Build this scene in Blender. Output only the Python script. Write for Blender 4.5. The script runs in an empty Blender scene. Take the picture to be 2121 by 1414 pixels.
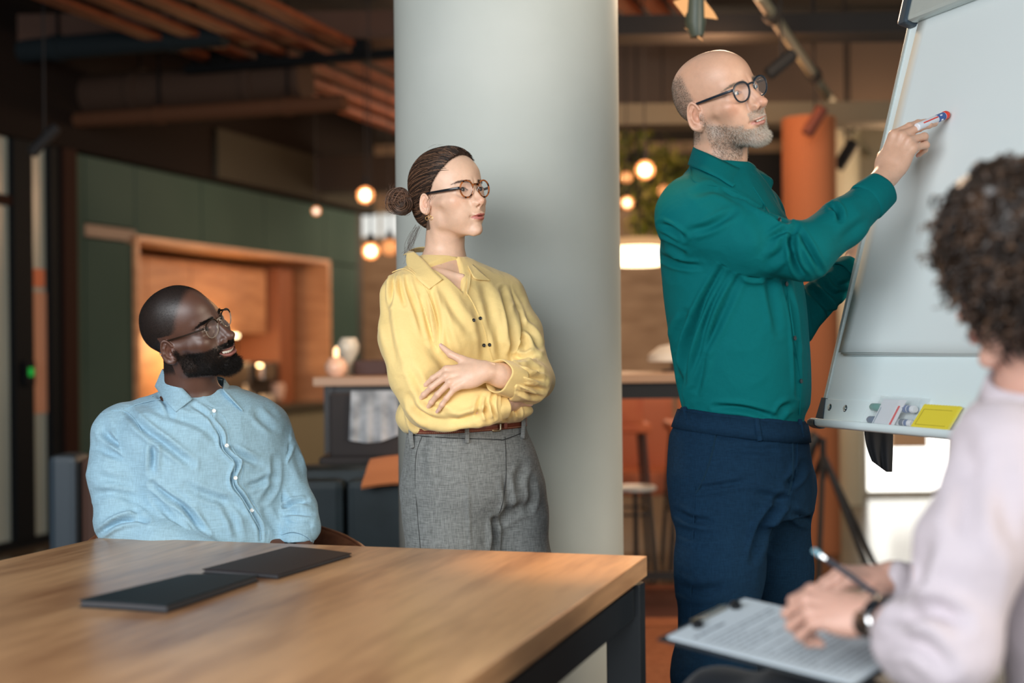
import bpy, bmesh, math, random
import numpy as np
from mathutils import Vector, Matrix, Quaternion
random.seed(7)
RNG = np.random.default_rng(11)
PI = math.pi
# ---------------------------------------------------------------- camera model (2121 x 1414 frame)
FPX, PCX, PCY, HORIZON, ROLL, CAMH = 2946.0, 1060.5, 707.0, 718.0, 0.0105, 1.165
_p = math.atan((HORIZON - PCY) / FPX)
_f = np.array([0, math.cos(_p), math.sin(_p)]); _r0 = np.array([1.0, 0, 0]); _u0 = np.cross(_r0, _f)
_r = _r0 * math.cos(ROLL) - _u0 * math.sin(ROLL); _u = _u0 * math.cos(ROLL) + _r0 * math.sin(ROLL)
CAM = np.array([0, 0, CAMH])
def P(px, py, Y):
    d = _f * FPX + _r * (px - PCX) - _u * (py - PCY)
    return Vector(CAM + d * (Y / d[1]))
def PZ(px, py, z):
    d = _f * FPX + _r * (px - PCX) - _u * (py - PCY)
    return Vector(CAM + d * ((z - CAMH) / d[2]))
def proj(a):
    q = np.asarray(a, float) - CAM
    z = q @ _f
    return np.stack([PCX + FPX * (q @ _r) / z, PCY - FPX * (q @ _u) / z], -1)
# ---------------------------------------------------------------- camera, world, light, exposure
sc = bpy.context.scene
COL = sc.collection
cd = bpy.data.cameras.new('camera'); cam = bpy.data.objects.new('camera', cd); COL.objects.link(cam)
m = Matrix([[_r[i], _u[i], -_f[i], CAM[i]] for i in range(3)] + [[0, 0, 0, 1]])
cam.matrix_world = m
cd.sensor_width = 36; cd.lens = FPX / 2121 * 36; cd.clip_start = 0.05; cd.clip_end = 60
cd.dof.use_dof = True; cd.dof.focus_distance = 3.3; cd.dof.aperture_fstop = 1.7
sc.camera = cam
sc.view_settings.view_transform = 'Standard'; sc.view_settings.look = 'None'
sc.view_settings.gamma = 1; sc.view_settings.use_curve_mapping = False
sc.view_settings.exposure = 0.0
w = bpy.data.worlds.new('world'); sc.world = w; w.use_nodes = True
w.node_tree.nodes['Background'].inputs[0].default_value = (0.62, 0.8, 1.0, 1)
w.node_tree.nodes['Background'].inputs[1].default_value = 0.46
def area(name, loc, target, sx, sy, power, col):
    l = bpy.data.lights.new(name, 'AREA'); l.shape = 'RECTANGLE'; l.size = sx; l.size_y = sy; l.energy = power; l.color = col
    o = bpy.data.objects.new(name, l); COL.objects.link(o); o.location = loc
    o.rotation_euler = (Vector(target) - Vector(loc)).to_track_quat('-Z', 'Y').to_euler(); return o
def point(name, loc, power, col, r=0.05):
    l = bpy.data.lights.new(name, 'POINT'); l.energy = power; l.color = col; l.shadow_soft_size = r
    o = bpy.data.objects.new(name, l); COL.objects.link(o); o.location = loc; return o
area('window_light', (-1.95, -1.6, 2.5), (0.3, 3.4, 1.15), 5.0, 2.6, 385, (0.96, 0.985, 1.0))  # unseen area light added behind the camera for assumed windows, none built
area('side_window_light', (4.2, 0.8, 2.2), (0.2, 3.4, 1.1), 2.5, 2.0, 150, (1.0, 0.86, 0.68))  # unseen warm fill added from the right to lift the column's darker side
sl = bpy.data.lights.new('ceiling_spot_over_table', 'SPOT'); sl.energy = 260; sl.color = (1, .55, .25); sl.spot_size = math.radians(17); sl.spot_blend = 1; sl.shadow_soft_size = .06  # added spot without a fixture, makes the warm highlight at the table corner
so_ = bpy.data.objects.new('ceiling_spot_over_table', sl); COL.objects.link(so_); so_.location = (.16, 3.35, 3.3); so_.rotation_euler = (Vector((.20, 2.86, .74)) - so_.location).to_track_quat('-Z', 'Y').to_euler()
# ---------------------------------------------------------------- signed distance modelling
def smin(a, b, k):
    h = np.maximum(k - np.abs(a - b), 0) / k
    return np.minimum(a, b) - h * h * (k * 0.25)
def smax(a, b, k): return -smin(-a, -b, k)
def ell(p, c, r):
    x = (p[0] - c[0]); y = (p[1] - c[1]); z = (p[2] - c[2])
    a = x / r[0]; b = y / r[1]; g = z / r[2]
    k0 = np.sqrt(a * a + b * b + g * g) + 1e-6
    a /= r[0]; b /= r[1]; g /= r[2]
    k1 = np.sqrt(a * a + b * b + g * g) + 1e-9
    return k0 * (k0 - 1) / k1
def sph(p, c, r): return np.sqrt((p[0]-c[0])**2 + (p[1]-c[1])**2 + (p[2]-c[2])**2) - r
def cap(p, a, b, ra, rb):
    a = np.array(a, 'f4'); b = np.array(b, 'f4'); d = b - a; L = float(d @ d) + 1e-12
    x = p[0]-a[0]; y = p[1]-a[1]; z = p[2]-a[2]
    t = np.clip((x*d[0] + y*d[1] + z*d[2]) / L, 0, 1)
    return np.sqrt((x-t*d[0])**2 + (y-t*d[1])**2 + (z-t*d[2])**2) - (ra + (rb-ra)*t)
def chain(p, pts, rad, k=0.02, d=None):
    for i in range(len(pts)-1):
        e = cap(p, pts[i], pts[i+1], rad[i], rad[i+1])
        d = e if d is None else smin(d, e, k)
    return d
def frame(p, c, X, Y, Z):
    """coordinates of p in the frame at c with unit axes X, Y, Z"""
    x = p[0]-c[0]; y = p[1]-c[1]; z = p[2]-c[2]
    return (x*X[0]+y*X[1]+z*X[2], x*Y[0]+y*Y[1]+z*Y[2], x*Z[0]+y*Z[1]+z*Z[2])
def ecap(p, a, b, ra, rb, side, flat):
    """capsule a-b with round cone radii, scaled 'flat' along direction 'side' (unit, normal to a-b)"""
    s = np.array(side, 'f4'); a = np.array(a, 'f4')
    t = (p[0]-a[0])*s[0] + (p[1]-a[1])*s[1] + (p[2]-a[2])*s[2]
    g = t*(1/flat - 1)
    q = (p[0]+g*s[0], p[1]+g*s[1], p[2]+g*s[2])
    return cap(q, a, b, ra, rb) * min(1.0, flat)
def stack(p, secs, k=1.0):
    """torso-like body: secs = list of (z, cx, cy, rx, ry, ang); elliptical sections interpolated smoothly in z"""
    S = np.array(secs, 'f4'); S = S[np.argsort(S[:, 0])]
    z = p[2]
    zc = np.clip(z, S[0, 0], S[-1, 0])
    i = np.clip(np.searchsorted(S[:, 0], zc, side='right') - 1, 0, len(S)-2)
    t = (zc - S[i, 0]) / (S[i+1, 0] - S[i, 0])
    i0 = np.maximum(i-1, 0); i3 = np.minimum(i+2, len(S)-1)
    def cr(c):
        a, b, cc, d = S[i0, c], S[i, c], S[i+1, c], S[i3, c]
        z0, z1, z2, z3 = S[i0, 0], S[i, 0], S[i+1, 0], S[i3, 0]
        h = z2 - z1
        m1 = (cc - a) / np.maximum(z2 - z0, 1e-6) * h; m2 = (d - b) / np.maximum(z3 - z1, 1e-6) * h
        t2 = t*t; t3 = t2*t
        return (2*t3-3*t2+1)*b + (t3-2*t2+t)*m1 + (-2*t3+3*t2)*cc + (t3-t2)*m2
    cx, cy, rx, ry, an = cr(1), cr(2), cr(3), cr(4), cr(5)
    dx = p[0]-cx; dy = p[1]-cy
    ca, sa = np.cos(an), np.sin(an)
    u = dx*ca + dy*sa; v = -dx*sa + dy*ca
    # superellipse-ish exponent 2.3 keeps the trunk boxy
    e = 2.3
    k0 = ((np.abs(u)/rx)**e + (np.abs(v)/ry)**e)**(1/e) + 1e-6
    g = np.sqrt((u/rx**2)**2 + (v/ry**2)**2) / np.maximum(np.sqrt((u/rx)**2+(v/ry)**2), 1e-6)
    d = (k0 - 1) / np.maximum(g, 1e-3)
    dz = np.abs(z - zc)
    return np.where(dz > 0, np.sqrt(np.maximum(d, 0)**2 + dz**2), d) * 0.93
def extract(f, lo, hi, h, B=8, slack=1.35):
    """naive surface nets over the blocks the surface passes; f takes (x, y, z) arrays and returns distances in metres"""
    lo = np.array(lo, float); hi = np.array(hi, float)
    n = np.maximum(np.ceil((hi - lo) / (h * B)).astype(int), 1)
    bi = np.stack(np.meshgrid(*[np.arange(k) for k in n], indexing='ij'), -1).reshape(-1, 3)
    c = (lo + (bi + 0.5) * B * h).astype('f4')
    d = f((c[:, 0], c[:, 1], c[:, 2]))
    bi = bi[np.abs(d) < B * h * 0.8661 * slack]
    g = np.arange(B + 1)
    loc = np.stack(np.meshgrid(g, g, g, indexing='ij'), -1)
    V = np.empty((len(bi), B+1, B+1, B+1), 'f4')
    for s in range(0, len(bi), 400):
        q = (lo + (bi[s:s+400, None, None, None, :] * B + loc) * h).astype('f4')
        V[s:s+400] = f((q[..., 0].ravel(), q[..., 1].ravel(), q[..., 2].ravel())).reshape(q.shape[:-1])
    N = n * B + 2
    ins = V < 0
    cnt = np.zeros((len(bi), B, B, B), 'i4')
    cs = [(a, b, c) for a in (0, 1) for b in (0, 1) for c in (0, 1)]
    for a, b, c_ in cs: cnt += ins[:, a:a+B, b:b+B, c_:c_+B]
    act = (cnt > 0) & (cnt < 8)
    ib, ix, iy, iz = np.nonzero(act)
    base = bi[ib] * B + np.stack([ix, iy, iz], -1)
    gid = (base[:, 0] * N[1] + base[:, 1]) * N[2] + base[:, 2]
    cv = np.stack([V[ib, ix+a, iy+b, iz+c_] for a, b, c_ in cs], -1)
    acc = np.zeros((len(ib), 3)); num = np.zeros(len(ib))
    C = np.array(cs, float)
    for i in range(8):
        for j in range(i+1, 8):
            if np.abs(C[i] - C[j]).sum() != 1: continue
            a, b = cv[:, i], cv[:, j]
            mk = (a < 0) != (b < 0)
            t = np.where(mk, a / np.where(mk, a - b, 1), 0)
            acc[mk] += (C[i] + (C[j] - C[i]) * t[:, None])[mk]; num += mk
    pos = lo + (base + acc / np.maximum(num, 1)[:, None]) * h
    order = np.argsort(gid); sg = gid[order]
    st = [N[1]*N[2], N[2], 1]
    quads = []
    for ax in range(3):
        sl0 = [slice(0, B)]*3; sl1 = [slice(0, B)]*3; sl1[ax] = slice(1, B+1)
        A = ins[(slice(None), *sl0)]; Bq = ins[(slice(None), *sl1)]
        jb, jx, jy, jz = np.nonzero(A != Bq)
        gb = bi[jb] * B + np.stack([jx, jy, jz], -1)
        g0 = (gb[:, 0]*N[1] + gb[:, 1])*N[2] + gb[:, 2]
        u, v = [(1, 2), (2, 0), (0, 1)][ax]
        ids = np.stack([g0 - st[u] - st[v], g0 - st[v], g0, g0 - st[u]], -1)
        k = np.clip(np.searchsorted(sg, ids), 0, len(sg)-1)
        ok = (sg[k] == ids).all(1)
        q = order[k]; fl = A[jb, jx, jy, jz]
        q = np.where(fl[:, None], q, q[:, ::-1])[ok]
        quads.append(q)
    return pos.astype('f4'), np.concatenate(quads).astype('i4')
def vnormals(v, q):
    a, b, c, d = v[q[:, 0]], v[q[:, 1]], v[q[:, 2]], v[q[:, 3]]
    fn = np.cross(c - a, d - b)
    n = np.zeros_like(v)
    for i in range(4): np.add.at(n, q[:, i], fn)
    return n / (np.linalg.norm(n, axis=1, keepdims=True) + 1e-12)
def grid_noise(p, s, seed=0):
    """smooth value noise, p (N,3), feature size s"""
    q = np.asarray(p) / s; i = np.floor(q).astype(np.int64); t = q - i; t = t*t*(3-2*t)
    def hsh(a):
        n = (a[:, 0]*73856093) ^ (a[:, 1]*19349663) ^ (a[:, 2]*83492791) ^ (seed*2654435761)
        n = (n ^ (n >> 13)) * 1274126177 & 0x7fffffff
        return ((n ^ (n >> 16)) & 0xffff) / 65535.0
    o = 0
    for a in (0, 1):
        for b in (0, 1):
            for c in (0, 1):
                w = (t[:, 0] if a else 1-t[:, 0])*(t[:, 1] if b else 1-t[:, 1])*(t[:, 2] if c else 1-t[:, 2])
                o = o + w*hsh(i + np.array([a, b, c]))
    return o*2 - 1
# ---------------------------------------------------------------- objects
ABS = {}
def setpar(o, parent):
    o.parent = parent
    if parent.name in ABS: o.matrix_parent_inverse = Matrix.Translation(-Vector(ABS[parent.name]))
def mesh_np(name, v, faces, mat=None, parent=None, smooth=True, colors=None):
    me = bpy.data.meshes.new(name)
    if isinstance(faces, np.ndarray):
        nv, nf, k = len(v), len(faces), faces.shape[1]
        me.vertices.add(nv); me.vertices.foreach_set('co', np.ascontiguousarray(v, 'f4').ravel())
        me.loops.add(nf*k); me.loops.foreach_set('vertex_index', faces.astype('i4').ravel())
        me.polygons.add(nf); me.polygons.foreach_set('loop_start', np.arange(0, nf*k, k, dtype='i4'))
        me.update(calc_edges=True); me.validate()
    else:
        me.from_pydata([tuple(x) for x in v], [], faces); me.update()
    if colors is not None:
        at = me.color_attributes.new('col', 'FLOAT_COLOR', 'POINT')
        c = np.ones((len(me.vertices), 4), 'f4'); c[:, :colors.shape[1]] = colors
        at.data.foreach_set('color', c.ravel())
    if smooth: me.polygons.foreach_set('use_smooth', np.ones(len(me.polygons), bool))
    o = bpy.data.objects.new(name, me); COL.objects.link(o)
    if mat: me.materials.append(mat)
    if parent is not None: setpar(o, parent)
    return o
def join_vf(parts):
    vs, fs, n = [], [], 0
    for v, f in parts:
        vs.append(np.asarray(v, 'f4')); fs.append(np.asarray(f, 'i4') + n); n += len(v)
    return np.concatenate(vs), np.concatenate(fs)
def tag(o, label=None, cat=None, group=None, kind=None):
    if label: o['label'] = label
    if cat: o['category'] = cat
    if group: o['group'] = group
    if kind: o['kind'] = kind
    return o
def thing(name, label, cat, group=None, loc=(0, 0, 0), rz=0, absolute=True):
    o = bpy.data.objects.new(name, None); COL.objects.link(o); o.location = loc; o.rotation_euler = (0, 0, rz)
    o.empty_display_size = 0.05
    if absolute: ABS[o.name] = tuple(loc)
    return tag(o, label, cat, group)
class MB:
    def __init__(s): s.v = []; s.f = []
    def add(s, v, f):
        n = len(s.v); s.v += [tuple(x) for x in v]; s.f += [tuple(i+n for i in t) for t in f]; return s
    def box(s, c, d, R=None, bev=0.0):
        bm = bmesh.new(); bmesh.ops.create_cube(bm, size=1)
        for q in bm.verts: q.co = Vector((q.co.x*d[0], q.co.y*d[1], q.co.z*d[2]))
        if bev: bmesh.ops.bevel(bm, geom=bm.edges[:], offset=bev, segments=2, affect='EDGES', profile=0.6)
        bm.verts.index_update()
        vs = [(R @ q.co if R else q.co) + Vector(c) for q in bm.verts]
        s.add(vs, [[q.index for q in f.verts] for f in bm.faces]); bm.free(); return s
    def tube(s, pts, r, n=10, caps=True, flat=None):
        pts = [Vector(p) for p in pts]; rr = r if hasattr(r, '__len__') else [r]*len(pts)
        ref = None; v = []; f = []
        for i, p in enumerate(pts):
            t = (pts[min(i+1, len(pts)-1)] - pts[max(i-1, 0)]).normalized()
            if ref is None: ref = Vector((0, 0, 1)) if abs(t.z) < .9 else Vector((1, 0, 0))
            a = t.cross(ref).normalized(); b = a.cross(t).normalized(); ref = b
            fl = flat or 1
            for k in range(n):
                an = 2*PI*k/n; v.append(p + (a*math.cos(an) + b*math.sin(an)*fl)*rr[i])
        for i in range(len(pts)-1):
            for k in range(n): f.append((i*n+k, i*n+(k+1) % n, (i+1)*n+(k+1) % n, (i+1)*n+k))
        if caps: f.append(tuple(range(n))[::-1]); f.append(tuple((len(pts)-1)*n+k for k in range(n)))
        return s.add(v, f)
    def lathe(s, prof, c=(0, 0, 0), n=24, R=None):
        v = []; f = []
        for r, z in prof:
            for k in range(n):
                an = 2*PI*k/n; q = Vector((r*math.cos(an), r*math.sin(an), z)); v.append((R @ q if R else q) + Vector(c))
        for i in range(len(prof)-1):
            for k in range(n): f.append((i*n+k, i*n+(k+1) % n, (i+1)*n+(k+1) % n, (i+1)*n+k))
        f.append(tuple(range(n))[::-1]); f.append(tuple((len(prof)-1)*n+k for k in range(n)))
        return s.add(v, f)
    def build(s, name, mat=None, parent=None, smooth=False):
        o = mesh_np(name, s.v, s.f, mat, parent, False)
        if smooth:
            for p in o.data.polygons: p.use_smooth = True
            try: o.data.set_sharp_from_angle(angle=math.radians(40))
            except Exception: pass
        return o
# ---------------------------------------------------------------- materials
def nmat(name, col=(.5, .5, .5), rough=.5, metal=0, spec=.5, **kw):
    m = bpy.data.materials.new(name); m.use_nodes = True; b = m.node_tree.nodes['Principled BSDF']
    b.inputs['Base Color'].default_value = (*col, 1); b.inputs['Roughness'].default_value = rough
    b.inputs['Metallic'].default_value = metal; b.inputs['Specular IOR Level'].default_value = spec
    for k, v in kw.items():
        b.inputs[k.replace('_', ' ')].default_value = v
    return m
def nd(m, t, **kw):
    n = m.node_tree.nodes.new(t)
    for k, v in kw.items(): setattr(n, k, v)
    return n
def lk(m, a, b): m.node_tree.links.new(a, b)
def bsdf(m): return m.node_tree.nodes['Principled BSDF']
def add_noise_color(m, c1, c2, scale=5, detail=4, stretch=(1, 1, 1), lo=.35, hi=.65, coord='Object', bump=0, rough=None):
    tc = nd(m, 'ShaderNodeTexCoord'); mp = nd(m, 'ShaderNodeMapping'); mp.inputs['Scale'].default_value = stretch
    n = nd(m, 'ShaderNodeTexNoise'); n.inputs['Scale'].default_value = scale; n.inputs['Detail'].default_value = detail
    r = nd(m, 'ShaderNodeValToRGB'); r.color_ramp.elements[0].position = lo; r.color_ramp.elements[1].position = hi
    r.color_ramp.elements[0].color = (*c1, 1); r.color_ramp.elements[1].color = (*c2, 1)
    lk(m, tc.outputs[coord], mp.inputs[0]); lk(m, mp.outputs[0], n.inputs[0]); lk(m, n.outputs[0], r.inputs[0])
    lk(m, r.outputs[0], bsdf(m).inputs['Base Color'])
    if bump:
        bp = nd(m, 'ShaderNodeBump'); bp.inputs['Strength'].default_value = bump; bp.inputs['Distance'].default_value = .01
        lk(m, n.outputs[0], bp.inputs['Height']); lk(m, bp.outputs[0], bsdf(m).inputs['Normal'])
    return m
def vcol_mat(name, rough=.5, sss=0.0, spec=.5, bump=0, bscale=900, sheen=0):
    m = nmat(name, rough=rough, spec=spec); a = nd(m, 'ShaderNodeVertexColor'); a.layer_name = 'col'
    lk(m, a.outputs[0], bsdf(m).inputs['Base Color'])
    if sss:
        bsdf(m).inputs['Subsurface Weight'].default_value = sss
        bsdf(m).inputs['Subsurface Radius'].default_value = (1, .35, .2); bsdf(m).inputs['Subsurface Scale'].default_value = .008
    if bump:
        tc = nd(m, 'ShaderNodeTexCoord'); n = nd(m, 'ShaderNodeTexNoise'); n.inputs['Scale'].default_value = bscale; n.inputs['Detail'].default_value = 3
        bp = nd(m, 'ShaderNodeBump'); bp.inputs['Strength'].default_value = bump; bp.inputs['Distance'].default_value = .001
        lk(m, tc.outputs['Object'], n.inputs[0]); lk(m, n.outputs[0], bp.inputs['Height']); lk(m, bp.outputs[0], bsdf(m).inputs['Normal'])
    return m
def srgb(r, g, b):
    f = lambda c: ((c/255+.055)/1.055)**2.4 if c > 10 else c/255/12.92
    return (f(r), f(g), f(b))
def fabric(name, col, var=.06, rough=.8, weave=900, bump=.25, spec=.2, sheen=.15, two=None, wscale=1.0):
    m = nmat(name, col, rough=rough, spec=spec)
    m.node_tree.nodes['Principled BSDF'].inputs['Sheen Weight'].default_value = sheen
    tc = nd(m, 'ShaderNodeTexCoord')
    c = []
    for ax in ((weave, weave*.25, weave*.07), (weave*.07, weave*.07, weave)):
        mp = nd(m, 'ShaderNodeMapping'); mp.inputs['Scale'].default_value = ax
        n = nd(m, 'ShaderNodeTexNoise'); n.inputs['Scale'].default_value = 1; n.inputs['Detail'].default_value = 2
        lk(m, tc.outputs['Object'], mp.inputs[0]); lk(m, mp.outputs[0], n.inputs[0]); c.append(n)
    ad = nd(m, 'ShaderNodeMath', operation='ADD'); lk(m, c[0].outputs[0], ad.inputs[0]); lk(m, c[1].outputs[0], ad.inputs[1])
    r = nd(m, 'ShaderNodeValToRGB'); r.color_ramp.elements[0].position = .38; r.color_ramp.elements[1].position = .62
    hv = nd(m, 'ShaderNodeMath', operation='MULTIPLY'); hv.inputs[1].default_value = .5; lk(m, ad.outputs[0], hv.inputs[0])
    c2 = two or tuple(min(1, x*(1+var)) for x in col); c1 = tuple(x*(1-var) for x in col)
    r.color_ramp.elements[0].color = (*c1, 1); r.color_ramp.elements[1].color = (*c2, 1)
    lk(m, hv.outputs[0], r.inputs[0]); lk(m, r.outputs[0], bsdf(m).inputs['Base Color'])
    bp = nd(m, 'ShaderNodeBump'); bp.inputs['Strength'].default_value = bump; bp.inputs['Distance'].default_value = .0006
    # soft creases from a stretched noise on top of the weave
    n2 = nd(m, 'ShaderNodeTexNoise'); n2.inputs['Scale'].default_value = 14*wscale; n2.inputs['Detail'].default_value = 3; n2.inputs['Distortion'].default_value = 1.2
    lk(m, tc.outputs['Object'], n2.inputs[0])
    b2 = nd(m, 'ShaderNodeBump'); b2.inputs['Strength'].default_value = .35; b2.inputs['Distance'].default_value = .008
    lk(m, n2.outputs[0], b2.inputs['Height']); lk(m, b2.outputs[0], bp.inputs['Normal'])
    lk(m, ad.outputs[0], bp.inputs['Height']); lk(m, bp.outputs[0], bsdf(m).inputs['Normal'])
    return m
# ---------------------------------------------------------------- the room
M = {}
def emis(name, col, strength):
    m = bpy.data.materials.new(name); m.use_nodes = True; nt = m.node_tree; nt.nodes.clear()
    e = nt.nodes.new('ShaderNodeEmission'); e.inputs[0].default_value = (*col, 1); e.inputs[1].default_value = strength
    o = nt.nodes.new('ShaderNodeOutputMaterial'); nt.links.new(e.outputs[0], o.inputs[0]); return m
def struct(o): o['kind'] = 'structure'; return o
W0 = Vector((-2.78, 9.0, 0)); WD = Vector((.312, 1, 0)).normalized(); WN = Vector((WD.y, -WD.x, 0))
RW = Matrix((tuple(WD), tuple(-WN), (0, 0, 1))).transposed()     # local x along the wall, y into the wall
def tpx(px):
    k = (px-PCX)/FPX; t = (9*k + 2.78)/(.312-k); return t*1.0475
def WP(s, d, z): return W0 + WD*s - WN*d + Vector((0, 0, z))
def wbox(mb, s0, s1, d0, d1, z0, z1, bev=0): return mb.box(WP((s0+s1)/2, (d0+d1)/2, (z0+z1)/2), (s1-s0, d1-d0, z1-z0), RW, bev)
def BX(x0, x1, y0, y1, z0, z1, bev=0, mb=None): return (mb or MB()).box(((x0+x1)/2, (y0+y1)/2, (z0+z1)/2), (x1-x0, y1-y0, z1-z0), None, bev)
def build_room():
    fl = nmat('polished_floor', rough=.2, spec=.5); add_noise_color(fl, (.055, .040, .026), (.105, .078, .050), 1.3, 5)
    struct(BX(-5, 7, -3, 18, -.1, 0).build('floor', fl))
    cm = add_noise_color(nmat('dark_ceiling', rough=.9), (.010, .012, .014), (.022, .020, .020), .8)
    struct(BX(-5, 7, -3, 18, 3.45, 3.6).build('ceiling', cm))
    brk = add_noise_color(nmat('pale_brick', rough=.9), (.26, .17, .11), (.40, .28, .19), 3, 5, stretch=(1, 1, 4))
    bw = struct(BX(-5, 7, 16.0, 16.2, 0, 3.45).build('wall_back', brk))
    struct(BX(-5.1, -5, -3, 18, 0, 3.45).build('wall_left', nmat('left_wall_paint', (.06, .05, .045), .9)))
    wr = struct(BX(7, 7.1, 2, 18, 0, 3.45).build('wall_right', nmat('right_wall_paint', (.25, .22, .18), .9)))
    # concrete column
    con = nmat('painted_concrete', rough=.7, spec=.3); add_noise_color(con, (.47, .50, .46), (.555, .58, .54), 2.2, 6, lo=.3, hi=.7, bump=.08)
    struct(MB().lathe([(.322, 0), (.322, .02), (.322, 3.44), (.322, 3.45)], (-.008, 4.1, 0), 96).build('column', con, None, True))
    # rug
    rg = thing('rug', 'terracotta rug with a dark border behind the table', 'rug', loc=(.6, 5.2, 0), absolute=True)
    BX(.3, .86, 3.75, 6.03, .001, .012).build('pile', add_noise_color(nmat('terracotta_pile', rough=.95), (.36, .12, .05), (.46, .17, .075), 40), rg)
    BX(.3, .86, 6.03, 6.74, .001, .0125).build('border', nmat('dark_red_border', (.10, .028, .018), .95), rg)
    BX(.3, .86, 6.74, 6.86, .001, .012).build('stripe', nmat('rust_stripe', (.30, .10, .05), .95), rg)
    # green cabinet wall with the kitchen niche
    gm = add_noise_color(nmat('green_panel', rough=.8, spec=.1), (.036, .068, .060), (.050, .086, .076), .8, 2)
    wl = bpy.data.objects.new('wall_green', None); COL.objects.link(wl); wl['kind'] = 'structure'
    s = [tpx(x) for x in (147, 178, 283, 420, 550, 675, 742)]
    zt, z0, z1 = 2.43, .70, 1.915
    def pan(a, b, zz0, zz1, nm='panel', mt=gm, d0=0.0): wbox(MB(), a+.006, b-.006, d0, d0+.04, zz0+.006, zz1-.006, .004).build(nm, mt, wl)
    pan(s[0], s[1], 0, zt); pan(s[1], s[2], 0, 1.90); pan(s[1], s[2], 1.99, zt)
    pan(s[2], s[3], z1+.02, zt); pan(s[3], s[4], z1+.02, zt); pan(s[4], s[5], z1+.02, zt); pan(s[5], s[6], 0, 1.93); pan(s[5], s[6], 1.93, zt)
    beige = nmat('olive_beige_front', (.17, .155, .10), .7)
    n_ = 4; e = np.linspace(s[2], s[5], n_+1)
    for i in range(n_): pan(e[i], e[i+1], .08, z0-.04, 'cabinet_front', beige)
    wbox(MB(), s[0], s[6], .05, .8, 0, z0-.05).build('carcass', nmat('carcass_dark', (.02, .022, .02), .9), wl)
    wbox(MB(), s[0], s[2]-.03, .05, .8, z0-.05, zt).build('carcass', M_dark, wl); wbox(MB(), s[5]+.03, s[6], .05, .8, z0-.05, zt).build('carcass', M_dark, wl); wbox(MB(), s[2]-.03, s[5]+.03, .05, .8, z1+.03, zt).build('carcass', M_dark, wl)
    wbox(MB(), s[1], s[2], -.004, .03, 1.905, 1.985, .003).build('brown_reveal', nmat('taupe_reveal', (.16, .11, .085), .6), wl)
    wood = nmat('warm_birch', rough=.5); add_noise_color(wood, (.42, .19, .085), (.58, .29, .14), 3, 5, stretch=(1, 1, 6))
    ni = bpy.data.objects.new('wall_niche', None); COL.objects.link(ni); ni['kind'] = 'structure'
    wbox(MB(), s[2]-.03, s[5]+.03, .62, .66, z0, z1).build('back_panel', wood, ni)
    wbox(MB(), s[2]-.04, s[2], -.03, .62, z0-.04, z1+.03).build('jamb', wood, ni); wbox(MB(), s[5], s[5]+.05, -.03, .62, z0-.04, z1+.03).build('jamb', wood, ni)
    wbox(MB(), s[2]-.04, s[5]+.05, -.03, .62, z1, z1+.035).build('head_board', wood, ni)
    wbox(MB(), s[2]-.04, s[5]+.05, -.06, .62, z0-.045, z0, .004).build('worktop', nmat('dark_worktop', (.055, .05, .035), .4), ni)
    ue = np.linspace(s[2], s[5]-.55, 5)
    for i in range(4): wbox(MB(), ue[i]+.004, ue[i+1]-.004, .30, .60, 1.30, z1-.06, .004).build('upper_cabinet', wood, ni)
    led = emis('led_strip', (1.0, .78, .42), 9)
    wbox(MB(), tpx(486), tpx(556), .27, .60, 1.268, 1.290).build('under_light', led, ni)
    wbox(MB(), s[5]-.5, s[5]-.25, .2, .6, z0, z1-.05, .004).build('tall_unit', nmat('dark_orange_wood', (.26, .085, .035), .5), ni)
    # soffit above the green wall, running on to the left over the glass
    so = nmat('soffit_brown', (.013, .010, .009), .9, spec=.05)
    struct(wbox(MB(), -4.0, s[6]+.3, -.06, .6, zt+.003, 3.45).build('trim_1', so))
    struct(wbox(MB(), s[6], s[6]+.12, .0, .8, 0, zt).build('trim_2', nmat('post_dark', (.03, .028, .025), .8)))
    # glass partition on the left
    dk = nmat('dark_frame', (.004, .006, .008), .7, spec=.08); br = nmat('brown_timber', (.024, .010, .007), .8, spec=.08)
    gl = nmat('frosted_glass', rough=.35, spec=.5, Emission_Color=(.20, .215, .20, 1), Emission_Strength=.10); add_noise_color(gl, (.20, .24, .22), (.27, .31, .28), .6, 2)  # weak emission stands in for light from the room behind
    d1 = bpy.data.objects.new('door_1', None); COL.objects.link(d1); d1['kind'] = 'structure'
    zt_ = 2.52
    g = [tpx(x) for x in (-160, 22, 62, 98, 122, 150)]
    wbox(MB(), g[1], g[2], -.03, .05, 0, zt_, .003).build('frame', dk, d1); wbox(MB(), g[3], g[4], -.03, .05, 0, zt_, .003).build('frame', dk, d1); wbox(MB(), g[4], g[5]-.005, -.05, .08, 0, zt_, .003).build('post', br, d1)
    wbox(MB(), g[0], g[1], -.02, .04, 2.03, 2.09, .003).build('cross_bar', br, d1); wbox(MB(), g[0], g[4], -.03, .05, 0, .05).build('bottom_rail', dk, d1)
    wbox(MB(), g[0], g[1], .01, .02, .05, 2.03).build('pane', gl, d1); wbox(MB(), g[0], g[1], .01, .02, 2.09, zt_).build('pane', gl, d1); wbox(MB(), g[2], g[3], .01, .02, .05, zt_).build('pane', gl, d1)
    po = nmat('poster_pink', (.45, .24, .16), .8); wbox(MB(), g[2]+.01, g[3]-.005, .0, .008, .79, 1.53).build('poster', po, d1)
    wbox(MB(), g[2]+.01, g[3]-.02, .0, .008, 1.56, 1.67).build('poster', nmat('poster_orange', (.55, .17, .08), .8), d1)
    ac = thing('access_reader', 'small access reader with a green light on the dark door frame', 'access reader', loc=tuple(WP(tpx(50), -.05, 1.02)))
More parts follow.
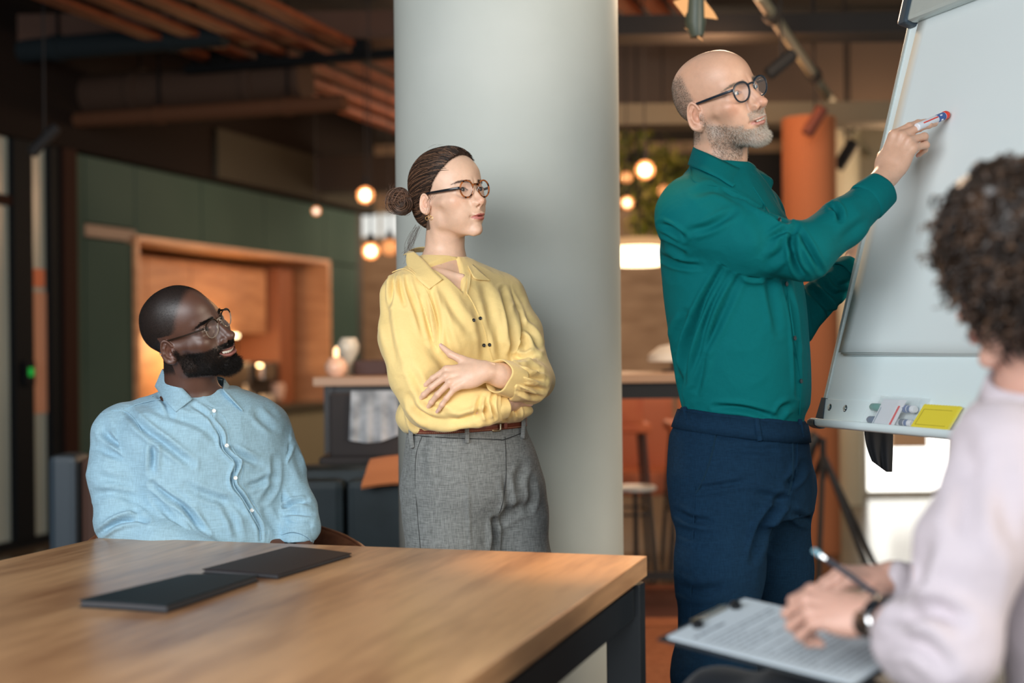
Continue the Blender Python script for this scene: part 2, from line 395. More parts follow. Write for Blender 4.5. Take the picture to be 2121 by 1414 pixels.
    wbox(MB(), tpx(38), tpx(58), -.05, -.03, .97, 1.11, .003).build('housing', dk, ac); wbox(MB(), tpx(44), tpx(54), -.054, -.05, 1.02, 1.07).build('green_light', emis('green_led', (.05, .9, .12), .35), ac)
    # bright windows in the back wall and right side
    def window(n, x0, x1, z0_, z1_, nx, nz, y=15.98, st=1.0, col=(1, 1, .94)):
        o = bpy.data.objects.new('window_%d' % n, None); COL.objects.link(o); o['kind'] = 'structure'
        fm = nmat('window_frame_%d' % n, (.45, .43, .36), .6); pm = emis('daylight_%d' % n, col, st); fw = .03
        xs = np.linspace(x0, x1, nx+1); zs = np.linspace(z0_, z1_, nz+1)
        for i in range(nx):
            for j in range(nz): BX(xs[i]+fw/2, xs[i+1]-fw/2, y-.01, y, zs[j]+fw/2, zs[j+1]-fw/2).build('pane', pm, o)
        for x in xs: BX(x-fw/2, x+fw/2, y-.06, y+.01, z0_-fw/2, z1_+fw/2).build('mullion', fm, o)
        for z in zs: BX(x0, x1, y-.05, y+.005, z-fw/2, z+fw/2).build('transom', fm, o)
    X_ = lambda px, Y: (px-PCX)/FPX*Y
    Z_ = lambda px, py, Y: P(px, py, Y)[2]
    window(1, X_(748, 15.9), X_(830, 15.9), Z_(790, 492, 15.9), Z_(790, 440, 15.9), 2, 1, st=.85)
    window(2, X_(1786, 10.9), X_(2160, 10.9), .02, 1.00, 2, 1, y=10.9, st=3.0, col=(1, .98, .90))
    struct(BX(X_(1842, 10.8), X_(1915, 10.8), 10.75, 10.85, .37, .52).build('trim_3', nmat('peach_panel', (.62, .42, .27), .8)))
    struct(BX(X_(1740, 11.0), X_(2400, 11.0), 10.95, 11.05, 0, 3.45).build('wall_right_back', nmat('cream_wall', (.34, .33, .26), .9)))
    # far columns
    struct(MB().lathe([(.15, 0), (.15, .02), (.15, 2.42), (.15, 2.43)], (X_(1680, 8), 8, 0), 40).build('column_orange', nmat('orange_paint', (.40, .15, .07), .8, spec=.1), None, True))
    struct(MB().lathe([(.10, 0), (.10, .02), (.10, 3.2), (.10, 3.25)], (X_(1756, 10.3), 10.3, 0), 40).build('column_pale', nmat('pale_olive_paint', (.60, .60, .48), .7), None, True))
    # beams and ducts under the ceiling
    def beam(n, x0, x1, y, z0_, z1_, w, mt): struct(BX(x0, x1, y, y+w, z0_, z1_).build('trim_%d' % n, mt))
    dkm = nmat('beam_black', (.008, .009, .011), .8); brm = nmat('beam_brown', (.085, .062, .048), .85); olm = nmat('beam_olive', (.15, .135, .095), .85)
    beam(4, .3, 6.5, 8.2, 2.44, 2.56, .25, olm); beam(5, .3, 6.5, 7.2, 2.74, 2.84, .25, dkm); beam(6, .2, 6.5, 9.6, 2.75, 3.4, .2, brm); beam(7, .2, 6.5, 11.5, 2.3, 2.72, .3, dkm)
    beam(8, .2, 6.5, 5.4, 2.62, 2.68, .10, dkm); beam(9, -4.6, -.1, 12.2, 2.52, 2.82, .25, nmat('beam_dark_brown', (.03, .022, .018), .9)); beam(10, -4.6, -.2, 8.4, 3.0, 3.16, .3, nmat('beam_rust', (.06, .03, .02), .9))
    # timber slats hung under the ceiling
    slm = add_noise_color(nmat('stained_slat', rough=.6), (.15, .037, .013), (.21, .058, .019), 3, 4, stretch=(6, 1, 6))
    def slats(name, lab, x0, n, sp, ya, yb, z, wd=.075, ht=.06):
        t = thing('timber_canopy', lab, 'timber canopy', loc=(x0, (ya+yb)/2, z))
        for i in range(n):
            xx = x0 + i*sp; a = Vector((xx+.312*ya, ya, z)); b = Vector((xx+.312*yb, yb, z)); d = (b-a).normalized(); side = Vector((d.y, -d.x, 0))
            R = Matrix((tuple(side), tuple(d), (0, 0, 1))).transposed()
            MB().box((a+b)/2, (wd, (b-a).length, ht), R).build('slat', slm, t)
        for yy in (ya+.8, (ya+yb)/2, yb-.8):
            MB().box((x0+.312*yy+(n-1)*sp/2, yy, z+.06), (n*sp+.1, .05, .05), None).build('hanger_rail', dkm, t)
            for xx in (x0+.312*yy, x0+.312*yy+(n-1)*sp): MB().box((xx, yy, (z+3.45)/2+.04), (.02, .02, 3.45-z-.08), None).build('hanger', dkm, t)
    def x0at(px, py, z): 
        q = PZ(px, py, z); return q[0]-.312*q[1]
    a0 = x0at(420, 60, 2.95); 
    slats('ceiling_slats', 'row of stained timber slats under the dark ceiling left of the column', x0at(655, 205, 2.95), 5, .25, 5.6, 14.0, 2.95, .10, .035)
    bk = nmat('black_bracket', (.004, .005, .006), .8, spec=.1); cx = PZ(650, 125, 2.88); pd = Vector((1, -.312, 0)).normalized(); Rp = Matrix((tuple(pd), tuple(WD), (0, 0, 1))).transposed()
    cb = thing('ceiling_cross_bar', 'black steel cross bar with hanging brackets under the timber slats left of the column', 'steel bar', loc=tuple(cx))
    MB().box(cx, (1.7, .07, .05), Rp).build('bar', bk, cb)
    for k in range(5): MB().box(cx + pd*(-.62+.31*k) + Vector((0, 0, .05)), (.09, .12, .09), Rp, .01).build('bracket', bk, cb)
    for k in (-.8, .8): MB().box(cx + pd*k + Vector((0, 0, (3.45-cx.z)/2)), (.025, .025, 3.45-cx.z), Rp).build('hanger', bk, cb)
    for px, py, z, r, L, lab, col in ((290, 190, 2.80, .13, 2.3, 'thick brown air duct crossing under the ceiling left of the column', (.040, .024, .017)), (330, 238, 2.62, .05, 2.5, 'thin rust brown pipe below the air duct left of the column', (.075, .032, .016)), (120, 100, 2.95, .07, 2.2, 'dark blue grey cable tray tube high on the left under the ceiling', (.010, .016, .020))):
        c = PZ(px, py, z); t = thing('ceiling_duct', lab, 'duct', loc=tuple(c)); m_ = nmat('duct_paint', col, .8, spec=.15)
        MB().tube([c-pd*L/2, c, c+pd*L/2], r, 16).build('tube', m_, t, True)
        for k in (-.35, 0, .35): MB().tube([c+pd*(L*k-.03), c+pd*(L*k+.03)], r*1.12, 16).build('collar', m_, t, True); MB().tube([c+pd*L*k, Vector(((c+pd*L*k).x, (c+pd*L*k).y, 3.45))], .008, 6).build('drop_rod', bk, t)
    struct(wbox(MB(), tpx(430), tpx(742)+.2, -.10, -.062, zt+.02, 2.82).build('trim_12', nmat('olive_fascia', (.040, .038, .030), .9, spec=.1)))
    slats('ceiling_slats', 'short row of timber slats under the ceiling right of the column', x0at(1290, 60, 3.1), 4, .16, 5.5, 9.0, 3.1)
    t = thing('ceiling_pipe', 'pale metal pipe running away diagonally under the ceiling', 'pipe', loc=(1.2, 7, 2.9))
    a, b = PZ(1570, -12, 2.62), PZ(1818, 348, 2.62); pm = nmat('galvanised_pipe', (.30, .30, .22), .6)
    MB().tube([a, a.lerp(b, .5), b], .026, 12).build('tube', pm, t, True)
    for f in (.06, .3, .62): c = a.lerp(b, f); MB().tube([c-(b-a).normalized()*.05, c+(b-a).normalized()*.05], .042, 12).build('coupling', dkm, t, True); MB().tube([c, Vector((c.x, c.y, 3.45))], .006, 6).build('drop_rod', dkm, t)
    # spot lights
    def spot(px, py, Y, d, lab, L=.17, r=.04, mt=dkm, ztop=3.45):
        c = P(px, py, Y); t = thing('spot_light', lab, 'spot light', loc=tuple(c)); d = Vector(d).normalized(); R = d.to_track_quat('Z', 'Y').to_matrix()
        MB().lathe([(r*.6, -L/2), (r, -L/2+.01), (r, L/2-.01), (r*.9, L/2), (r*.8, L/2-.02)], c, 20, R).build('housing', mt, t, True)
        MB().tube([c, Vector((c.x, c.y, ztop))], .006, 6).build('stem', dkm, t)
    spot(1618, 132, 6.2, (-.75, 0, -.6), 'black cylinder spot light beside the pale ceiling pipe', .15, .03)
    spot(1752, 320, 8.8, (-.5, .2, -.8), 'small black spot light above the pale column', .2, .04)
    spot(1688, 250, 7.6, (-.5, 0, -.8), 'reddish brown spot light under the ceiling, between the orange column and the pipe', .17, .035, nmat('rust_housing', (.12, .03, .018), .7))
    spot(92, 290, 7.5, (-.6, -.2, -.7), 'black spot light above the glass door', .2, .03)
    # lamp, top right; flaps emit in place of the light they catch
    c = P(1443, 22, 4.6); t = thing('barn_door_lamp', 'ceiling lamp with warm lit flaps above the standing man', 'lamp', loc=tuple(c))
    gb = nmat('green_grey_metal', (.06, .085, .07), .4); wf = emis('lit_flap', (1.0, .50, .20), 1.0)
    MB().tube([c+Vector((0, 0, .12)), c+Vector((-.005, 0, -.04)), c+Vector((.0, 0, -.085))], [.028, .034, .022], 14).build('body', gb, t, True)
    MB().tube([c+Vector((0, 0, .1)), Vector((c.x, c.y, 3.45))], .01, 8).build('stem', gb, t)
    for q in ([(-.075, 0, .03), (-.02, -.02, .045), (-.02, -.02, -.02), (-.035, 0, -.022)], [(.022, -.02, .03), (.055, 0, -.004), (.068, 0, -.028), (.02, -.02, -.026)], [(-.04, 0, -.055), (.005, -.01, -.085), (.02, 0, -.098), (-.02, -.01, -.07)]):
        vs = [tuple(c + Vector(v)) for v in q] + [tuple(c + Vector(v) + Vector((0, .004, 0))) for v in q]
        mesh_np('flap', vs, [(0, 1, 2, 3), (7, 6, 5, 4), (0, 4, 5, 1), (1, 5, 6, 2), (2, 6, 7, 3), (3, 7, 4, 0)], wf, t, False)
    # pendant bulbs
    def bulb(px, py, Y, r, lab, st, col, amb=True):
        c = P(px, py, Y); t = thing('pendant_bulb', lab, 'pendant bulb', loc=tuple(c))
        R = None; cap_ = r*1.5
        MB().lathe([(max(.001, r*math.cos(a)), r*math.sin(a)) for a in np.linspace(-PI/2, 1.25, 12)], c, 20).build('glass', nmat('amber_bulb_glass', (.9, .45, .2), .1, Alpha=.45, Emission_Color=(1.0, .36, .12, 1), Emission_Strength=.9), t, True); MB().lathe([(max(.0008, r*.62*math.cos(a)), r*.62*math.sin(a)) for a in np.linspace(-PI/2, PI/2, 10)], c, 16).build('filament_glow', emis('bulb_glow', col, st), t, True)
        MB().lathe([(r*.34, r*.95), (r*.38, r*1.0), (r*.34, r*1.7), (.006, r*2.2)], c, 12).build('socket', dkm, t, True)
        MB().tube([c+Vector((0, 0, r*2.1)), Vector((c.x, c.y, 3.45))], .004, 5).build('cord', dkm, t)
    warm = (1, .50, .18)
    bulb(757, 404, 8.6, .052, 'lit pendant bulb left of the column, the upper one of the pair', 14, (1, .72, .42)); bulb(768, 520, 8.2, .050, 'lit pendant bulb left of the column, just under the white window', 14, (1, .68, .36))
    bulb(807, 512, 9.5, .055, 'dimmer amber pendant bulb half hidden by the column', .9, warm)
    bulb(655, 437, 9.8, .030, 'small pale lit bulb in front of the green cabinets', 3.0, (1, .85, .72))
    bulb(1336, 352, 7.6, .052, 'largest lit pendant bulb to the right of the column', 14, (1, .72, .42)); bulb(1298, 367, 8.8, .036, 'amber pendant bulb close to the right edge of the column, upper', 2.2, (1, .5, .2)); bulb(1299, 420, 8.2, .038, 'lit pendant bulb close to the right edge of the column, lower', 8, (1, .68, .36))
    bulb(1375, 395, 9.6, .04, 'dim amber pendant bulb beside the shoulder of the standing man', .8, warm)
    c = P(1322, 524, 8.4); t = thing('drum_pendant', 'large glowing drum pendant lamp between column and standing man', 'lamp', loc=tuple(c))
    MB().lathe([(.12, -.075), (.135, -.07), (.14, 0), (.135, .035), (.10, .04)], c, 32).build('shade', emis('drum_glow', (1.0, .74, .42), 5.5), t, True); MB().lathe([(.142, .036), (.146, .04), (.142, .085), (.10, .09)], c, 32).build('upper_band', emis('drum_band', (1, .55, .25), .7), t, True)
    MB().tube([c+Vector((0, 0, .09)), Vector((c.x, c.y, 3.45))], .006, 6).build('cord', dkm, t)
    # planting behind
    lf = nmat('leaf', (.16, .19, .02), .6, Transmission_Weight=0.0)
    for (px, py, Y, w, h, lab) in ((1310, 330, 10.2, .22, .30, 'hanging leafy plant right of the column'), (1345, 455, 10.6, .20, .22, 'lower leafy plant with yellow green leaves right of the column'), (1385, 360, 11.0, .16, .26, 'leafy plant half hidden by the shoulder of the standing man')):
        c = P(px, py, Y); t = thing('hanging_plant', lab, 'plant', loc=tuple(c)); rg_ = np.random.default_rng(int(px)); vs = []; F = []
        for i in range(260):
            o = np.array(c) + rg_.normal(size=3)*np.array([w*.45, w*.3, h*.45]); d = U0(rg_.normal(size=3)+np.array([0, 0, -.6])); sd = U0(np.cross(d, rg_.normal(size=3))); L = rg_.uniform(.05, .09); n = len(vs)
            vs += [o, o+d*L*.5+sd*L*.25, o+d*L, o+d*L*.5-sd*L*.25]; F.append((n, n+1, n+2, n+3))
        tag(mesh_np('foliage', vs, F, lf, t, False), kind='stuff'); MB().tube([c+Vector((0, 0, -.1)), Vector((c.x, c.y, 3.45))], .006, 5).build('cord', dkm, t)
        MB().lathe([(.05, -.03), (.07, .05), (.06, .05), (.045, -.02)], c, 16).build('pot', dkm, t, True)
def U0(a): return a/np.linalg.norm(a)
M_dark = nmat('carcass_black', (.015, .016, .015), .9)
def build_furniture():
    dkm = nmat('dark_steel', (.012, .012, .014), .5); navy = add_noise_color(nmat('navy_leather', rough=.5, spec=.3), (.014, .024, .030), (.022, .036, .044), 6)
    # high table behind the column
    Y = 6.0; zt = 1.05
    t = thing('bar_table', 'long high table behind the column with a pale wooden top', 'table', loc=(0, Y, 0))
    BX(-.80, 1.0, Y-.3, Y+.35, zt-.035, zt, .003).build('tabletop', nmat('pale_oak', (.42, .27, .18), .5), t)
    for x in (-.74, .95):
        for y in (Y-.25, Y+.3): BX(x-.02, x+.02, y-.02, y+.02, 0, zt-.035).build('leg', dkm, t)
    BX(-.74, .94, Y-.26, Y-.24, .22, .25).build('foot_rail', dkm, t); BX(-.74, .94, Y-.26, Y-.24, zt-.10, zt-.035).build('apron', dkm, t)
    def stool(x, y, lab, seatm, back=True, rz=0):
        s_ = thing('bar_stool', lab, 'bar stool', 'bar stools at the high table', loc=(x, y, 0), rz=rz, absolute=False)
        MB().box((0, 0, .74), (.38, .38, .05), None, .015).build('seat', seatm, s_)
        if back:
            MB().box((0, .17, .88), (.30, .035, .24), None, .012).build('backrest', seatm, s_)
        for a in (-1, 1):
            for b in (-1, 1): MB().tube([(a*.15, b*.15, .72), (a*.2, b*.2, 0)], .012, 8).build('leg', dkm, s_, True)
        MB().tube([(-.18, -.18, .3), (.18, -.18, .3), (.18, .18, .3), (-.18, .18, .3), (-.18, -.18, .3)], .008, 6).build('foot_ring', dkm, s_, True)
        return s_
    dark = nmat('black_seat', (.02, .015, .015), .7); red = add_noise_color(nmat('orange_seat', rough=.6), (.50, .11, .04), (.62, .17, .06), 8)
    stool(-.53, 5.45, 'dark bar stool with a pale jacket over its back, left of the column', dark, True, PI); stool(-.10, 6.7, 'dark bar stool on the far side of the high table', dark)
    stool(.52, 7.45, 'orange bar stool close to the right edge of the column', red, True, PI); stool(1.0, 7.5, 'orange bar stool behind the standing man', red, True, PI)
    # jacket on the stool
    vs = []; F = []; N = 14
    for sd in (0, 1):
        for i in range(N+1):
            for j in range(N+1):
                u = i/N; v_ = j/N; vs.append((-.53+.0 + +.02 + (u-.5)*(.17+.02*v_), 5.255 - sd*.012 - .012*math.sin(u*22)*v_, 1.008 - .16*v_ - .02*math.sin(u*PI)*v_ - .02*(1-u)*v_))
    n1 = N+1; tot = n1*n1
    for i in range(N):
        for j in range(N): f = (i*n1+j, i*n1+j+1, (i+1)*n1+j+1, (i+1)*n1+j); F.append(f[::-1]); F.append(tuple(x+tot for x in f))
    o = mesh_np('jacket', vs, F, add_noise_color(nmat('pale_grey_fabric', rough=.9), (.22, .24, .26), (.52, .55, .58), 12)); tag(o, 'pale grey jacket hanging on the bar stool', 'jacket')
    # things on the high table
    t = thing('glass_lantern', 'round glass lantern glowing orange at the left end of the high table', 'lantern', loc=(-.73, 5.9, zt))
    MB().lathe([(.028, 0), (.045, .02), (.048, .045), (.03, .075), (.022, .078)], (-.73, 5.9, zt+.001), 18).build('globe', nmat('amber_glass', (.85, .55, .4), .2, Transmission_Weight=.0), t, True); MB().lathe([(.012, .0), (.012, .03), (.002, .045)], (-.73, 5.9, zt+.08), 10).build('flame', emis('flame', (1, .6, .3), 3), t, True)
    t = thing('glass_vase', 'clear glass vase on the high table beside the lantern', 'vase', loc=(-.70, 6.08, zt))
    MB().lathe([(.02, 0), (.022, .06), (.045, .10), (.048, .13), (.03, .16)], (-.70, 6.08, zt+.001), 18).build('glass', nmat('vase_glass', (.6, .58, .5), .15), t, True)
    for i, (x, lab) in enumerate(((-.60, 'dark serving box on the high table, left one'), (-.44, 'dark serving box on the high table near the column'))):
        tag(BX(x-.07, x+.07, 6.02, 6.16, zt, zt+.065, .006).build('serving_box', nmat('dark_red_box', (.05, .018, .014), .6)), lab, 'box', 'boxes on the high table')
    t = thing('table_lamp', 'small table lamp with a white domed shade behind the high table', 'lamp', loc=(.72, 6.2, zt))
    MB().lathe([(.11, 0), (.105, .03), (.06, .065), (.01, .075)], (.70, 6.2, zt+.045), 24).build('lamp_shade', nmat('white_shade', (.72, .70, .64), .6), t, True); MB().lathe([(.05, 0), (.05, .008), (.008, .012), (.008, .06)], (.70, 6.2, zt), 16).build('base', dkm, t, True)
    # kitchen appliances in the niche
    def KP(px, d): return tpx(px)
    def kthing(name, lab, cat, px, w, dd, h, col, extra=None, grp=None):
        s0 = tpx(px); t = thing(name, lab, cat, grp, loc=tuple(WP(s0, .3, .70))); m = nmat(name+'_body', col, .35)
        wbox(MB(), s0-w/2, s0+w/2, .3-dd/2, .3+dd/2, .7005, .70+h, .012).build('body', m, t)
        if extra: extra(t, s0, h)
        return t
    ch = nmat('chrome', (.65, .63, .58), .2, 1)
    def cof(t, s0, h):
        wbox(MB(), s0-.11, s0+.11, .02, .08, .70+h*.62, .70+h*.95, .01).build('group_head', ch, t); wbox(MB(), s0-.12, s0+.12, .0, .1, .702, .73, .004).build('drip_tray', ch, t)
        for a in (-.06, .06): MB().lathe([(.03, 0), (.034, .03), (.03, .06)], WP(s0+a, .05, .735), 14).build('cup', nmat('cream_cup', (.6, .5, .38), .4), t, True)
    kthing('coffee_machine', 'black coffee machine with chrome front in the niche', 'coffee machine', 562, .34, .4, .36, (.02, .015, .013), cof)
    kthing('coffee_grinder', 'dark coffee grinder beside the coffee machine in the niche', 'coffee grinder', 600, .20, .3, .36, (.03, .016, .012), lambda t, s0, h: MB().lathe([(.05, 0), (.07, .1), (.055, .14)], WP(s0, .12, .74), 16).build('hopper', nmat('pink_cream', (.62, .40, .30), .4), t, True))
    kthing('toaster', 'dark toaster in the niche behind the shoulder of the seated man', 'toaster', 305, .22, .2, .24, (.10, .03, .015), lambda t, s0, h: wbox(MB(), s0-.08, s0+.08, .25, .28, .70+h, .705+h).build('slot', ch, t))
    kthing('dark_canister', 'dark canister in the niche right of the beard of the seated man', 'canister', 508, .16, .2, .22, (.04, .025, .018), lambda t, s0, h: MB().lathe([(.05, 0), (.05, .02), (.01, .03)], WP(s0, .3, .70+h), 14).build('lid', ch, t, True))
    for px, lab, h in ((527, 'pale steel bottle standing in the niche, the taller one', .19), (541, 'pale steel bottle standing in the niche, the shorter one', .11)):
        c = WP(tpx(px), .08, .70); t = thing('steel_bottle', lab, 'bottle', 'bottles in the niche', loc=tuple(c))
        MB().lathe([(.026, .0005), (.028, .01), (.028, h*.7), (.012, h*.85), (.012, h)], c, 14).build('body', nmat('pale_steel', (.45, .40, .33), .35, .5), t, True); MB().lathe([(.014, h), (.014, h+.02), (.004, h+.024)], c, 10).build('cap', dkm, t, True)
    # navy sofa behind the seated man
    t = thing('sofa', 'navy leather sofa behind the seated man and the column', 'sofa', loc=(-.6, 4.95, 0))
    BX(-1.0, .25, 5.02, 5.24, .10, .745, .05).build('back_rest', navy, t)
    for i in range(3): BX(-.99+i*.41, -.99+(i+1)*.41-.008, 4.93, 5.04, .36, .71, .03).build('back_cushion', navy, t)
    BX(-1.0, .25, 4.45, 5.05, .10, .42, .05).build('seat_base', navy, t); BX(-1.16, -.99, 4.4, 5.24, .08, .62, .05).build('arm_rest', navy, t)
    for x in (-1.08, .2):
        for y in (4.5, 5.2): MB().lathe([(.015, 0), (.022, .11)], (x, y, 0), 10).build('leg', dkm, t)
    vs = []; F = []; N = 12
    for sd in (0, 1):
        for i in range(N+1):
            for j in range(N+1):
                u = i/N; v_ = j/N; x = -.52 + .62*u; y = 5.27 - .42*v_; z = .752 + .018*math.sin(u*9)*.4 + .01*math.sin(v_*8) - .0*u + (.03*u) - max(0, v_-.5)**1.2*.16 - sd*.008; vs.append((x, y + .02*math.sin(u*11), z))
    n1 = N+1; tot = n1*n1
    for i in range(N):
        for j in range(N): f = (i*n1+j, (i+1)*n1+j, (i+1)*n1+j+1, i*n1+j+1); F.append(f[::-1]); F.append(tuple(x+tot for x in f))
    tag(mesh_np('throw_blanket', vs, F, nmat('caramel_throw', (.50, .20, .085), .75)), 'caramel throw blanket over the back of the navy sofa', 'blanket')
    # navy armchair far left
    c = P(145, 940, 5.6); t = thing('armchair', 'navy armchair with brown side left of the seated man', 'armchair', loc=(c[0], 5.75, 0))
    x0 = P(98, 1000, 5.6)[0]; x1 = P(158, 1000, 5.6)[0]; x2 = P(215, 1000, 5.6)[0]
    BX(x0, x1, 5.6, 5.8, .05, c[2]-.005, .03).build('back_rest', nmat('slate_navy_leather', (.035, .055, .075), .45), t); BX(x1+.002, x2, 5.64, 6.3, .05, c[2]-.02, .03).build('side', nmat('brown_side', (.075, .032, .020), .7), t); BX(x0+.02, x1, 5.8, 6.3, .05, .42, .03).build('seat', navy, t)
    # microphone style tripod stand and things on the right
    t = thing('tripod_stand', 'black tripod stand behind the standing man', 'tripod', loc=(P(1705, 1000, 7.0)[0], 7.0, 0)); q = P(1705, 1000, 7.0)
    MB().tube([(q[0], 7, .5), (q[0], 7, .70)], .016, 10).build('pole', dkm, t, True)
    for a in (.2, 2.3, 4.4, 5.4): MB().tube([(q[0], 7, .62), (q[0]+.3*math.cos(a), 7+.3*math.sin(a), .0)], .014, 8).build('leg', dkm, t, True)
    MB().tube([(q[0]-.03, 7, .72), (q[0]-.08, 7, .66), (q[0]-.08, 7, .56)], [.03, .05, .02], 10).build('draped_bag', dkm, t, True)
    rd = nmat('orange_lounge', (.50, .15, .07), .7)
    for x, yy, lab in ((P(1322, 1000, 8.6)[0], 8.6, 'orange lounge chair behind the column on the right'), (P(1630, 1000, 8.6)[0], 8.7, 'orange lounge chair between the standing man and the flipchart')):
        t = thing('lounge_chair', lab, 'lounge chair', loc=(x, yy, 0)); BX(x-.22, x+.22, yy, yy+.1, .35, .86, .04).build('backrest', rd, t); BX(x-.24, x+.24, yy-.45, yy+.02, .30, .44, .04).build('seat', rd, t)
        for a in (-.2, .2):
            for b in (-.4, .05): MB().tube([(x+a, yy+b, .31), (x+a*1.1, yy+b, 0)], .012, 8).build('leg', dkm, t, True)
    q = P(1316, 1006, 7.0); t = thing('side_table', 'small round white side table right of the column', 'side table', loc=(q[0], 7.0, 0))  # invented table filling in a pale ellipse of unclear origin
    MB().lathe([(.10, q[2]-.02), (.105, q[2]-.012), (.10, q[2])], (q[0], 7.0, 0), 28).build('tabletop', nmat('white_top', (.75, .74, .68), .4), t, True); MB().lathe([(.012, .01), (.012, q[2]-.02)], (q[0], 7, 0), 10).build('stem', dkm, t); MB().lathe([(.09, .0), (.09, .012)], (q[0], 7, 0), 20).build('base', dkm, t)
    # niche LED glow, then unseen point lamps added to brighten the room
    point('niche_glow', tuple(WP(tpx(500), .25, 1.22)), 24, (1, .62, .28), .1); point('niche_ceiling_spot', tuple(WP(tpx(420), -.6, 2.3)), 4, (1, .66, .40), .12)
    point('slat_uplight', (-.1, 10.0, 2.4), 5, (1, .50, .24), .12); point('slat_uplight_far', (.25, 10.6, 2.45), 60, (1, .50, .24), .12); point('slat_uplight_right', (1.05, 7.2, 2.55), 30, (1, .5, .24), .1)  # added warm lamps without fixtures, they light the slats from below
    point('warm_pendant', (2.5, 9.0, 2.3), 40, (1, .62, .34), .15); point('back_room_light', (.8, 12.8, 2.6), 190, (1, .74, .5), .3); point('back_room_light_left', (-.6, 14.2, 2.2), 34, (1, .72, .5), .3)
    point('sofa_spot', (-.35, 5.4, 1.9), 9, (1, .5, .22), .05); point('rug_light', (.75, 4.9, 2.5), 75, (1, .70, .46), .15)
SILV = False
# ---------------------------------------------------------------- heads (local frame in mm: x forward, y left, z up, origin between the ears)
HD = dict(cran=(-8, 48, 94, 75, 84), fore=(38, 52, 56, 58, 56), brow=1.0, cheek=(60, 44, -6, 20, 18, 14), jawy=47, jawz=-56, jawr=12,
          chin=(85, -86, 13, 17, 12), chinw=15, maxf=26, nose=(113, -15, 9.5), bridge=(91, 24, 5), ala=(12, 6.5, 8.5), lipw=23, lipu=7.0, lipl=7.5,
          mouth=0.0, smile=0.0, neck=(-12, -26, 56, 60), neckx=0, adam=1.0, eye=(72, 31.5, 18.5, 12), lid=5.0, cheekf=0.0, ears=1.0, tempw=0)
def ear_frame(ya, p, H):
    u = np.array([-math.cos(.42), math.sin(.42), 0]); n = np.array([math.sin(.42), math.cos(.42), 0])
    v = np.array([-math.sin(.16), 0, math.cos(.16)])
    c = np.array([3+H.get('earx', 0), 70.5+H.get('eary', 0), -3]) + u * 11
    x = p[0]-c[0]; y = ya-c[1]; z = p[2]-c[2]
    return x*u[0]+y*u[1]+z*u[2], x*v[0]+y*v[1]+z*v[2], x*n[0]+y*n[1]+z*n[2]
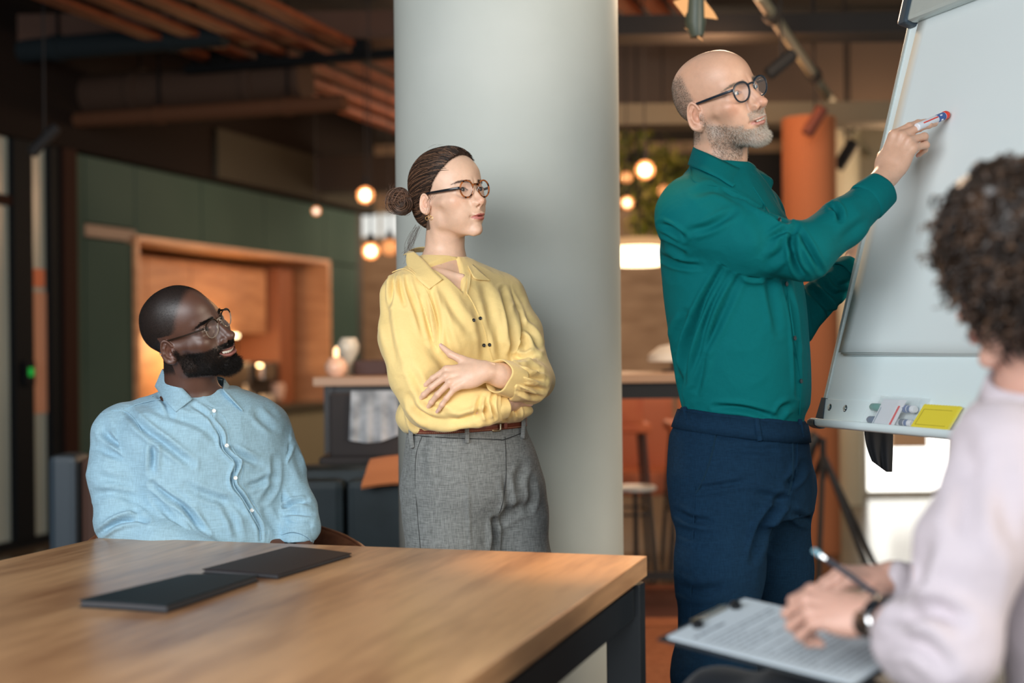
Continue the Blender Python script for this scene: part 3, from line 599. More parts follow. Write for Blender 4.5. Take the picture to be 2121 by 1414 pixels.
def head_sdf(p, H):
    x, y, z = p; ya = np.abs(y); q = (x, ya, z)
    c = H['cran']; d = ell(p, (c[0], 0, c[1]), c[2:])
    c = H['fore']; d = smin(d, ell(p, (c[0], 0, c[1]), c[2:]), 22)
    d = smin(d, ell(p, (36, 0, 0), (52, 58, 62)), 18)
    if H['brow']:
        b = H['brow']
        d = smin(d, cap(q, (86+b, 8, 32), (66, 41, 36), 6.0*b+1, 2.5*b+1), 17)
    c = H['cheek']; d = smin(d, ell(q, c[:3], c[3:]), 22)
    d = smin(d, cap(q, (38, c[1]+13, c[2]+2), (8, 61, 2), 7, 6), 18)
    d = smin(d, ell(p, (70, 0, -42), (27, H['maxf']+3, 30)), 20)
    jy, jz, jr = H['jawy'], H['jawz'], H['jawr']
    d = smin(d, cap(q, (6, jy, jz), (75, H['chinw'], -86), jr, jr), 24)
    d = smin(d, cap(q, (3, jy+8, -12), (6, jy, jz), 12, jr), 22)
    d = smin(d, ell(p, (36, 0, -58), (44, jy-8, 32)), 18)
    c = H['chin']; d = smin(d, ell(p, (c[0], 0, c[1]), (c[2], c[3], c[4])), 13)
    cf = H['cheekf']
    d = smin(d, ell(q, (52, 30, -36), (29+cf, 21+cf, 32)), 20)
    # neck
    n = H['neck']; nx = H['neckx']
    # eye sockets
    ex, ey, ez, er = H['eye']
    d = smax(d, -ell(q, (ex+22, ey-1, ez+1), (15.5, 19, 11.5)), 10)
    # nose
    nt = H['nose']; br = H['bridge']
    ns = cap(p, (br[0], 0, br[1]), (nt[0]-4, 0, nt[1]+6), br[2], nt[2]-2)
    ns = smin(ns, ell(p, (nt[0], 0, nt[1]), (nt[2], nt[2]*1.05, nt[2]*.92)), 7)
    ns = smin(ns, cap(q, (br[0]-5, 5, br[1]-12), (nt[0]-16, 11, nt[1]-1), 6, 8), 9)
    a = H['ala']
    ns = smin(ns, ell(q, (nt[0]-12.5, a[0], nt[1]-5), (10.5, a[1], a[2])), 4.5)
    ns = smin(ns, cap(p, (nt[0]-3, 0, nt[1]-6), (nt[0]-14, 0, nt[1]-12), 5, 6), 5)
    d = smin(d, ns, 7)
    d = smax(d, -ell(q, (nt[0]-8, a[0]*.52, nt[1]-12), (7, a[0]*.3, 5)), 2.5)
    # lips
    mo, sm = H['mouth'], H['smile']
    mz = -51.0; lw = H['lipw'] + sm*4
    curve = sm*6*(ya/24)**2                       # corners rise with a smile
    qz = (x + (ya/24)**2*(7+sm*3) - H.get('lipx', 0), ya, z - curve)
    up = ell(qz, (98.3, 5.5, mz+4.2+mo*.5), (8.5, lw-6, H['lipu']-1.2))
    lo = ell(qz, (97, 0, mz-5.5-mo*.6), (8.5, lw-5, H['lipl']-.5))
    d = smin(d, up, 5); d = smin(d, lo, 5)
    d = smax(d, -ell(qz, (107, 0, mz-.3), (14 if not mo else 22, lw, 1.0 + mo*.62)), 2.2)
    d = smax(d, -ell(q, (lw*0+91-sm*2, lw+2.5, mz+curve.max()*0+sm*6), (7, 3.5, 3.5)), 6)
    d = smax(d, -cap(p, (109.5, 0, -34), (110.5, 0, -42), 2.6, 2.4), 4)      # philtrum
    d = smax(d, -ell(p, (104, 0, mz-17), (6.5, 15, 5)), 9)                # under the lower lip
    if sm: d = smax(d, -cap(q, (104, 19, -22), (93, lw+9, -48), 2.2, 2.6), 8)  # nasolabial fold
    else: d = smax(d, -cap(q, (103, 19, -24), (93, lw+8, -44), 1.2, 1.4), 9)
    # eyelids
    e = (x, ya, z)
    lidb = sph(q, (ex, ey, ez), er+1.4)
    d = smin(d, lidb, 4.5)
    d = smin(d, ell(q, (ex-3, ey+13, ez-1), (9, 7, 10)), 7)
    lz = H['lid']
    az = z-(ya-ey)*.1
    hole = ell((x, ya, az), (ex+14, ey-2.2, ez-.6), (11.5, 11.2, lz))
    hole = np.maximum(hole, ell((x, ya, az), (ex+10, ey-2.2, ez-1.6), (22, 10.8, lz*1.25)))
    d = smax(d, -hole, 1.6)
    d = smax(d, -cap(q, (ex+11.5, ey-11, ez+7.2), (ex+8.5, ey+13, ez+7), .9, .9), 2.4)    # lid crease
    # ears
    if H['ears']:
        u, v, w = ear_frame(ya, p, H)
        k = H['ears']; u = u/k; v = v/k; w = w/k
        uw = u*(1 + v*.007)
        e = ell((uw, v, w + u*0.05), (0, 2, 0), (16, 28, 4.2))
        rho = np.sqrt((uw/14.2)**2 + ((v-3)/26)**2) + 1e-5
        g = np.sqrt((uw/14.2**2)**2 + ((v-3)/26**2)**2) / rho
        ring = np.sqrt(((rho-1)/np.maximum(g, .02))**2 + (w-3.2)**2) - 2.9
        ring = np.where((u < -6) & (v < 8), ring + 4, ring)
        e = smax(e, -ell((uw, v, w), (-1, 5, 6), (10.8, 20, 5.6)), 2.5)
        e = smin(e, ring, 2.2)
        e = smin(e, chain((uw, v, w), [(-2, 19, 2.2), (5.5, 12, 2.6), (8, 2, 2.6), (5, -8, 2.4), (0, -12, 2.0)], [2, 2.4, 2.6, 2.4, 2.2], 2), 2.2)
        e = smin(e, ell((u, v, w), (-1, -21, .8), (8, 8.5, 4)), 4)
        e = smin(e, ell((u, v, w), (-8.5, -3, 4), (3.4, 6.5, 3)), 3)
        e = smax(e, -ell((u, v, w), (-3, -1, 4.5), (5.2, 8.5, 6.5)), 2.5)
        d = smin(d, e*k*.9, 3.2)
    return d
def fit_pose(loc, pix, Y0, s=1.0, yaw0=math.radians(-40), iters=60, wts=None, fixY=True):
    """rotation + translation (Gauss-Newton) so the local landmarks (mm) project on the given photo pixels"""
    loc = np.array(loc, float) * .001 * s; pix = np.array(pix, float)
    W = np.ones(len(loc)) if wts is None else np.array(wts, float)
    c = np.array(P(*pix.mean(0), Y0))
    prm = np.array([yaw0, 0, 0, *c])
    def R(a):
        cy, sy = math.cos(a[0]), math.sin(a[0]); cp, sp = math.cos(a[1]), math.sin(a[1]); cr, sr = math.cos(a[2]), math.sin(a[2])
        Rz = np.array([[cy, -sy, 0], [sy, cy, 0], [0, 0, 1]]); Ry = np.array([[cp, 0, -sp], [0, 1, 0], [sp, 0, cp]])
        Rx = np.array([[1, 0, 0], [0, cr, -sr], [0, sr, cr]]); return Rz @ Ry @ Rx
    def res(q):
        r = (proj(loc @ R(q).T + q[3:]) - pix) * W[:, None]
        return np.concatenate([r.ravel(), [(q[4]-Y0)*3000 if fixY else 0], q[1:3]*6])
    for _ in range(iters):
        r0 = res(prm); J = np.stack([(res(prm + np.eye(6)[i]*1e-5) - r0)/1e-5 for i in range(6)], 1)
        st = np.linalg.solve(J.T @ J + np.eye(6)*1e-3, -J.T @ r0)
        prm = prm + np.clip(st, -.3, .3)
    return R(prm), prm[3:], prm[:3], res(prm)[:-3].reshape(-1, 2)
class Head:
    """places the local head frame in the world; dd = list of (local mm point, target pixel, radius mm) corrections"""
    def __init__(s, H, R, T, scale=1.0, warps=()):
        s.H, s.R, s.T, s.s = H, R, T, scale
        s.w = []
        for lp, px, rad in warps:
            wpt = s.world(np.array([lp], float))[0]; cur = proj(wpt[None])[0]
            tgt = np.array(P(px[0], px[1], wpt[1])); dl = (tgt - wpt) @ R * 1000 / scale
            s.w.append((np.array(lp, float), dl, rad))
    def world(s, L): return (np.asarray(L, float) * .001 * s.s) @ s.R.T + s.T
    def local(s, Wp): return (np.asarray(Wp, float) - s.T) @ s.R * 1000 / s.s
    def lp(s, p):
        k = 1000 / s.s; R, T = s.R, s.T
        x = p[0]-T[0]; y = p[1]-T[1]; z = p[2]-T[2]
        return ((x*R[0, 0]+y*R[1, 0]+z*R[2, 0])*k, (x*R[0, 1]+y*R[1, 1]+z*R[2, 1])*k, (x*R[0, 2]+y*R[1, 2]+z*R[2, 2])*k)
    def sdf(s, p):
        q = s.lp(p); d = head_sdf(q, s.H)
        b = s.H.get('base')
        if b is not None:
            n = s.H['neck']; bl = s.local(np.array([b], float))[0]
            top = np.array([n[0], 0, -32.])
            nn = cap(q, top, bl, n[2], n[3])
            ya = (q[0], np.abs(q[1]), q[2])
            ax = bl-top; ax /= np.linalg.norm(ax)
            fr = top + ax*62 + np.array([n[2]-3, 0, 0])
            if s.H['adam']: nn = smin(nn, ell(q, fr, (6, 7, 13)), 14)
            for sd in (1, -1): nn = smin(nn, cap(q, (-12, 52*sd, -20), (bl[0]+n[3]*.75, 14*sd+bl[1], bl[2]+22), 12, 8), 14)
            d = smin(d, nn, 15)
        return d * (.001*s.s)
    def warp(s, v):
        if not s.w: return v
        L = s.local(v); out = L.copy()
        C = np.array([a for a, _, _ in s.w]); D = np.array([b for _, b, _ in s.w]); Rd = np.array([c for _, _, c in s.w])
        K = np.exp(-((C[:, None]-C[None])**2).sum(-1) / Rd[None]**2)
        Wt = np.linalg.solve(K + np.eye(len(C))*.35, D)
        G = np.exp(-((L[:, None]-C[None])**2).sum(-1) / Rd[None]**2)
        return s.world(L + G @ Wt).astype('f4')
def mixc(a, b, t): t = np.clip(t, 0, 1)[:, None]; return a*(1-t) + np.array(b)*t
def blob(L, c, r, sym=True):
    y = np.abs(L[:, 1]) if sym else L[:, 1]
    return np.exp(-(((L[:, 0]-c[0])/r[0])**2 + ((y-c[1])/r[1])**2 + ((L[:, 2]-c[2])/r[2])**2))
def sstep(a, b, x): t = np.clip((x-a)/(b-a), 0, 1); return t*t*(3-2*t)
def lip_mask(L, H):
    ya = np.abs(L[:, 1]); sm, mo = H['smile'], H['mouth']; lw = H['lipw']+sm*4
    zz = L[:, 2] - sm*6*(ya/24)**2 + 51
    u = np.clip(1-(ya/(lw+1))**2, 0, 1)
    top = (H['lipu']+1.6+mo*.5) * u**.7 * (1-.22*np.exp(-(ya/3.2)**2)); bot = -(H['lipl']+4.6+mo*.8) * u**.6
    m_ = sstep(0, 1.6, top-zz) * sstep(0, 1.6, zz-bot)
    return m_ * (L[:, 0] > 78)
def skin_colors(v, hd, base, lip, red=(.75, .3, .22), redk=.35, extra=None):
    L = hd.local(v); H = hd.H
    c = np.tile(np.array(base, 'f4'), (len(v), 1))
    nt = H['nose']
    r = blob(L, (nt[0], 0, nt[1]), (14, 12, 12)) + .8*blob(L, (70, 46, -10), (22, 18, 16)) + .7*blob(L, (-8, 76, 0), (22, 12, 32)) + .4*blob(L, (85, 0, -84), (14, 16, 12))
    rc = np.array(red)*np.array(base)/max(base)*1.6
    c = mixc(c, np.clip(np.array(base)*np.array([1.0, .62, .55]), 0, 1), r*redk)
    n = grid_noise(L, 9, 3)*.04 + grid_noise(L, 2.6, 5)*.03
    c = c*(1+n[:, None])
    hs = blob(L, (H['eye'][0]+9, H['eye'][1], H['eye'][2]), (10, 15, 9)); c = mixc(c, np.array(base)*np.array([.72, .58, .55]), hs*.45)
    c = mixc(c, lip, lip_mask(L, H)*.9)
    e = H['eye']; ya = np.abs(L[:, 1]); lz = L[:, 2]-(ya-e[1])*.1 - (e[2]-.6)
    rim = np.exp(-((np.hypot((ya-e[1]+2.2)/11.6, lz/(H['lid']+.4))-1.02)/.16)**2)*(L[:, 0] > e[0]+3)
    c = mixc(c, np.array(base)*.18, rim*np.where(lz > -.5, .8, .35))
    c = mixc(c, (.62, .36, .32), .5*blob(L, (e[0]+8, 18.5, e[2]-1.5), (8, 2.5, 2.5)))
    if H.get('browc') is not None:
        zc = e[2] + 17 + H.get('arch', 0)*np.sin((ya-10)/40*PI*.75)*4 - (ya > 40)*(ya-40)*.35
        bm_ = sstep(4.2, 1.0, np.abs(L[:, 2]-zc)*(1+.6*sstep(35, 52, ya)))*sstep(9, 15, ya)*sstep(54, 44, ya)*(L[:, 0] > 50)
        c = mixc(c, H['browc'], bm_*.8)
    if extra: c = extra(c, L)
    return np.clip(c, 0.003, 1)
def strands(pos, nrm, dirs, length, rad, n=3, curl=0.0, seg=2, droop=0.0, rng=None):
    """tapering hair strands as one triangle mesh"""
    rng = rng or RNG; N = len(pos)
    d = dirs/np.linalg.norm(dirs, axis=1, keepdims=True)
    a = np.cross(d, rng.normal(size=(N, 3))); a /= np.linalg.norm(a, axis=1, keepdims=True)+1e-9
    b = np.cross(d, a)
    V = []
    length = np.broadcast_to(length, (N,)); rad = np.broadcast_to(rad, (N,))
    for s in range(seg):
        t = s/seg; c = pos + d*(length*t)[:, None] + a*(curl*math.sin(t*PI)*length)[:, None] - np.array([0, 0, 1])*(droop*t*t*length)[:, None]
        for k in range(n):
            an = 2*PI*k/n
            V.append(c + (a*math.cos(an) + b*math.sin(an))*(rad*(1-t*.45))[:, None])
    V.append(pos + d*length[:, None] - np.array([0, 0, 1])*(droop*length)[:, None])
    V = np.stack(V, 1); m = V.shape[1]; F = []
    for s in range(seg-1):
        for k in range(n):
            k2 = (k+1) % n
            F += [(s*n+k, s*n+k2, (s+1)*n+k2), (s*n+k, (s+1)*n+k2, (s+1)*n+k)]
    for k in range(n): F.append(((seg-1)*n+k, (seg-1)*n+(k+1) % n, m-1))
    F = np.array(F); faces = (F[None] + (np.arange(N)*m)[:, None, None]).reshape(-1, 3)
    return V.reshape(-1, 3), faces
def scatter(v, q, dens, rng=None):
    """random points on the quads with per-vertex density (points / m2) -> positions, normals, vertex index"""
    rng = rng or RNG
    a, b, c, d = v[q[:, 0]], v[q[:, 1]], v[q[:, 2]], v[q[:, 3]]
    fn = np.cross(c-a, d-b)*.5; ar = np.linalg.norm(fn, axis=1)
    lam = ar * dens[q].mean(1)
    k = rng.poisson(lam); idx = np.repeat(np.arange(len(q)), k)
    s, t = rng.random(len(idx))[:, None], rng.random(len(idx))[:, None]
    p = (a[idx]*(1-s)+b[idx]*s)*(1-t) + (d[idx]*(1-s)+c[idx]*s)*t
    return p, fn[idx]/ar[idx][:, None], q[idx, 0]
def eyeball(hd, side, iris, look, parent):
    ex, ey, ez, er = hd.H['eye']
    c = hd.world([[ex, ey*side, ez]])[0]; R = er*.001*hd.s
    z = np.array(look, float); z /= np.linalg.norm(z); x = np.cross([0, 0, 1], z); x /= np.linalg.norm(x); y = np.cross(z, x)
    prof = [(0, 1.04), (.19, 1.035), (.33, 1.0), (.47, .93), (.51, .89), (.55, .85)] + [(math.sin(t), math.cos(t)) for t in np.linspace(.62, PI-.05, 16)]
    v = []; f = []; col = []; n = 28
    for i, (r, h) in enumerate(prof):
        for k in range(n):
            an = 2*PI*k/n; v.append(c + R*(x*r*math.cos(an) + y*r*math.sin(an) + z*h))
            if r < .2 and i < 2: cc = (.004, .004, .004)
            elif i < 4: s = .8+.4*random.random(); cc = tuple(q*s for q in iris)
            elif i == 4: cc = tuple(q*.25 for q in iris)
            else: cc = (.72, .66, .62)
            col.append(cc)
    for i in range(len(prof)-1):
        for k in range(n): f.append((i*n+k, (i+1)*n+k, (i+1)*n+(k+1) % n, i*n+(k+1) % n))
    o = mesh_np('eye', np.array(v), np.array(f), M['eye'], parent, colors=np.array(col))
    return o
def brow(hd, v, q, col, dens=1.2e6, length=.007, thick=5.0, parent=None, arch=0.0, w=1.0, mat=None):
    L = hd.local(v); ya = np.abs(L[:, 1]); ez = hd.H['eye'][2]
    zc = ez + 17 + arch*np.sin((ya-10)/40*PI*.75)*4 - (ya > 40)*(ya-40)*.35
    m_ = sstep(thick, thick*.4, np.abs(L[:, 2]-zc)*2*(1+.6*sstep(35, 52, ya))) * sstep(9, 14, ya) * sstep(54, 46, ya) * (L[:, 0] > 50)
    p, n, i = scatter(v, q, m_*dens)
    Lp = hd.local(p); sgn = np.sign(Lp[:, 1])
    d = np.stack([-.25-0*sgn, sgn, .35-.012*np.abs(Lp[:, 1])], 1) @ hd.R.T + n*.35 + RNG.normal(size=p.shape)*.15
    V, Fc = strands(p, n, d, length*(.6+.6*RNG.random(len(p))), .00022*w, 3)
    return tag(mesh_np('eyebrow', V, Fc, mat, parent, smooth=False), kind='stuff')
def glasses(hd, parent, name, lensz, lensr, lx, topmat, rimr=1.6, shape='round', mat=None, tmat=None, gap=9.0, lensmat=None, wrap=.10, tilt=.12, top=None, lx_y=None, earz=30, bottom_r=None):
    g = bpy.data.objects.new(name, None); COL.objects.link(g); setpar(g, parent)
    ly = gap + lensr[0]
    W = lambda pts: [Vector(a) for a in hd.world(np.array(pts, float))]
    rims = {}
    for sd in (1, -1):
        loop = []
        for k in range(40):
            a = 2*PI*k/40; cu, su = math.cos(a), math.sin(a)
            e = 2.0 if shape == 'round' else 2.35
            u = lensr[0]*math.copysign(abs(cu)**(2/e), cu); w_ = lensr[1]*math.copysign(abs(su)**(2/e), su)
            if shape != 'round' and w_ > 0: u *= 1.0; w_ *= .93
            if shape != 'round' and w_ < 0: u *= 1 - .12*abs(w_/lensr[1])
            loop.append((lx - wrap*abs(u + ly)*.9 + w_*tilt - (u*0), sd*(ly + u), lensz + w_))
        rims[sd] = loop
        mb = MB(); pts = W(loop); mb.tube(pts + pts[:2], rimr*.001*hd.s, 8, caps=False)
        mb.build('rim', mat, g, True)
        if topmat: MB().tube(W([(q_[0]+.3, q_[1], q_[2]+.2) for q_ in loop[1:20]]), rimr*.00118*hd.s, 8).build('brow_rim', topmat, g, True)
        cen = np.mean(loop, 0); lens = []; fc = []
        rr = [(0, 1.2), (.5, .9), (1.0, 0)]
        vv = [list(cen + np.array([1.0, 0, 0]))]
        for s_ in (.5, 1.0):
            for q_ in loop: vv.append(list(cen + (np.array(q_)-cen)*s_ + np.array([(1-s_)*1.2, 0, 0])))
        n = 40
        for k in range(n): fc.append((0, 1+k, 1+(k+1) % n)); fc.append((1+k, 1+n+k, 1+n+(k+1) % n, 1+(k+1) % n))
        mesh_np('lens', [tuple(a) for a in W(vv)], fc, lensmat or M['lens'], g)
        # hinge block and temple
        hy = ly + lensr[0]; hz = lensz + (lensr[1]*.35 if top is None else top)
        hx = lx - wrap*(hy+ly)*.9 + .35*lensr[1]*tilt
        pts = W([(hx+1, sd*(hy-1), hz), (hx-1, sd*(hy+3.5), hz), (hx-6, sd*(hy+6), hz), (hx-40, sd*(max(hy+5, 70)), hz-(hz-earz)*.35), (6, sd*73, earz), (-6, sd*71, earz-1), (-18, sd*69, earz-13), (-26, sd*67, earz-34)])
        MB().tube(pts, [rimr*.0011*hd.s]*3 + [rimr*.00095*hd.s]*5, 8, flat=1.5).build('temple', tmat or mat, g, True)
    yb = gap + lensr[0]*.06
    bz = lensz + lensr[1]*.42
    MB().tube(W([(lx-.5, yb, bz), (lx+1.5, yb*.5, bz+2.2), (lx+2, 0, bz+2.6), (lx+1.5, -yb*.5, bz+2.2), (lx-.5, -yb, bz)]), rimr*.00105*hd.s, 8).build('bridge', mat, g, True)
    for sd in (1, -1):
        MB().tube(W([(lx-2, sd*(gap-.5), lensz-1), (lx-6, sd*(gap-1.5), lensz-4), (lx-6, sd*(gap-.8), lensz-9)]), [.0006, .0016, .0016], 8).build('nose_pad', M['pad'], g, True)
    return g

def silhouette_warps(H, R, T, s, pts, rad=34, off=0.0):
    """pts: (px, py, nx, ny) outline points with outward image direction; finds the outline vertex there and pulls it onto the point"""
    hd = Head(H, R, T, s)
    v, q = extract(hd.sdf, hd.T - .2*s, hd.T + .17*s, .005*s)
    uv = proj(v); L = hd.local(v); out = []
    ok0 = L[:, 2] > -135
    for it in pts:
        px, py, nx, ny = it[:4]; r = it[4] if len(it) > 4 else rad
        n = np.array([nx, ny], float); n /= np.linalg.norm(n); t = np.array([-n[1], n[0]])
        w = (uv - (px, py)) @ n; lim = 14; a = np.abs((uv - (px, py)) @ t)
        ok = ok0 & (a < 4.0) & (np.abs(w) < 60)
        if not ok.any(): continue
        i = np.nonzero(ok)[0][np.argmax(w[ok])]
        if SILV: print('sil', np.round((px, py)), 'gap', round(float(w[i]), 1), 'L', np.round(L[i]))
        tgt = uv[i] - n * np.clip(w[i], -lim, lim)
        out.append((L[i], tgt, r))
    return out
def cpts(ox, oy, k, pts):
    """outline points read in a zoomed crop (origin ox, oy; k px per photo px); directions from the polyline's left normal"""
    a = np.array([p[:2] for p in pts], float)/k + (ox, oy); o = []
    for i in range(len(a)):
        t = a[min(i+1, len(a)-1)] - a[max(i-1, 0)]; n = np.array([t[1], -t[0]]); n /= np.linalg.norm(n)
        o.append((a[i][0], a[i][1], n[0], n[1]) + tuple(pts[i][2:]))
    return o
LM = dict(lensN=(97, -31, 17), lensF=(97, 31, 17), tragus=(6, -68, 0), lobe=(0, -71, -27), eartop=(-12, -80, 26), eye=(84, -32, 19), eye2=(84, 32, 19), tip=(122, 0, -15), sub=(104, 0, -30), mc=(92, -24, -51), mid=(106, 0, -51), chin=(97, 0, -86), ala=(100, -17, -19), nas=(93, 0, 20))

def teeth(hd, parent, z, w, n, hgt=9.4):
    """a row of upper teeth following the dental arch"""
    obs = []
    for i in range(-n//2, n//2 + 1):
        a = i*.185; y = 26*math.sin(a)*1.1; x = 74 + 22*math.cos(a)*1.0
        wd = 8.2 if abs(i) < 2 else 7
        c = np.array([x+.5, y, z + hd.H['smile']*6*(y/24)**2]); f = U([math.cos(a), math.sin(a)*1.3, 0]); s_ = np.array([-f[1], f[0], 0])
        V = []; 
        for sx in (-1, 1):
            for sz in (-1, 1):
                for sd in (-1, 1): V.append(c + s_*sx*wd/2.25 + np.array([0, 0, 1])*sz*4.6 + f*sd*2.0)
        mb = MB(); bm = bmesh.new(); bmesh.ops.create_cube(bm, size=1)
        bmesh.ops.bevel(bm, geom=bm.edges[:], offset=.22, segments=2, affect='EDGES')
        bm.verts.index_update()
        V = [c + s_*q.co.x*wd*.93 + np.array([0, 0, 1])*q.co.z*hgt + f*q.co.y*4.2 for q in bm.verts]
        mb.add(hd.world(np.array(V)), [[q.index for q in f_.verts] for f_ in bm.faces]); bm.free()
        obs.append(mb.build('tooth', M['tooth'], parent, True))
    return obs
def U(a): a = np.array(a, float); return a/np.linalg.norm(a)
# ---------------------------------------------------------------- bodies, hands, clothes
def U(a): a = np.array(a, float); return a/np.linalg.norm(a)
def basis(x, z):
    x = U(x); z = np.array(z, float); z = U(z - x*(z @ x)); return x, np.cross(z, x), z
def sec(py, xl, xr, Y, ang, ratio):
    """trunk section from its outline in the photo: row, left and right outline, depth, lateral axis angle, depth/width ratio"""
    a = np.array(P(xl, py, Y)); b = np.array(P(xr, py, Y)); c = (a+b)/2; hw = (b[0]-a[0])/2
    A = math.radians(ang); rx = hw/math.sqrt(math.cos(A)**2 + (ratio*math.sin(A))**2)
    return (c[2], c[0], c[1], rx, rx*ratio, A)
def hand_pts(side, curl, spread=(8, 1, -6, -14), thumb=((20, 26, -4), (48, 46, -10), (74, 58, -14), (98, 64, -16)), s=1.0, c2=None):
    """joint chains (mm, x to the fingers, y to the thumb, z out of the back of the hand)"""
    mcp = [(92, 27, 0), (96, 8, 2), (90, -11, 1), (80, -27, -3)]
    ln = [(43, 26, 21), (47, 29, 22), (44, 28, 21), (34, 20, 19)]
    out = []
    for i in range(4):
        p = np.array(mcp[i], float); pts = [p.copy()]; a = 0
        sp = math.radians(spread[i]); d0 = np.array([math.cos(sp), math.sin(sp), 0])
        cu = curl[i] if hasattr(curl[i], '__len__') else (curl[i], curl[i]*1.1, curl[i]*.7)
        for j in range(3):
            a += math.radians(cu[j]); p = p + (d0*math.cos(a) + np.array([0, 0, -1])*math.sin(a))*ln[i][j]; pts.append(p.copy())
        out.append(np.array(pts)*s)
    out.append(np.array(thumb, float)*s)
    if side < 0:
        for o in out: o[:, 1] *= -1
    return out
class Hand:
    def __init__(s, o, X, Z, side, curl, scale=1.0, fem=1.0, **kw):
        s.o = np.array(o, float); s.X, s.Y, s.Z = basis(X, Z); s.side = side; s.sc = scale; s.fem = fem
        s.ch = hand_pts(side, curl, **kw); s.k = scale*.001
    def loc(s, p):
        q = frame(p, s.o, s.X, s.Y, s.Z); return (q[0]/s.k, q[1]/s.k, q[2]/s.k)
    def world(s, L): L = np.asarray(L, float)*s.k; return s.o + L[..., 0:1]*s.X + L[..., 1:2]*s.Y + L[..., 2:3]*s.Z
    def sdf(s, p):
        q = s.loc(p); q = (q[0], q[1]*s.side, q[2]); f = s.fem
        d = ecap(q, (0, 0, -3), (30, 0, -2), 25*f, 26*f, (0, 0, 1), .72)
        d = smin(d, ecap(q, (34, 9, -2), (84, 17, -3), 26*f, 22*f, (0, 0, 1), .56), 14)
        d = smin(d, ecap(q, (30, -6, -4), (74, -17, -5), 24*f, 20*f, (0, 0, 1), .6), 14)
        d = smin(d, ell(q, (34, 22, -12), (24, 15, 13)), 12)            # thumb pad
        d = smin(d, ell(q, (38, -20, -12), (28, 12, 11)), 12)
        rr = [(10.2, 8.8, 8.1, 6.6), (10.4, 9.0, 8.2, 6.8), (9.9, 8.6, 7.8, 6.4), (8.9, 7.6, 7.0, 5.8)]
        for i in range(4):
            c = s.ch[i].copy(); c[:, 1] *= s.side
            e = chain(q, c, [r*f for r in rr[i]], 2.0)
            for j in (1, 2): e = smin(e, sph(q, c[j], (rr[i][j]+.7)*f), 3)
            e = smin(e, cap(q, (55, c[0][1]*.75, 0), c[0], 8*f, rr[i][0]*f), 6)
            d = smin(d, e, 4.5)
        c = s.ch[4].copy(); c[:, 1] *= s.side
        e = chain(q, c, [14*f, 12.5*f, 10.5*f, 7.6*f], 4); d = smin(d, e, 9)
        return d*s.k
    def box(s, pad=.02):
        A = np.concatenate([s.world(c) for c in s.ch] + [s.o[None]]); return A.min(0)-.03-pad, A.max(0)+.03+pad
    def nails(s, parent, mat):
        mb = MB()
        for i, c in enumerate(s.ch):
            a, b = c[-2], c[-1]; t = U(b-a)
            up = np.array([0, 0, 1.0]) if i < 4 else U(np.array([.1, s.side*.35, 1]))
            up = U(up - t*(up@t)); sd = np.cross(t, up); r = (6.4 if i < 4 else 7.2)*s.fem
            vs = []; F = []
            for iu in range(6):
                for iv in range(5):
                    u = (iu/5)*11-4.5; v = (iv/4-.5)*2
                    w = v*r*.72*(1-.12*(iu/5)**3*4*abs(v)*.3)
                    h = math.sqrt(max(1-(v*.72)**2, 0))*(r+.35) - max(0, u-4)*.12
                    vs.append(b + t*u + sd*w + up*h)
            for iu in range(5):
                for iv in range(4): F.append((iu*5+iv, (iu+1)*5+iv, (iu+1)*5+iv+1, iu*5+iv+1))
            mb.add(s.world(np.array(vs)), F)
        return mb.build('fingernails', mat, parent, True)
FOLDK = 1.4
def folds(v, n, items, mask=None):
    """press creases into a surface: items = (photo points, half width px, depth m[, ridge]) laid on the part of the surface facing the viewer"""
    uv = proj(v); vd = CAM - v; vd /= np.linalg.norm(vd, axis=1, keepdims=True)
    fc = sstep(.0, .25, (n*vd).sum(1)); 
    if mask is not None: fc = fc*mask
    disp = np.zeros(len(v))
    for it in items:
        pts, w, dep = np.array(it[0], float), it[1], it[2]; ridge = it[3] if len(it) > 3 else .55
        if len(pts) > 2:                     # smooth the polyline
            t = np.linspace(0, len(pts)-1, (len(pts)-1)*5+1); i = np.clip(t.astype(int), 0, len(pts)-2); f = (t-i)[:, None]
            p0 = pts[np.maximum(i-1, 0)]; p1 = pts[i]; p2 = pts[i+1]; p3 = pts[np.minimum(i+2, len(pts)-1)]
            pts = .5*((2*p1)+(-p0+p2)*f+(2*p0-5*p1+4*p2-p3)*f*f+(-p0+3*p1-3*p2+p3)*f**3)
        lo, hi = pts.min(0)-w*4, pts.max(0)+w*4
        k = np.nonzero((uv[:, 0] > lo[0]) & (uv[:, 0] < hi[0]) & (uv[:, 1] > lo[1]) & (uv[:, 1] < hi[1]) & (fc > 0))[0]
        if not len(k): continue
        q = uv[k]; best = np.full(len(k), 1e9); arc = np.zeros(len(k))
        sl = np.linalg.norm(np.diff(pts, axis=0), axis=1); cum = np.concatenate([[0], np.cumsum(sl)]); tot = cum[-1]
        for j in range(len(pts)-1):
            a, b = pts[j], pts[j+1]; d = b-a; t = np.clip(((q-a)@d)/(d@d+1e-9), 0, 1)
            ds = np.linalg.norm(q-a-t[:, None]*d, axis=1); m_ = ds < best; best[m_] = ds[m_]; arc[m_] = ((cum[j]+t*sl[j])/tot)[m_]
        tap = np.sqrt(np.clip(np.sin(np.clip(arc, .02, .98)*PI), 0, 1)); x = best/w
        prof = -np.exp(-x*x*1.3) + ridge*np.exp(-((x-1.75)/.75)**2)
        disp[k] += prof*dep*FOLDK*tap*fc[k]
    return disp
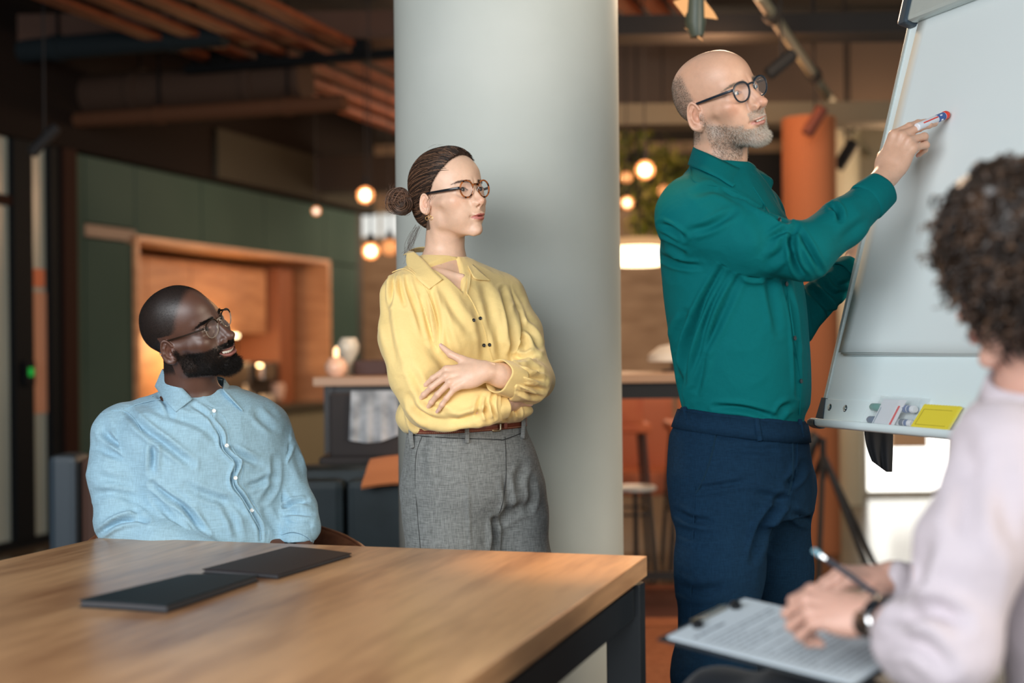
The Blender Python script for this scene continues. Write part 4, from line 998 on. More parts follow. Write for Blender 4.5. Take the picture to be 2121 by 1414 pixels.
def cloth(name, parent, mat, f, lo, hi, h, items=(), wr=(.0012, .06), stretch=(1, 1, 1), mask=None, extra=None, seed=1, maskf=None):
    v, q = extract(f, lo, hi, h)
    n = vnormals(v, q)
    d = np.zeros(len(v))
    if wr:
        L = v*np.array(stretch)
        a = grid_noise(L, wr[1], seed); b = grid_noise(L+7, wr[1]*.45, seed+1)
        d += wr[0]*((1-np.abs(a))**2*1.6-.8 + .5*b)
    for grp in (items if items and isinstance(items, dict) else {None: items}).items():
        mk = None if grp[0] is None else maskf[grp[0]](v)
        d += folds(v, n, grp[1], mk)
    v = v + n*d[:, None]
    if extra: v = extra(v, n)
    return mesh_np(name, v, q, mat, parent), v, q
def ring_on(f, c, u, v, n=64, rmax=.35, off=0.0):
    c = np.array(c, float); u = np.array(u, float); v = np.array(v, float)
    th = np.linspace(0, 2*PI, n, endpoint=False); D = np.cos(th)[:, None]*u + np.sin(th)[:, None]*v
    lo = np.zeros(n); hi = np.full(n, rmax)
    for _ in range(22):
        m_ = (lo+hi)/2; p = (c + D*m_[:, None]).astype('f4'); s = f((p[:, 0], p[:, 1], p[:, 2]))
        ins = s < 0; lo = np.where(ins, m_, lo); hi = np.where(ins, hi, m_)
    return c + D*((lo+hi)/2+off)[:, None]
def band(rings, closed=True):
    """loft closed rings of equal length into a tube surface"""
    n = len(rings[0]); v = np.concatenate(rings); F = []
    for i in range(len(rings)-1):
        for k in range(n if closed else n-1): F.append((i*n+k, i*n+(k+1) % n, (i+1)*n+(k+1) % n, (i+1)*n+k))
    return v, F
def cuff(name, parent, mat, a, b, ra, rb, side=None, flat=1.0, th=.0025, n=40, wob=.0015, seed=0):
    """hollow cuff between centres a and b"""
    a = np.array(a, float); b = np.array(b, float); t = U(b-a); s = np.array([0, 0, 1.0]) if side is None else U(side)
    s = U(s - t*(s@t)); o = np.cross(t, s); rg = np.random.default_rng(seed); ph = rg.random(3)*6
    def ring(c, r):
        th_ = np.linspace(0, 2*PI, n, endpoint=False); w = r + wob*np.sin(th_*3+ph[0]) + wob*.6*np.sin(th_*5+ph[1])
        return c + (np.cos(th_)*w)[:, None]*s*flat + (np.sin(th_)*w)[:, None]*o
    R = [ring(a, ra-th), ring(a, ra), ring(a+(b-a)*.12, ra+th*.6), ring(a+(b-a)*.5, (ra+rb)/2+th*.6), ring(a+(b-a)*.93, rb+th*.3), ring(b, rb), ring(b, rb-th), ring(a+(b-a)*.5, (ra+rb)/2-th)]
    v, F = band(R); return mesh_np(name, v, F, mat, parent)
def crv(pts, n=40):
    pts = np.array(pts, float); t = np.linspace(0, len(pts)-1, n); i = np.clip(t.astype(int), 0, len(pts)-2); f = (t-i)[:, None]
    p0 = pts[np.maximum(i-1, 0)]; p1 = pts[i]; p2 = pts[i+1]; p3 = pts[np.minimum(i+2, len(pts)-1)]
    return .5*((2*p1)+(-p0+p2)*f+(2*p0-5*p1+4*p2-p3)*f*f+(-p0+3*p1-3*p2+p3)*f**3)
def strip(name, parent, mat, rows, th=.002, n=48, bulge=0.0, m=6):
    """sheet lofted between 3-D curves given as (px, py, Y) control points"""
    C = [crv([P(*p) if not isinstance(p, Vector) else p for p in r], n) for r in rows]
    full = []
    for i in range(len(C)-1):
        for k in range(m):
            full.append(C[i]*(1-k/m) + C[i+1]*(k/m))
    full.append(C[-1]); v = np.concatenate(full); F = []
    for i in range(len(full)-1):
        for k in range(n-1): F.append((i*n+k, i*n+k+1, (i+1)*n+k+1, (i+1)*n+k))
    o = mesh_np(name, v, F, mat, parent)
    md = o.modifiers.new('s', 'SOLIDIFY'); md.thickness = th; md.offset = 0
    return o
def surf_hit(f, px, py, y0, y1, n=160):
    """first crossing of the view ray through (px, py) with surface f between depths y0 and y1"""
    a = np.array(P(px, py, y0)); b = np.array(P(px, py, y1)); t = np.linspace(0, 1, n)[:, None]
    p = (a + (b-a)*t).astype('f4'); s = f((p[:, 0], p[:, 1], p[:, 2])); k = np.nonzero(s < 0)[0]
    return Vector(p[k[0]]) if len(k) else Vector(p[np.argmin(s)])
def mesh_hit(v, px, py, rad=5.0):
    uv = proj(v); d = np.hypot(uv[:, 0]-px, uv[:, 1]-py); k = np.nonzero(d < rad)[0]
    if not len(k): k = np.argsort(d)[:3]
    dist = np.linalg.norm(v[k]-CAM, axis=1); near = k[dist < dist.min()+.012]; w = np.exp(-(d[near]/3.0)**2)+1e-6
    Y = float((v[near, 1]*w).sum()/w.sum())
    return P(px, py, Y)
def on(v, px, py, off=.004):
    h = mesh_hit(v, px, py); return h + Vector(U(CAM - np.array(h)))*off
def button(name, parent, mat, p, nrm, r=.0055, th=.002):
    R = Vector(nrm).to_track_quat('Z', 'Y').to_matrix()
    mb = MB(); mb.lathe([(r*.2, 0), (r*.93, 0), (r, th*.4), (r*.96, th), (r*.78, th*.75), (r*.3, th*.6)], p, 20, R)
    return mb.build(name, mat, parent, True)
def seam_line(name, parent, mat, f, pts, y0, y1, r=.0012, off=.0001):
    pts = crv([(x, y, 0) for x, y in pts], len(pts)*4)[:, :2]
    P3 = [mesh_hit(f, x, y) for x, y in pts]; c = np.array(P3); c[1:-1] = (c[:-2]+c[1:-1]*2+c[2:])/4
    c = c + (CAM-c)/np.linalg.norm(CAM-c, axis=1, keepdims=True)*off
    return MB().tube(c, r, 5).build(name, mat, parent, True)

M['eye'] = vcol_mat('eye_surface', rough=.08, spec=.6)
M['lens'] = nmat('lens_glass', (.95, .97, 1), rough=.02, spec=.5, Alpha=.05)
M['lens'].node_tree.nodes['Principled BSDF'].inputs['Coat Weight'].default_value = .0
M['pad'] = nmat('clear_pad', (.7, .68, .62), rough=.2, Alpha=.5)

M['hair_v'] = vcol_mat('hair_strands', rough=.55, spec=.3)
M['nail'] = nmat('fingernail', (.66, .42, .36), .25, spec=.5)
M['tooth'] = nmat('tooth_enamel', (.66, .62, .54), .25)
M['brow_grey'] = nmat('grey_brow', (.33, .27, .21), .6)
M['blue_frame'] = nmat('dark_blue_acetate', (.006, .015, .026), .3, spec=.55)
M['navy_seam'] = nmat('navy_seam_thread', (.008, .025, .046), .9, spec=.05)
M['shoe'] = nmat('shoe_leather', (.03, .02, .015), .4)
def shoes(parent, ankles, fwd, mat=None, h=None):
    f = U([fwd[0], fwd[1], 0]); 
    for a in ankles:
        c = np.array([a[0], a[1], 0]); s_ = np.array([-f[1], f[0], 0])
        def sd(p, c=c):
            q = frame(p, c, f, s_, np.array([0, 0, 1.]))
            d = smin(ell(q, (.0, 0, .045), (.07, .045, .05)), ell(q, (.12, 0, .03), (.11, .048, .035)), .05)
            d = smin(d, cap(q, (-.02, 0, .05), (-.02, 0, .09), .042, .04), .03)
            return smax(d, .002 - q[2], .004)
        v, q_ = extract(sd, c + [-.3, -.3, -.01], c + [.3, .3, .16], .008)
        mesh_np('shoe', v, q_, mat or M['shoe'], parent)
M['hair_d'] = vcol_mat('brown_hair', rough=.38, spec=.5)
M['hair_core'] = nmat('bun_core', (.045, .025, .016), .8)
M['black_hair'] = nmat('black_hair', (.008, .006, .005), .55, spec=.3)
M['brow_dark'] = nmat('dark_brow', (.075, .042, .028), .6)
M['hair_cap'] = vcol_mat('hair_cap', rough=.75, spec=.2)
M['gold'] = nmat('gold', (.75, .45, .18), .25, 1)
M['silver'] = nmat('silver', (.75, .75, .75), .2, 1)
M['brass'] = nmat('brushed_brass', (.42, .36, .24), .35, 1)
M['belt'] = add_noise_color(nmat('brown_leather_belt', rough=.45), (.13, .028, .014), (.19, .045, .022), 60)
M['stitch'] = nmat('cream_stitch', (.55, .38, .25), .8)
M['grey_seam'] = nmat('grey_seam', (.035, .037, .037), .9)
M['pearl'] = nmat('white_button', (.75, .78, .78), .25)
M['black_acetate'] = nmat('black_acetate', (.01, .012, .016), .18, spec=.6)
M['dark_temple'] = nmat('dark_brown_temple', (.02, .012, .008), .22)
M['clear_amber'] = nmat('clear_amber_acetate', (.30, .24, .19), .15, spec=.6, Alpha=.75)
t_ = nmat('tortoise_acetate', rough=.14, spec=.65)
M['tortoise'] = add_noise_color(t_, (.018, .006, .004), (.42, .13, .035), 90, 2, lo=.42, hi=.6)
def crop(ox, oy, x, y, k=4.713): return (ox + x/k, oy + y/k)
# ---- standing man with the marker
A = lambda x, y: crop(1360, 80, x, y)
lmA = dict(lensN=A(833, 522), lensF=A(1018, 452), tragus=A(425, 770), lobe=A(445, 868), eartop=A(300, 655), tip=A(1080, 605), sub=A(1035, 672), mc=A(905, 800), mid=A(1035, 790), nas=A(935, 455))
H_A = dict(HD, browc=(.33, .22, .15), cran=(-8, 46, 92, 72, 84), fore=(36, 56, 56, 55, 58), brow=1.1, nose=(114, -17, 9.8), ala=(12.5, 6.5, 8), lipu=5.2, lipl=6.0, mouth=1.3, lipw=21, chin=(85, -88, 14, 18, 13), cheekf=-1, lid=3.7, ears=1.08)
kA = list(lmA); SA = 1.04
RA, TA, prA, rsA = fit_pose([LM[k] for k in kA], [lmA[k] for k in kA], 3.17, s=SA, wts=[2 if 'lens' in k else 1 for k in kA], yaw0=-.7)
silA = cpts(1360, 80, 4.713, [(245, 760), (190, 660), (160, 560), (150, 470), (180, 370), (240, 285), (330, 215), (450, 155), (600, 118), (760, 150), (870, 225), (925, 315), (955, 378, 20)]) \
     + cpts(1360, 80, 4.713, [(1005, 515, 12), (1050, 562, 12), (1083, 605, 10), (1074, 640, 8)]) + cpts(1360, 80, 4.713, [(1050, 735, 9), (1050, 810, 9)]) \
     + cpts(1360, 80, 4.713, [(1065, 860, 16), (1095, 920, 20), (1092, 970, 20), (1040, 1020, 22)])
# ---- woman in yellow
B = lambda x, y: crop(770, 280, x, y)
lmB = dict(lensN=B(945, 502), lensF=B(1120, 500), tragus=B(515, 690), lobe=B(545, 760), eartop=B(480, 590), tip=B(1112, 640), sub=B(1080, 700), mc=B(965, 802), mid=B(1085, 800), chin=B(1068, 925))
H_B = dict(HD, browc=(.10, .052, .035), arch=.4, lipx=-2.6, cran=(-8, 46, 90, 71, 80), fore=(32, 50, 57, 55, 54), brow=.35, cheek=(58, 45, -8, 19, 18, 16), jawy=40, jawz=-50, jawr=10, chinw=9, chin=(84, -84, 12, 13, 11), maxf=23,
           nose=(109, -16, 7.2), bridge=(85, 20, 4.2), ala=(9.5, 5.2, 6.5), lipw=19, lipu=5.7, lipl=6.4, neck=(-14, -24, 47, 49), adam=0, eye=(72, 31, 17, 12), lid=4.6, ears=.85, cheekf=0)
kB = list(lmB); SB = .985
RB, TB, prB, rsB = fit_pose([LM[k] for k in kB], [lmB[k] for k in kB], 3.42, s=SB, wts=[2 if 'lens' in k else 1 for k in kB], yaw0=-.7)
silB = cpts(770, 280, 4.713, [(945, 205), (1000, 262), (1045, 325), (1068, 385, 20)]) + cpts(770, 280, 4.713, [(1100, 590, 10), (1116, 640, 10), (1100, 668, 8)]) \
     + cpts(770, 280, 4.713, [(1092, 775, 9), (1089, 828, 9), (1068, 868, 12), (1073, 925, 16), (1055, 965, 18), (1000, 984, 20), (940, 980, 20)])
# ---- seated man
Cc = lambda x, y: crop(260, 560, x, y)
lmC = dict(lensN=Cc(848, 572), lensF=Cc(990, 460), tragus=Cc(470, 790), lobe=Cc(455, 895), eartop=Cc(350, 700), tip=Cc(1060, 620), sub=Cc(1045, 668), mc=Cc(935, 800), mid=Cc(1060, 770), ala=Cc(965, 650))
H_C = dict(HD, browc=(.008, .006, .005), lipx=-1, cran=(-8, 48, 92, 73, 84), fore=(34, 54, 58, 56, 56), brow=1.0, nose=(110, -18, 10.5), ala=(14.5, 7.5, 8.5), bridge=(90, 18, 5.5), lipw=23, lipu=6.0, lipl=6.6, mouth=4.2, smile=1.0, cheek=(61, 44, -8, 21, 19, 17), cheekf=1.5, lid=4.0, ears=1.0, neck=(-12, -26, 57, 62))
kC = list(lmC); SC = 1.03
RC, TC, prC, rsC = fit_pose([LM[k] for k in kC], [lmC[k] for k in kC], 3.33, s=SC, wts=[2 if 'lens' in k else 1 for k in kC], yaw0=-.7)
silC = cpts(260, 560, 4.713, [(230, 745), (180, 680), (147, 580), (135, 480), (162, 380), (222, 300), (300, 228), (400, 180), (520, 154), (640, 180), (740, 233), (830, 303), (915, 362, 20)]) \
     + cpts(260, 560, 4.713, [(1030, 560, 12), (1062, 600, 10), (1066, 640, 10)]) + cpts(260, 560, 4.713, [(1086, 800, 10), (1095, 860, 16), (1080, 940, 20), (1020, 985, 22)])
for nm, r_, p_, k_ in (('A', rsA, prA, kA), ('B', rsB, prB, kB), ('C', rsC, prC, kC)):
    print(nm, 'deg', np.round(np.degrees(p_[:3]), 1), 'T', np.round(p_[3:], 3), {k: tuple(np.round(x, 1)) for k, x in zip(k_, r_)})
H_A['base'] = P(1490, 385, 3.20); H_B['base'] = P(917, 570, 3.46); H_C['base'] = P(398, 855, 3.40)
hdA = Head(H_A, RA, TA, SA, silhouette_warps(H_A, RA, TA, SA, silA))
hdB = Head(H_B, RB, TB, SB, silhouette_warps(H_B, RB, TB, SB, silB))
hdC = Head(H_C, RC, TC, SC, silhouette_warps(H_C, RC, TC, SC, silC))
# ---------------------------------------------------------------- table, flipchart and what lies on them
def wood_mat(name, c1, c2, scale=1.0, ang=0, rough=.38, spec=.5):
    m = nmat(name, rough=rough, spec=spec); tc = nd(m, 'ShaderNodeTexCoord'); mp = nd(m, 'ShaderNodeMapping')
    mp.inputs['Rotation'].default_value = (0, 0, ang); mp.inputs['Scale'].default_value = (7*scale, .8*scale, 7*scale)
    n = nd(m, 'ShaderNodeTexNoise'); n.inputs['Scale'].default_value = 1; n.inputs['Detail'].default_value = 7; n.inputs['Distortion'].default_value = .5
    n2 = nd(m, 'ShaderNodeTexNoise'); n2.inputs['Scale'].default_value = 9; n2.inputs['Detail'].default_value = 4
    r = nd(m, 'ShaderNodeValToRGB'); r.color_ramp.elements[0].position = .36; r.color_ramp.elements[1].position = .62
    r.color_ramp.elements[0].color = (*c1, 1); r.color_ramp.elements[1].color = (*c2, 1)
    lk(m, tc.outputs['Object'], mp.inputs[0]); lk(m, mp.outputs[0], n.inputs[0]); lk(m, mp.outputs[0], n2.inputs[0])
    mx = nd(m, 'ShaderNodeMath', operation='MULTIPLY_ADD'); mx.inputs[1].default_value = .25; lk(m, n2.outputs[0], mx.inputs[0])
    m3 = nd(m, 'ShaderNodeMath', operation='MULTIPLY'); m3.inputs[1].default_value = .78; lk(m, n.outputs[0], m3.inputs[0]); lk(m, m3.outputs[0], mx.inputs[2])
    lk(m, mx.outputs[0], r.inputs[0]); lk(m, r.outputs[0], bsdf(m).inputs['Base Color'])
    return m
TZ = .74
tFR = PZ(1340, 1151, TZ); tFL = PZ(203, 1114, TZ)
dep = Vector((-.312, -1, 0)).normalized(); lat = (tFL - tFR); lat.z = 0
lat = (lat - dep*lat.dot(dep)).normalized(); TW = (tFL - tFR).length; TL = 1.9
def build_table():
    c = tFR + lat*TW/2 + dep*TL/2
    R = Matrix((tuple(-lat), tuple(-dep), (0, 0, 1))).transposed()      # local x right, y away
    t = thing('meeting_table', 'large light wood meeting table with black steel legs', 'table', loc=(c.x, c.y, 0), rz=math.atan2(-lat.y, -lat.x), absolute=False)
    oak = wood_mat('oak_laminate', (.29, .135, .065), (.70, .41, .21), 1.0, 0, .29, .5)
    MB().box((0, 0, TZ-.02), (TW, TL, .04), None, .0012).build('tabletop', oak, t)
    blk = nmat('black_powder_steel', (.012, .017, .022), .42, spec=.5)
    for sx in (-1, 1):
        for sy in (-1, 1):
            MB().box((sx*(TW/2-.037), sy*(TL/2-.035), (TZ-.05)/2), (.07, .05, TZ-.05), None, .003).build('leg', blk, t)
    for sy in (-1, 1): MB().box((0, sy*(TL/2-.035), TZ-.085), (TW-.145, .05, .06), None, .003).build('end_rail', blk, t)
    for sx in (-1, 1): MB().box((sx*(TW/2-.037), 0, TZ-.085), (.05, TL-.13, .06), None, .003).build('side_rail', blk, t)
    pad = nmat('orange_rubber_pad', (.65, .16, .05), .6)
    for sx in (-1, 1):
        for sy in (-1, 1): MB().lathe([(.018, TZ-.051), (.02, TZ-.046), (.018, TZ-.0405)], (sx*(TW/2-.037), sy*(TL/2-.035), 0), 14).build('spacer_pad', pad, t)
def folder(corners, label, col, th=.008, name='folder'):
    """closed soft cover folder given its four corners on the table"""
    c = [np.array(PZ(x, y, TZ)) for x, y in corners]; cen = sum(c)/4
    root = thing(name, label, 'folder', 'folders on the meeting table', loc=(cen[0], cen[1], TZ))
    m = nmat(name+'_cover', col, .62, spec=.25); pg = nmat(name+'_paper', (.05, .05, .055), .8)
    def sheet(z0, z1, k, mt, nm, bow=0):
        N = 10; vs = []; F = []
        for top in (0, 1):
            for i in range(N+1):
                for j in range(N+1):
                    a = (c[0]*(1-i/N)+c[1]*(i/N))*(1-j/N) + (c[3]*(1-i/N)+c[2]*(i/N))*(j/N); a = cen + (a-cen)*k
                    z = (z1 if top else z0) + bow*math.sin(j/N*PI)*.5*(1 if top else 1) + bow*.4*(i/N)
                    vs.append((a[0], a[1], TZ + z))
        n1 = N+1
        for top in (0, 1):
            o = top*n1*n1
            for i in range(N):
                for j in range(N):
                    f = (o+i*n1+j, o+(i+1)*n1+j, o+(i+1)*n1+j+1, o+i*n1+j+1); F.append(f if top else f[::-1])
        rim = [i*n1 for i in range(N+1)] + [N*n1+j for j in range(1, N+1)] + [i*n1+N for i in range(N-1, -1, -1)] + [j for j in range(N-1, 0, -1)]
        for k_ in range(len(rim)):
            a, b = rim[k_], rim[(k_+1) % len(rim)]; F.append((a, b, b+n1*n1, a+n1*n1))
        return mesh_np(nm, vs, F, mt, root, False)
    sheet(.0006, .002, 1, m, 'back_cover'); sheet(.0022, th-.002, .975, pg, 'pages', .001); sheet(th-.0018, th, 1, m, 'front_cover', .003)
    return root
# flipchart
FB0 = P(1705, 850, 3.42)                      # lower left corner of the board
FU = Vector((.312, -.950, 0)).normalized()    # along the board towards the camera
FN = Vector((-FU.y, FU.x, 0))*-1              # horizontal, out of the written side
LEAN = math.radians(15.2)
FV = (Vector((0, 0, 1))*math.cos(LEAN) - FN*math.sin(LEAN)).normalized()
FNN = FU.cross(FV).normalized()
if FNN.dot(FN) < 0: FNN = -FNN
def FP(a, b, c=0): return FB0 + FU*a + FV*b + FNN*c
def fslab(a0, a1, b0, b1, c0, c1, bev=0):
    mb = MB(); R = Matrix((tuple(FU), tuple(FV), tuple(FNN))).transposed()
    mb.box(FP((a0+a1)/2, (b0+b1)/2, (c0+c1)/2), (a1-a0, b1-b0, c1-c0), R, bev); return mb
def build_flipchart():
    base = (FP(.35, 0).x, FP(.35, 0).y, 0)
    t = thing('flipchart', 'white flipchart easel with paper pad and a pen tray', 'flipchart', loc=base)
    M['board'] = nmat('white_enamel_board', (.80, .91, .93), .30, spec=.5); alu = nmat('pale_aluminium', (.52, .58, .57), .4, .35); gp = nmat('slate_plastic', (.035, .055, .075), .45)
    paper = nmat('flipchart_paper', (.70, .77, .78), .9, spec=.1)
    H, W_ = 1.0, .70
    fslab(0, W_, 0, H, -.018, 0, .002).build('board', M['board'], t)
    fslab(-.008, .003, -.005, H, -.02, .003, .0015).build('edge_trim', alu, t); fslab(W_-.003, W_+.008, -.005, H, -.02, .003, .0015).build('edge_trim', alu, t)
    # pad: leaves slightly proud and curling at the foot
    rng = np.random.default_rng(3)
    for k in range(3):
        vs = []; F = []; nA, nB = 16, 24; b0 = .135 + k*.002
        for side in (0, 1):
            for i in range(nA+1):
                for j in range(nB+1):
                    a = .046 + (W_-.075)*i/nA; b = b0 + (H-.02-b0)*j/nB
                    lift = (1-j/nB)**3*.010*(1+.5*math.sin(i/nA*5+1)) + (.006*math.exp(-((i/nA)/.08)**2))*math.sin(j/nB*PI)
                    p = FP(a, b, .003 + k*.0022 + lift*(.3+.35*k) - side*.0006); vs.append(tuple(p))
        n1 = nB+1; tot = (nA+1)*n1
        for i in range(nA):
            for j in range(nB):
                f = (i*n1+j, (i+1)*n1+j, (i+1)*n1+j+1, i*n1+j+1); F.append(f); F.append(tuple(x+tot for x in f[::-1]))
        rim = [i*n1 for i in range(nA+1)] + [nA*n1+j for j in range(1, nB+1)] + [i*n1+nB for i in range(nA-1, -1, -1)] + list(range(nB-1, 0, -1))
        for q in range(len(rim)): a, b = rim[q], rim[(q+1) % len(rim)]; F.append((b, a, a+tot, b+tot))
        mesh_np('paper_sheet', vs, F, paper, t)
    # clamp bar at the top
    fslab(.028, W_-.028, H-.03, H+.035, .004, .032, .010).build('clamp_bar', alu, t)
    for a0 in (-.006, W_-.03): fslab(a0, a0+.036, H-.034, H+.04, -.012, .036, .008).build('clamp_end', gp, t)
    # lower rail, grey corner pieces, screws
    fslab(.0, W_, -.032, .028, .0, .006, .001).build('lower_rail', M['board'], t)
    for a0, a1 in ((-.012, .022), (W_-.022, W_+.012)):
        vs = [FP(a0+.006, .03, .009), FP(a1-.012, .03, .009), FP(a1-.006, .0, .009), FP(a1-.002, -.018, .009), FP(a1+.001, -.034, .009), FP(a0-.002, -.034, .009)]
        vs2 = [v - FNN*.03 for v in vs]; n = len(vs)
        mesh_np('corner_cap', vs+vs2, [tuple(range(n)), tuple(range(2*n-1, n-1, -1))] + [(i, i+n, (i+1) % n+n, (i+1) % n) for i in range(n)][::1], gp, t, False)
    for a in (.036, .105, W_-.105, W_-.036):
        R = FNN.to_track_quat('Z', 'Y').to_matrix()
        MB().lathe([(.0062, 0), (.0068, .0012), (.005, .003), (.001, .0032)], FP(a, .008, .006), 18, R).build('screw', M['silver'], t, True)
        MB().lathe([(.0085, 0), (.0085, .0006), (.006, .0007)], FP(a, .008, .0055), 18, R).build('washer', gp, t)
    # pen tray: rounded trough
    prof = [(0.0, -.060), (.008, -.068), (.022, -.072), (.031, -.069), (.036, -.055), (.0345, -.054), (.030, -.063), (.022, -.067), (.008, -.062), (.002, -.057)]
    vs = []; F = []; A_ = np.linspace(.012, W_-.012, 12); n = len(prof)
    for a in A_:
        for c, b in prof: vs.append(tuple(FP(a, b+.028, c)))
    for i in range(len(A_)-1):
        for k in range(n): F.append((i*n+k, i*n+(k+1) % n, (i+1)*n+(k+1) % n, (i+1)*n+k))
    mesh_np('pen_tray', vs, F, M['board'], t)
    for a0, a1 in ((-.012, .030), (W_-.030, W_+.012)):
        e = a0 if a0 < 0 else a1
        pts = [FP(a0, -.060, .034), FP((a0+a1)/2, -.062, .034), FP(a1, -.062, .034)]
        vs = []; F = []; nn = 16
        for k, (a, s) in enumerate(((a0, .30), (a0+.006, .75), (a0+.016, .98), (a1-.016, 1), (a1-.006, .98 if a0 < 0 else .75), (a1, .95 if a0 < 0 else .3)) if a0 < 0 else ((a0, .95), (a0+.006, .98), (a0+.016, 1), (a1-.016, .98), (a1-.006, .75), (a1, .3))):
            for q in range(nn):
                an = 2*PI*q/nn; vs.append(tuple(FP(a, -.035+.0125*s*math.sin(an), .018+.0205*s*math.cos(an))))
        for k in range(5):
            for q in range(nn): F.append((k*nn+q, k*nn+(q+1) % nn, (k+1)*nn+(q+1) % nn, (k+1)*nn+q))
        F.append(tuple(range(nn))); F.append(tuple(range(5*nn, 6*nn))[::-1])
        mesh_np('tray_end', vs, F, gp, t)
    # central column and star base behind the board
    hub = FP(.53, .55, -.04); ft = Vector((hub.x+.16, hub.y+.05, .07))
    MB().tube([FP(.53, .80, -.03), FP(.53, .30, -.035), ft], .016, 12).build('pole', alu, t, True)
    fslab(.40, .66, .45, .62, -.034, -.018, .003).build('mount_plate', gp, t)
    for k in range(5):
        a = 2*PI*k/5 + .4; e = ft + Vector((math.cos(a)*.32, math.sin(a)*.32, -.02))
        MB().tube([ft, e], [.018, .012], 10).build('base_arm', gp, t, True); MB().lathe([(.02, 0), (.024, .012), (.024, .03), (.012, .04)], (e.x, e.y, .002), 14).build('caster', gp, t, True)
    MB().tube([ft+Vector((0, 0, .05)), ft-Vector((0, 0, .02))], .03, 14).build('hub', gp, t, True)
def marker(name, label, a, b, capcol, group=None, open_=False, r=.0085):
    """a at the writing end, b at the tail"""
    a = Vector(a); b = Vector(b); d = (a-b).normalized(); L = (a-b).length; R = d.to_track_quat('Z', 'Y').to_matrix()
    t = thing(name, label, 'marker', group, loc=tuple((a+b)/2))
    wh = nmat(name+'_barrel', (.75, .76, .8), .35); cc = nmat(name+'_cap', capcol, .3); bl = nmat(name+'_print', (.03, .09, .3), .4)
    if open_:
        MB().lathe([(r*.8, 0), (r, .002), (r, L*.86), (r*.95, L*.865)], b, 18, R).build('barrel', wh, t, True)
        MB().lathe([(r*1.02, L*.62), (r*1.02, L*.84)], b, 18, R).build('label_print', bl, t, True)
        for k in range(3):
            an = 2*PI*k/3+.5; o = R @ Vector((math.cos(an)*r, math.sin(an)*r, 0)); MB().tube([b+o+d*L*.15, b+o+d*L*.6], .0016, 6).build('label_stripe', cc, t, True)
        for k in range(5):
            an = 2*PI*k/5; o = R @ Vector((math.cos(an)*r, math.sin(an)*r, 0)); MB().tube([b+o+d*L*.68, b+o+d*L*.73], .0018, 6).build('label_mark', wh, t, True)
        MB().lathe([(r*.98, L*.855), (r*1.1, L*.87), (r*1.08, L*.94), (r*.75, L*.99), (.001, L)], b, 18, R).build('tip_collar', cc, t, True)
        return t
    MB().lathe([(r*.8, 0), (r, .002), (r, L*.62), (r*.95, L*.63)], b, 18, R).build('barrel', wh, t, True)
    MB().lathe([(r*1.02, L*.30), (r*1.02, L*.55)], b, 18, R).build('label_print', bl, t, True)
    MB().lathe([(r*.95, L*.63), (r*.95, L*.72), (r*1.12, L*.735), (r*1.08, L*.95), (r*.7, L), (0.0005, L*1.003)], b, 18, R).build('cap', cc, t, True)
    return t
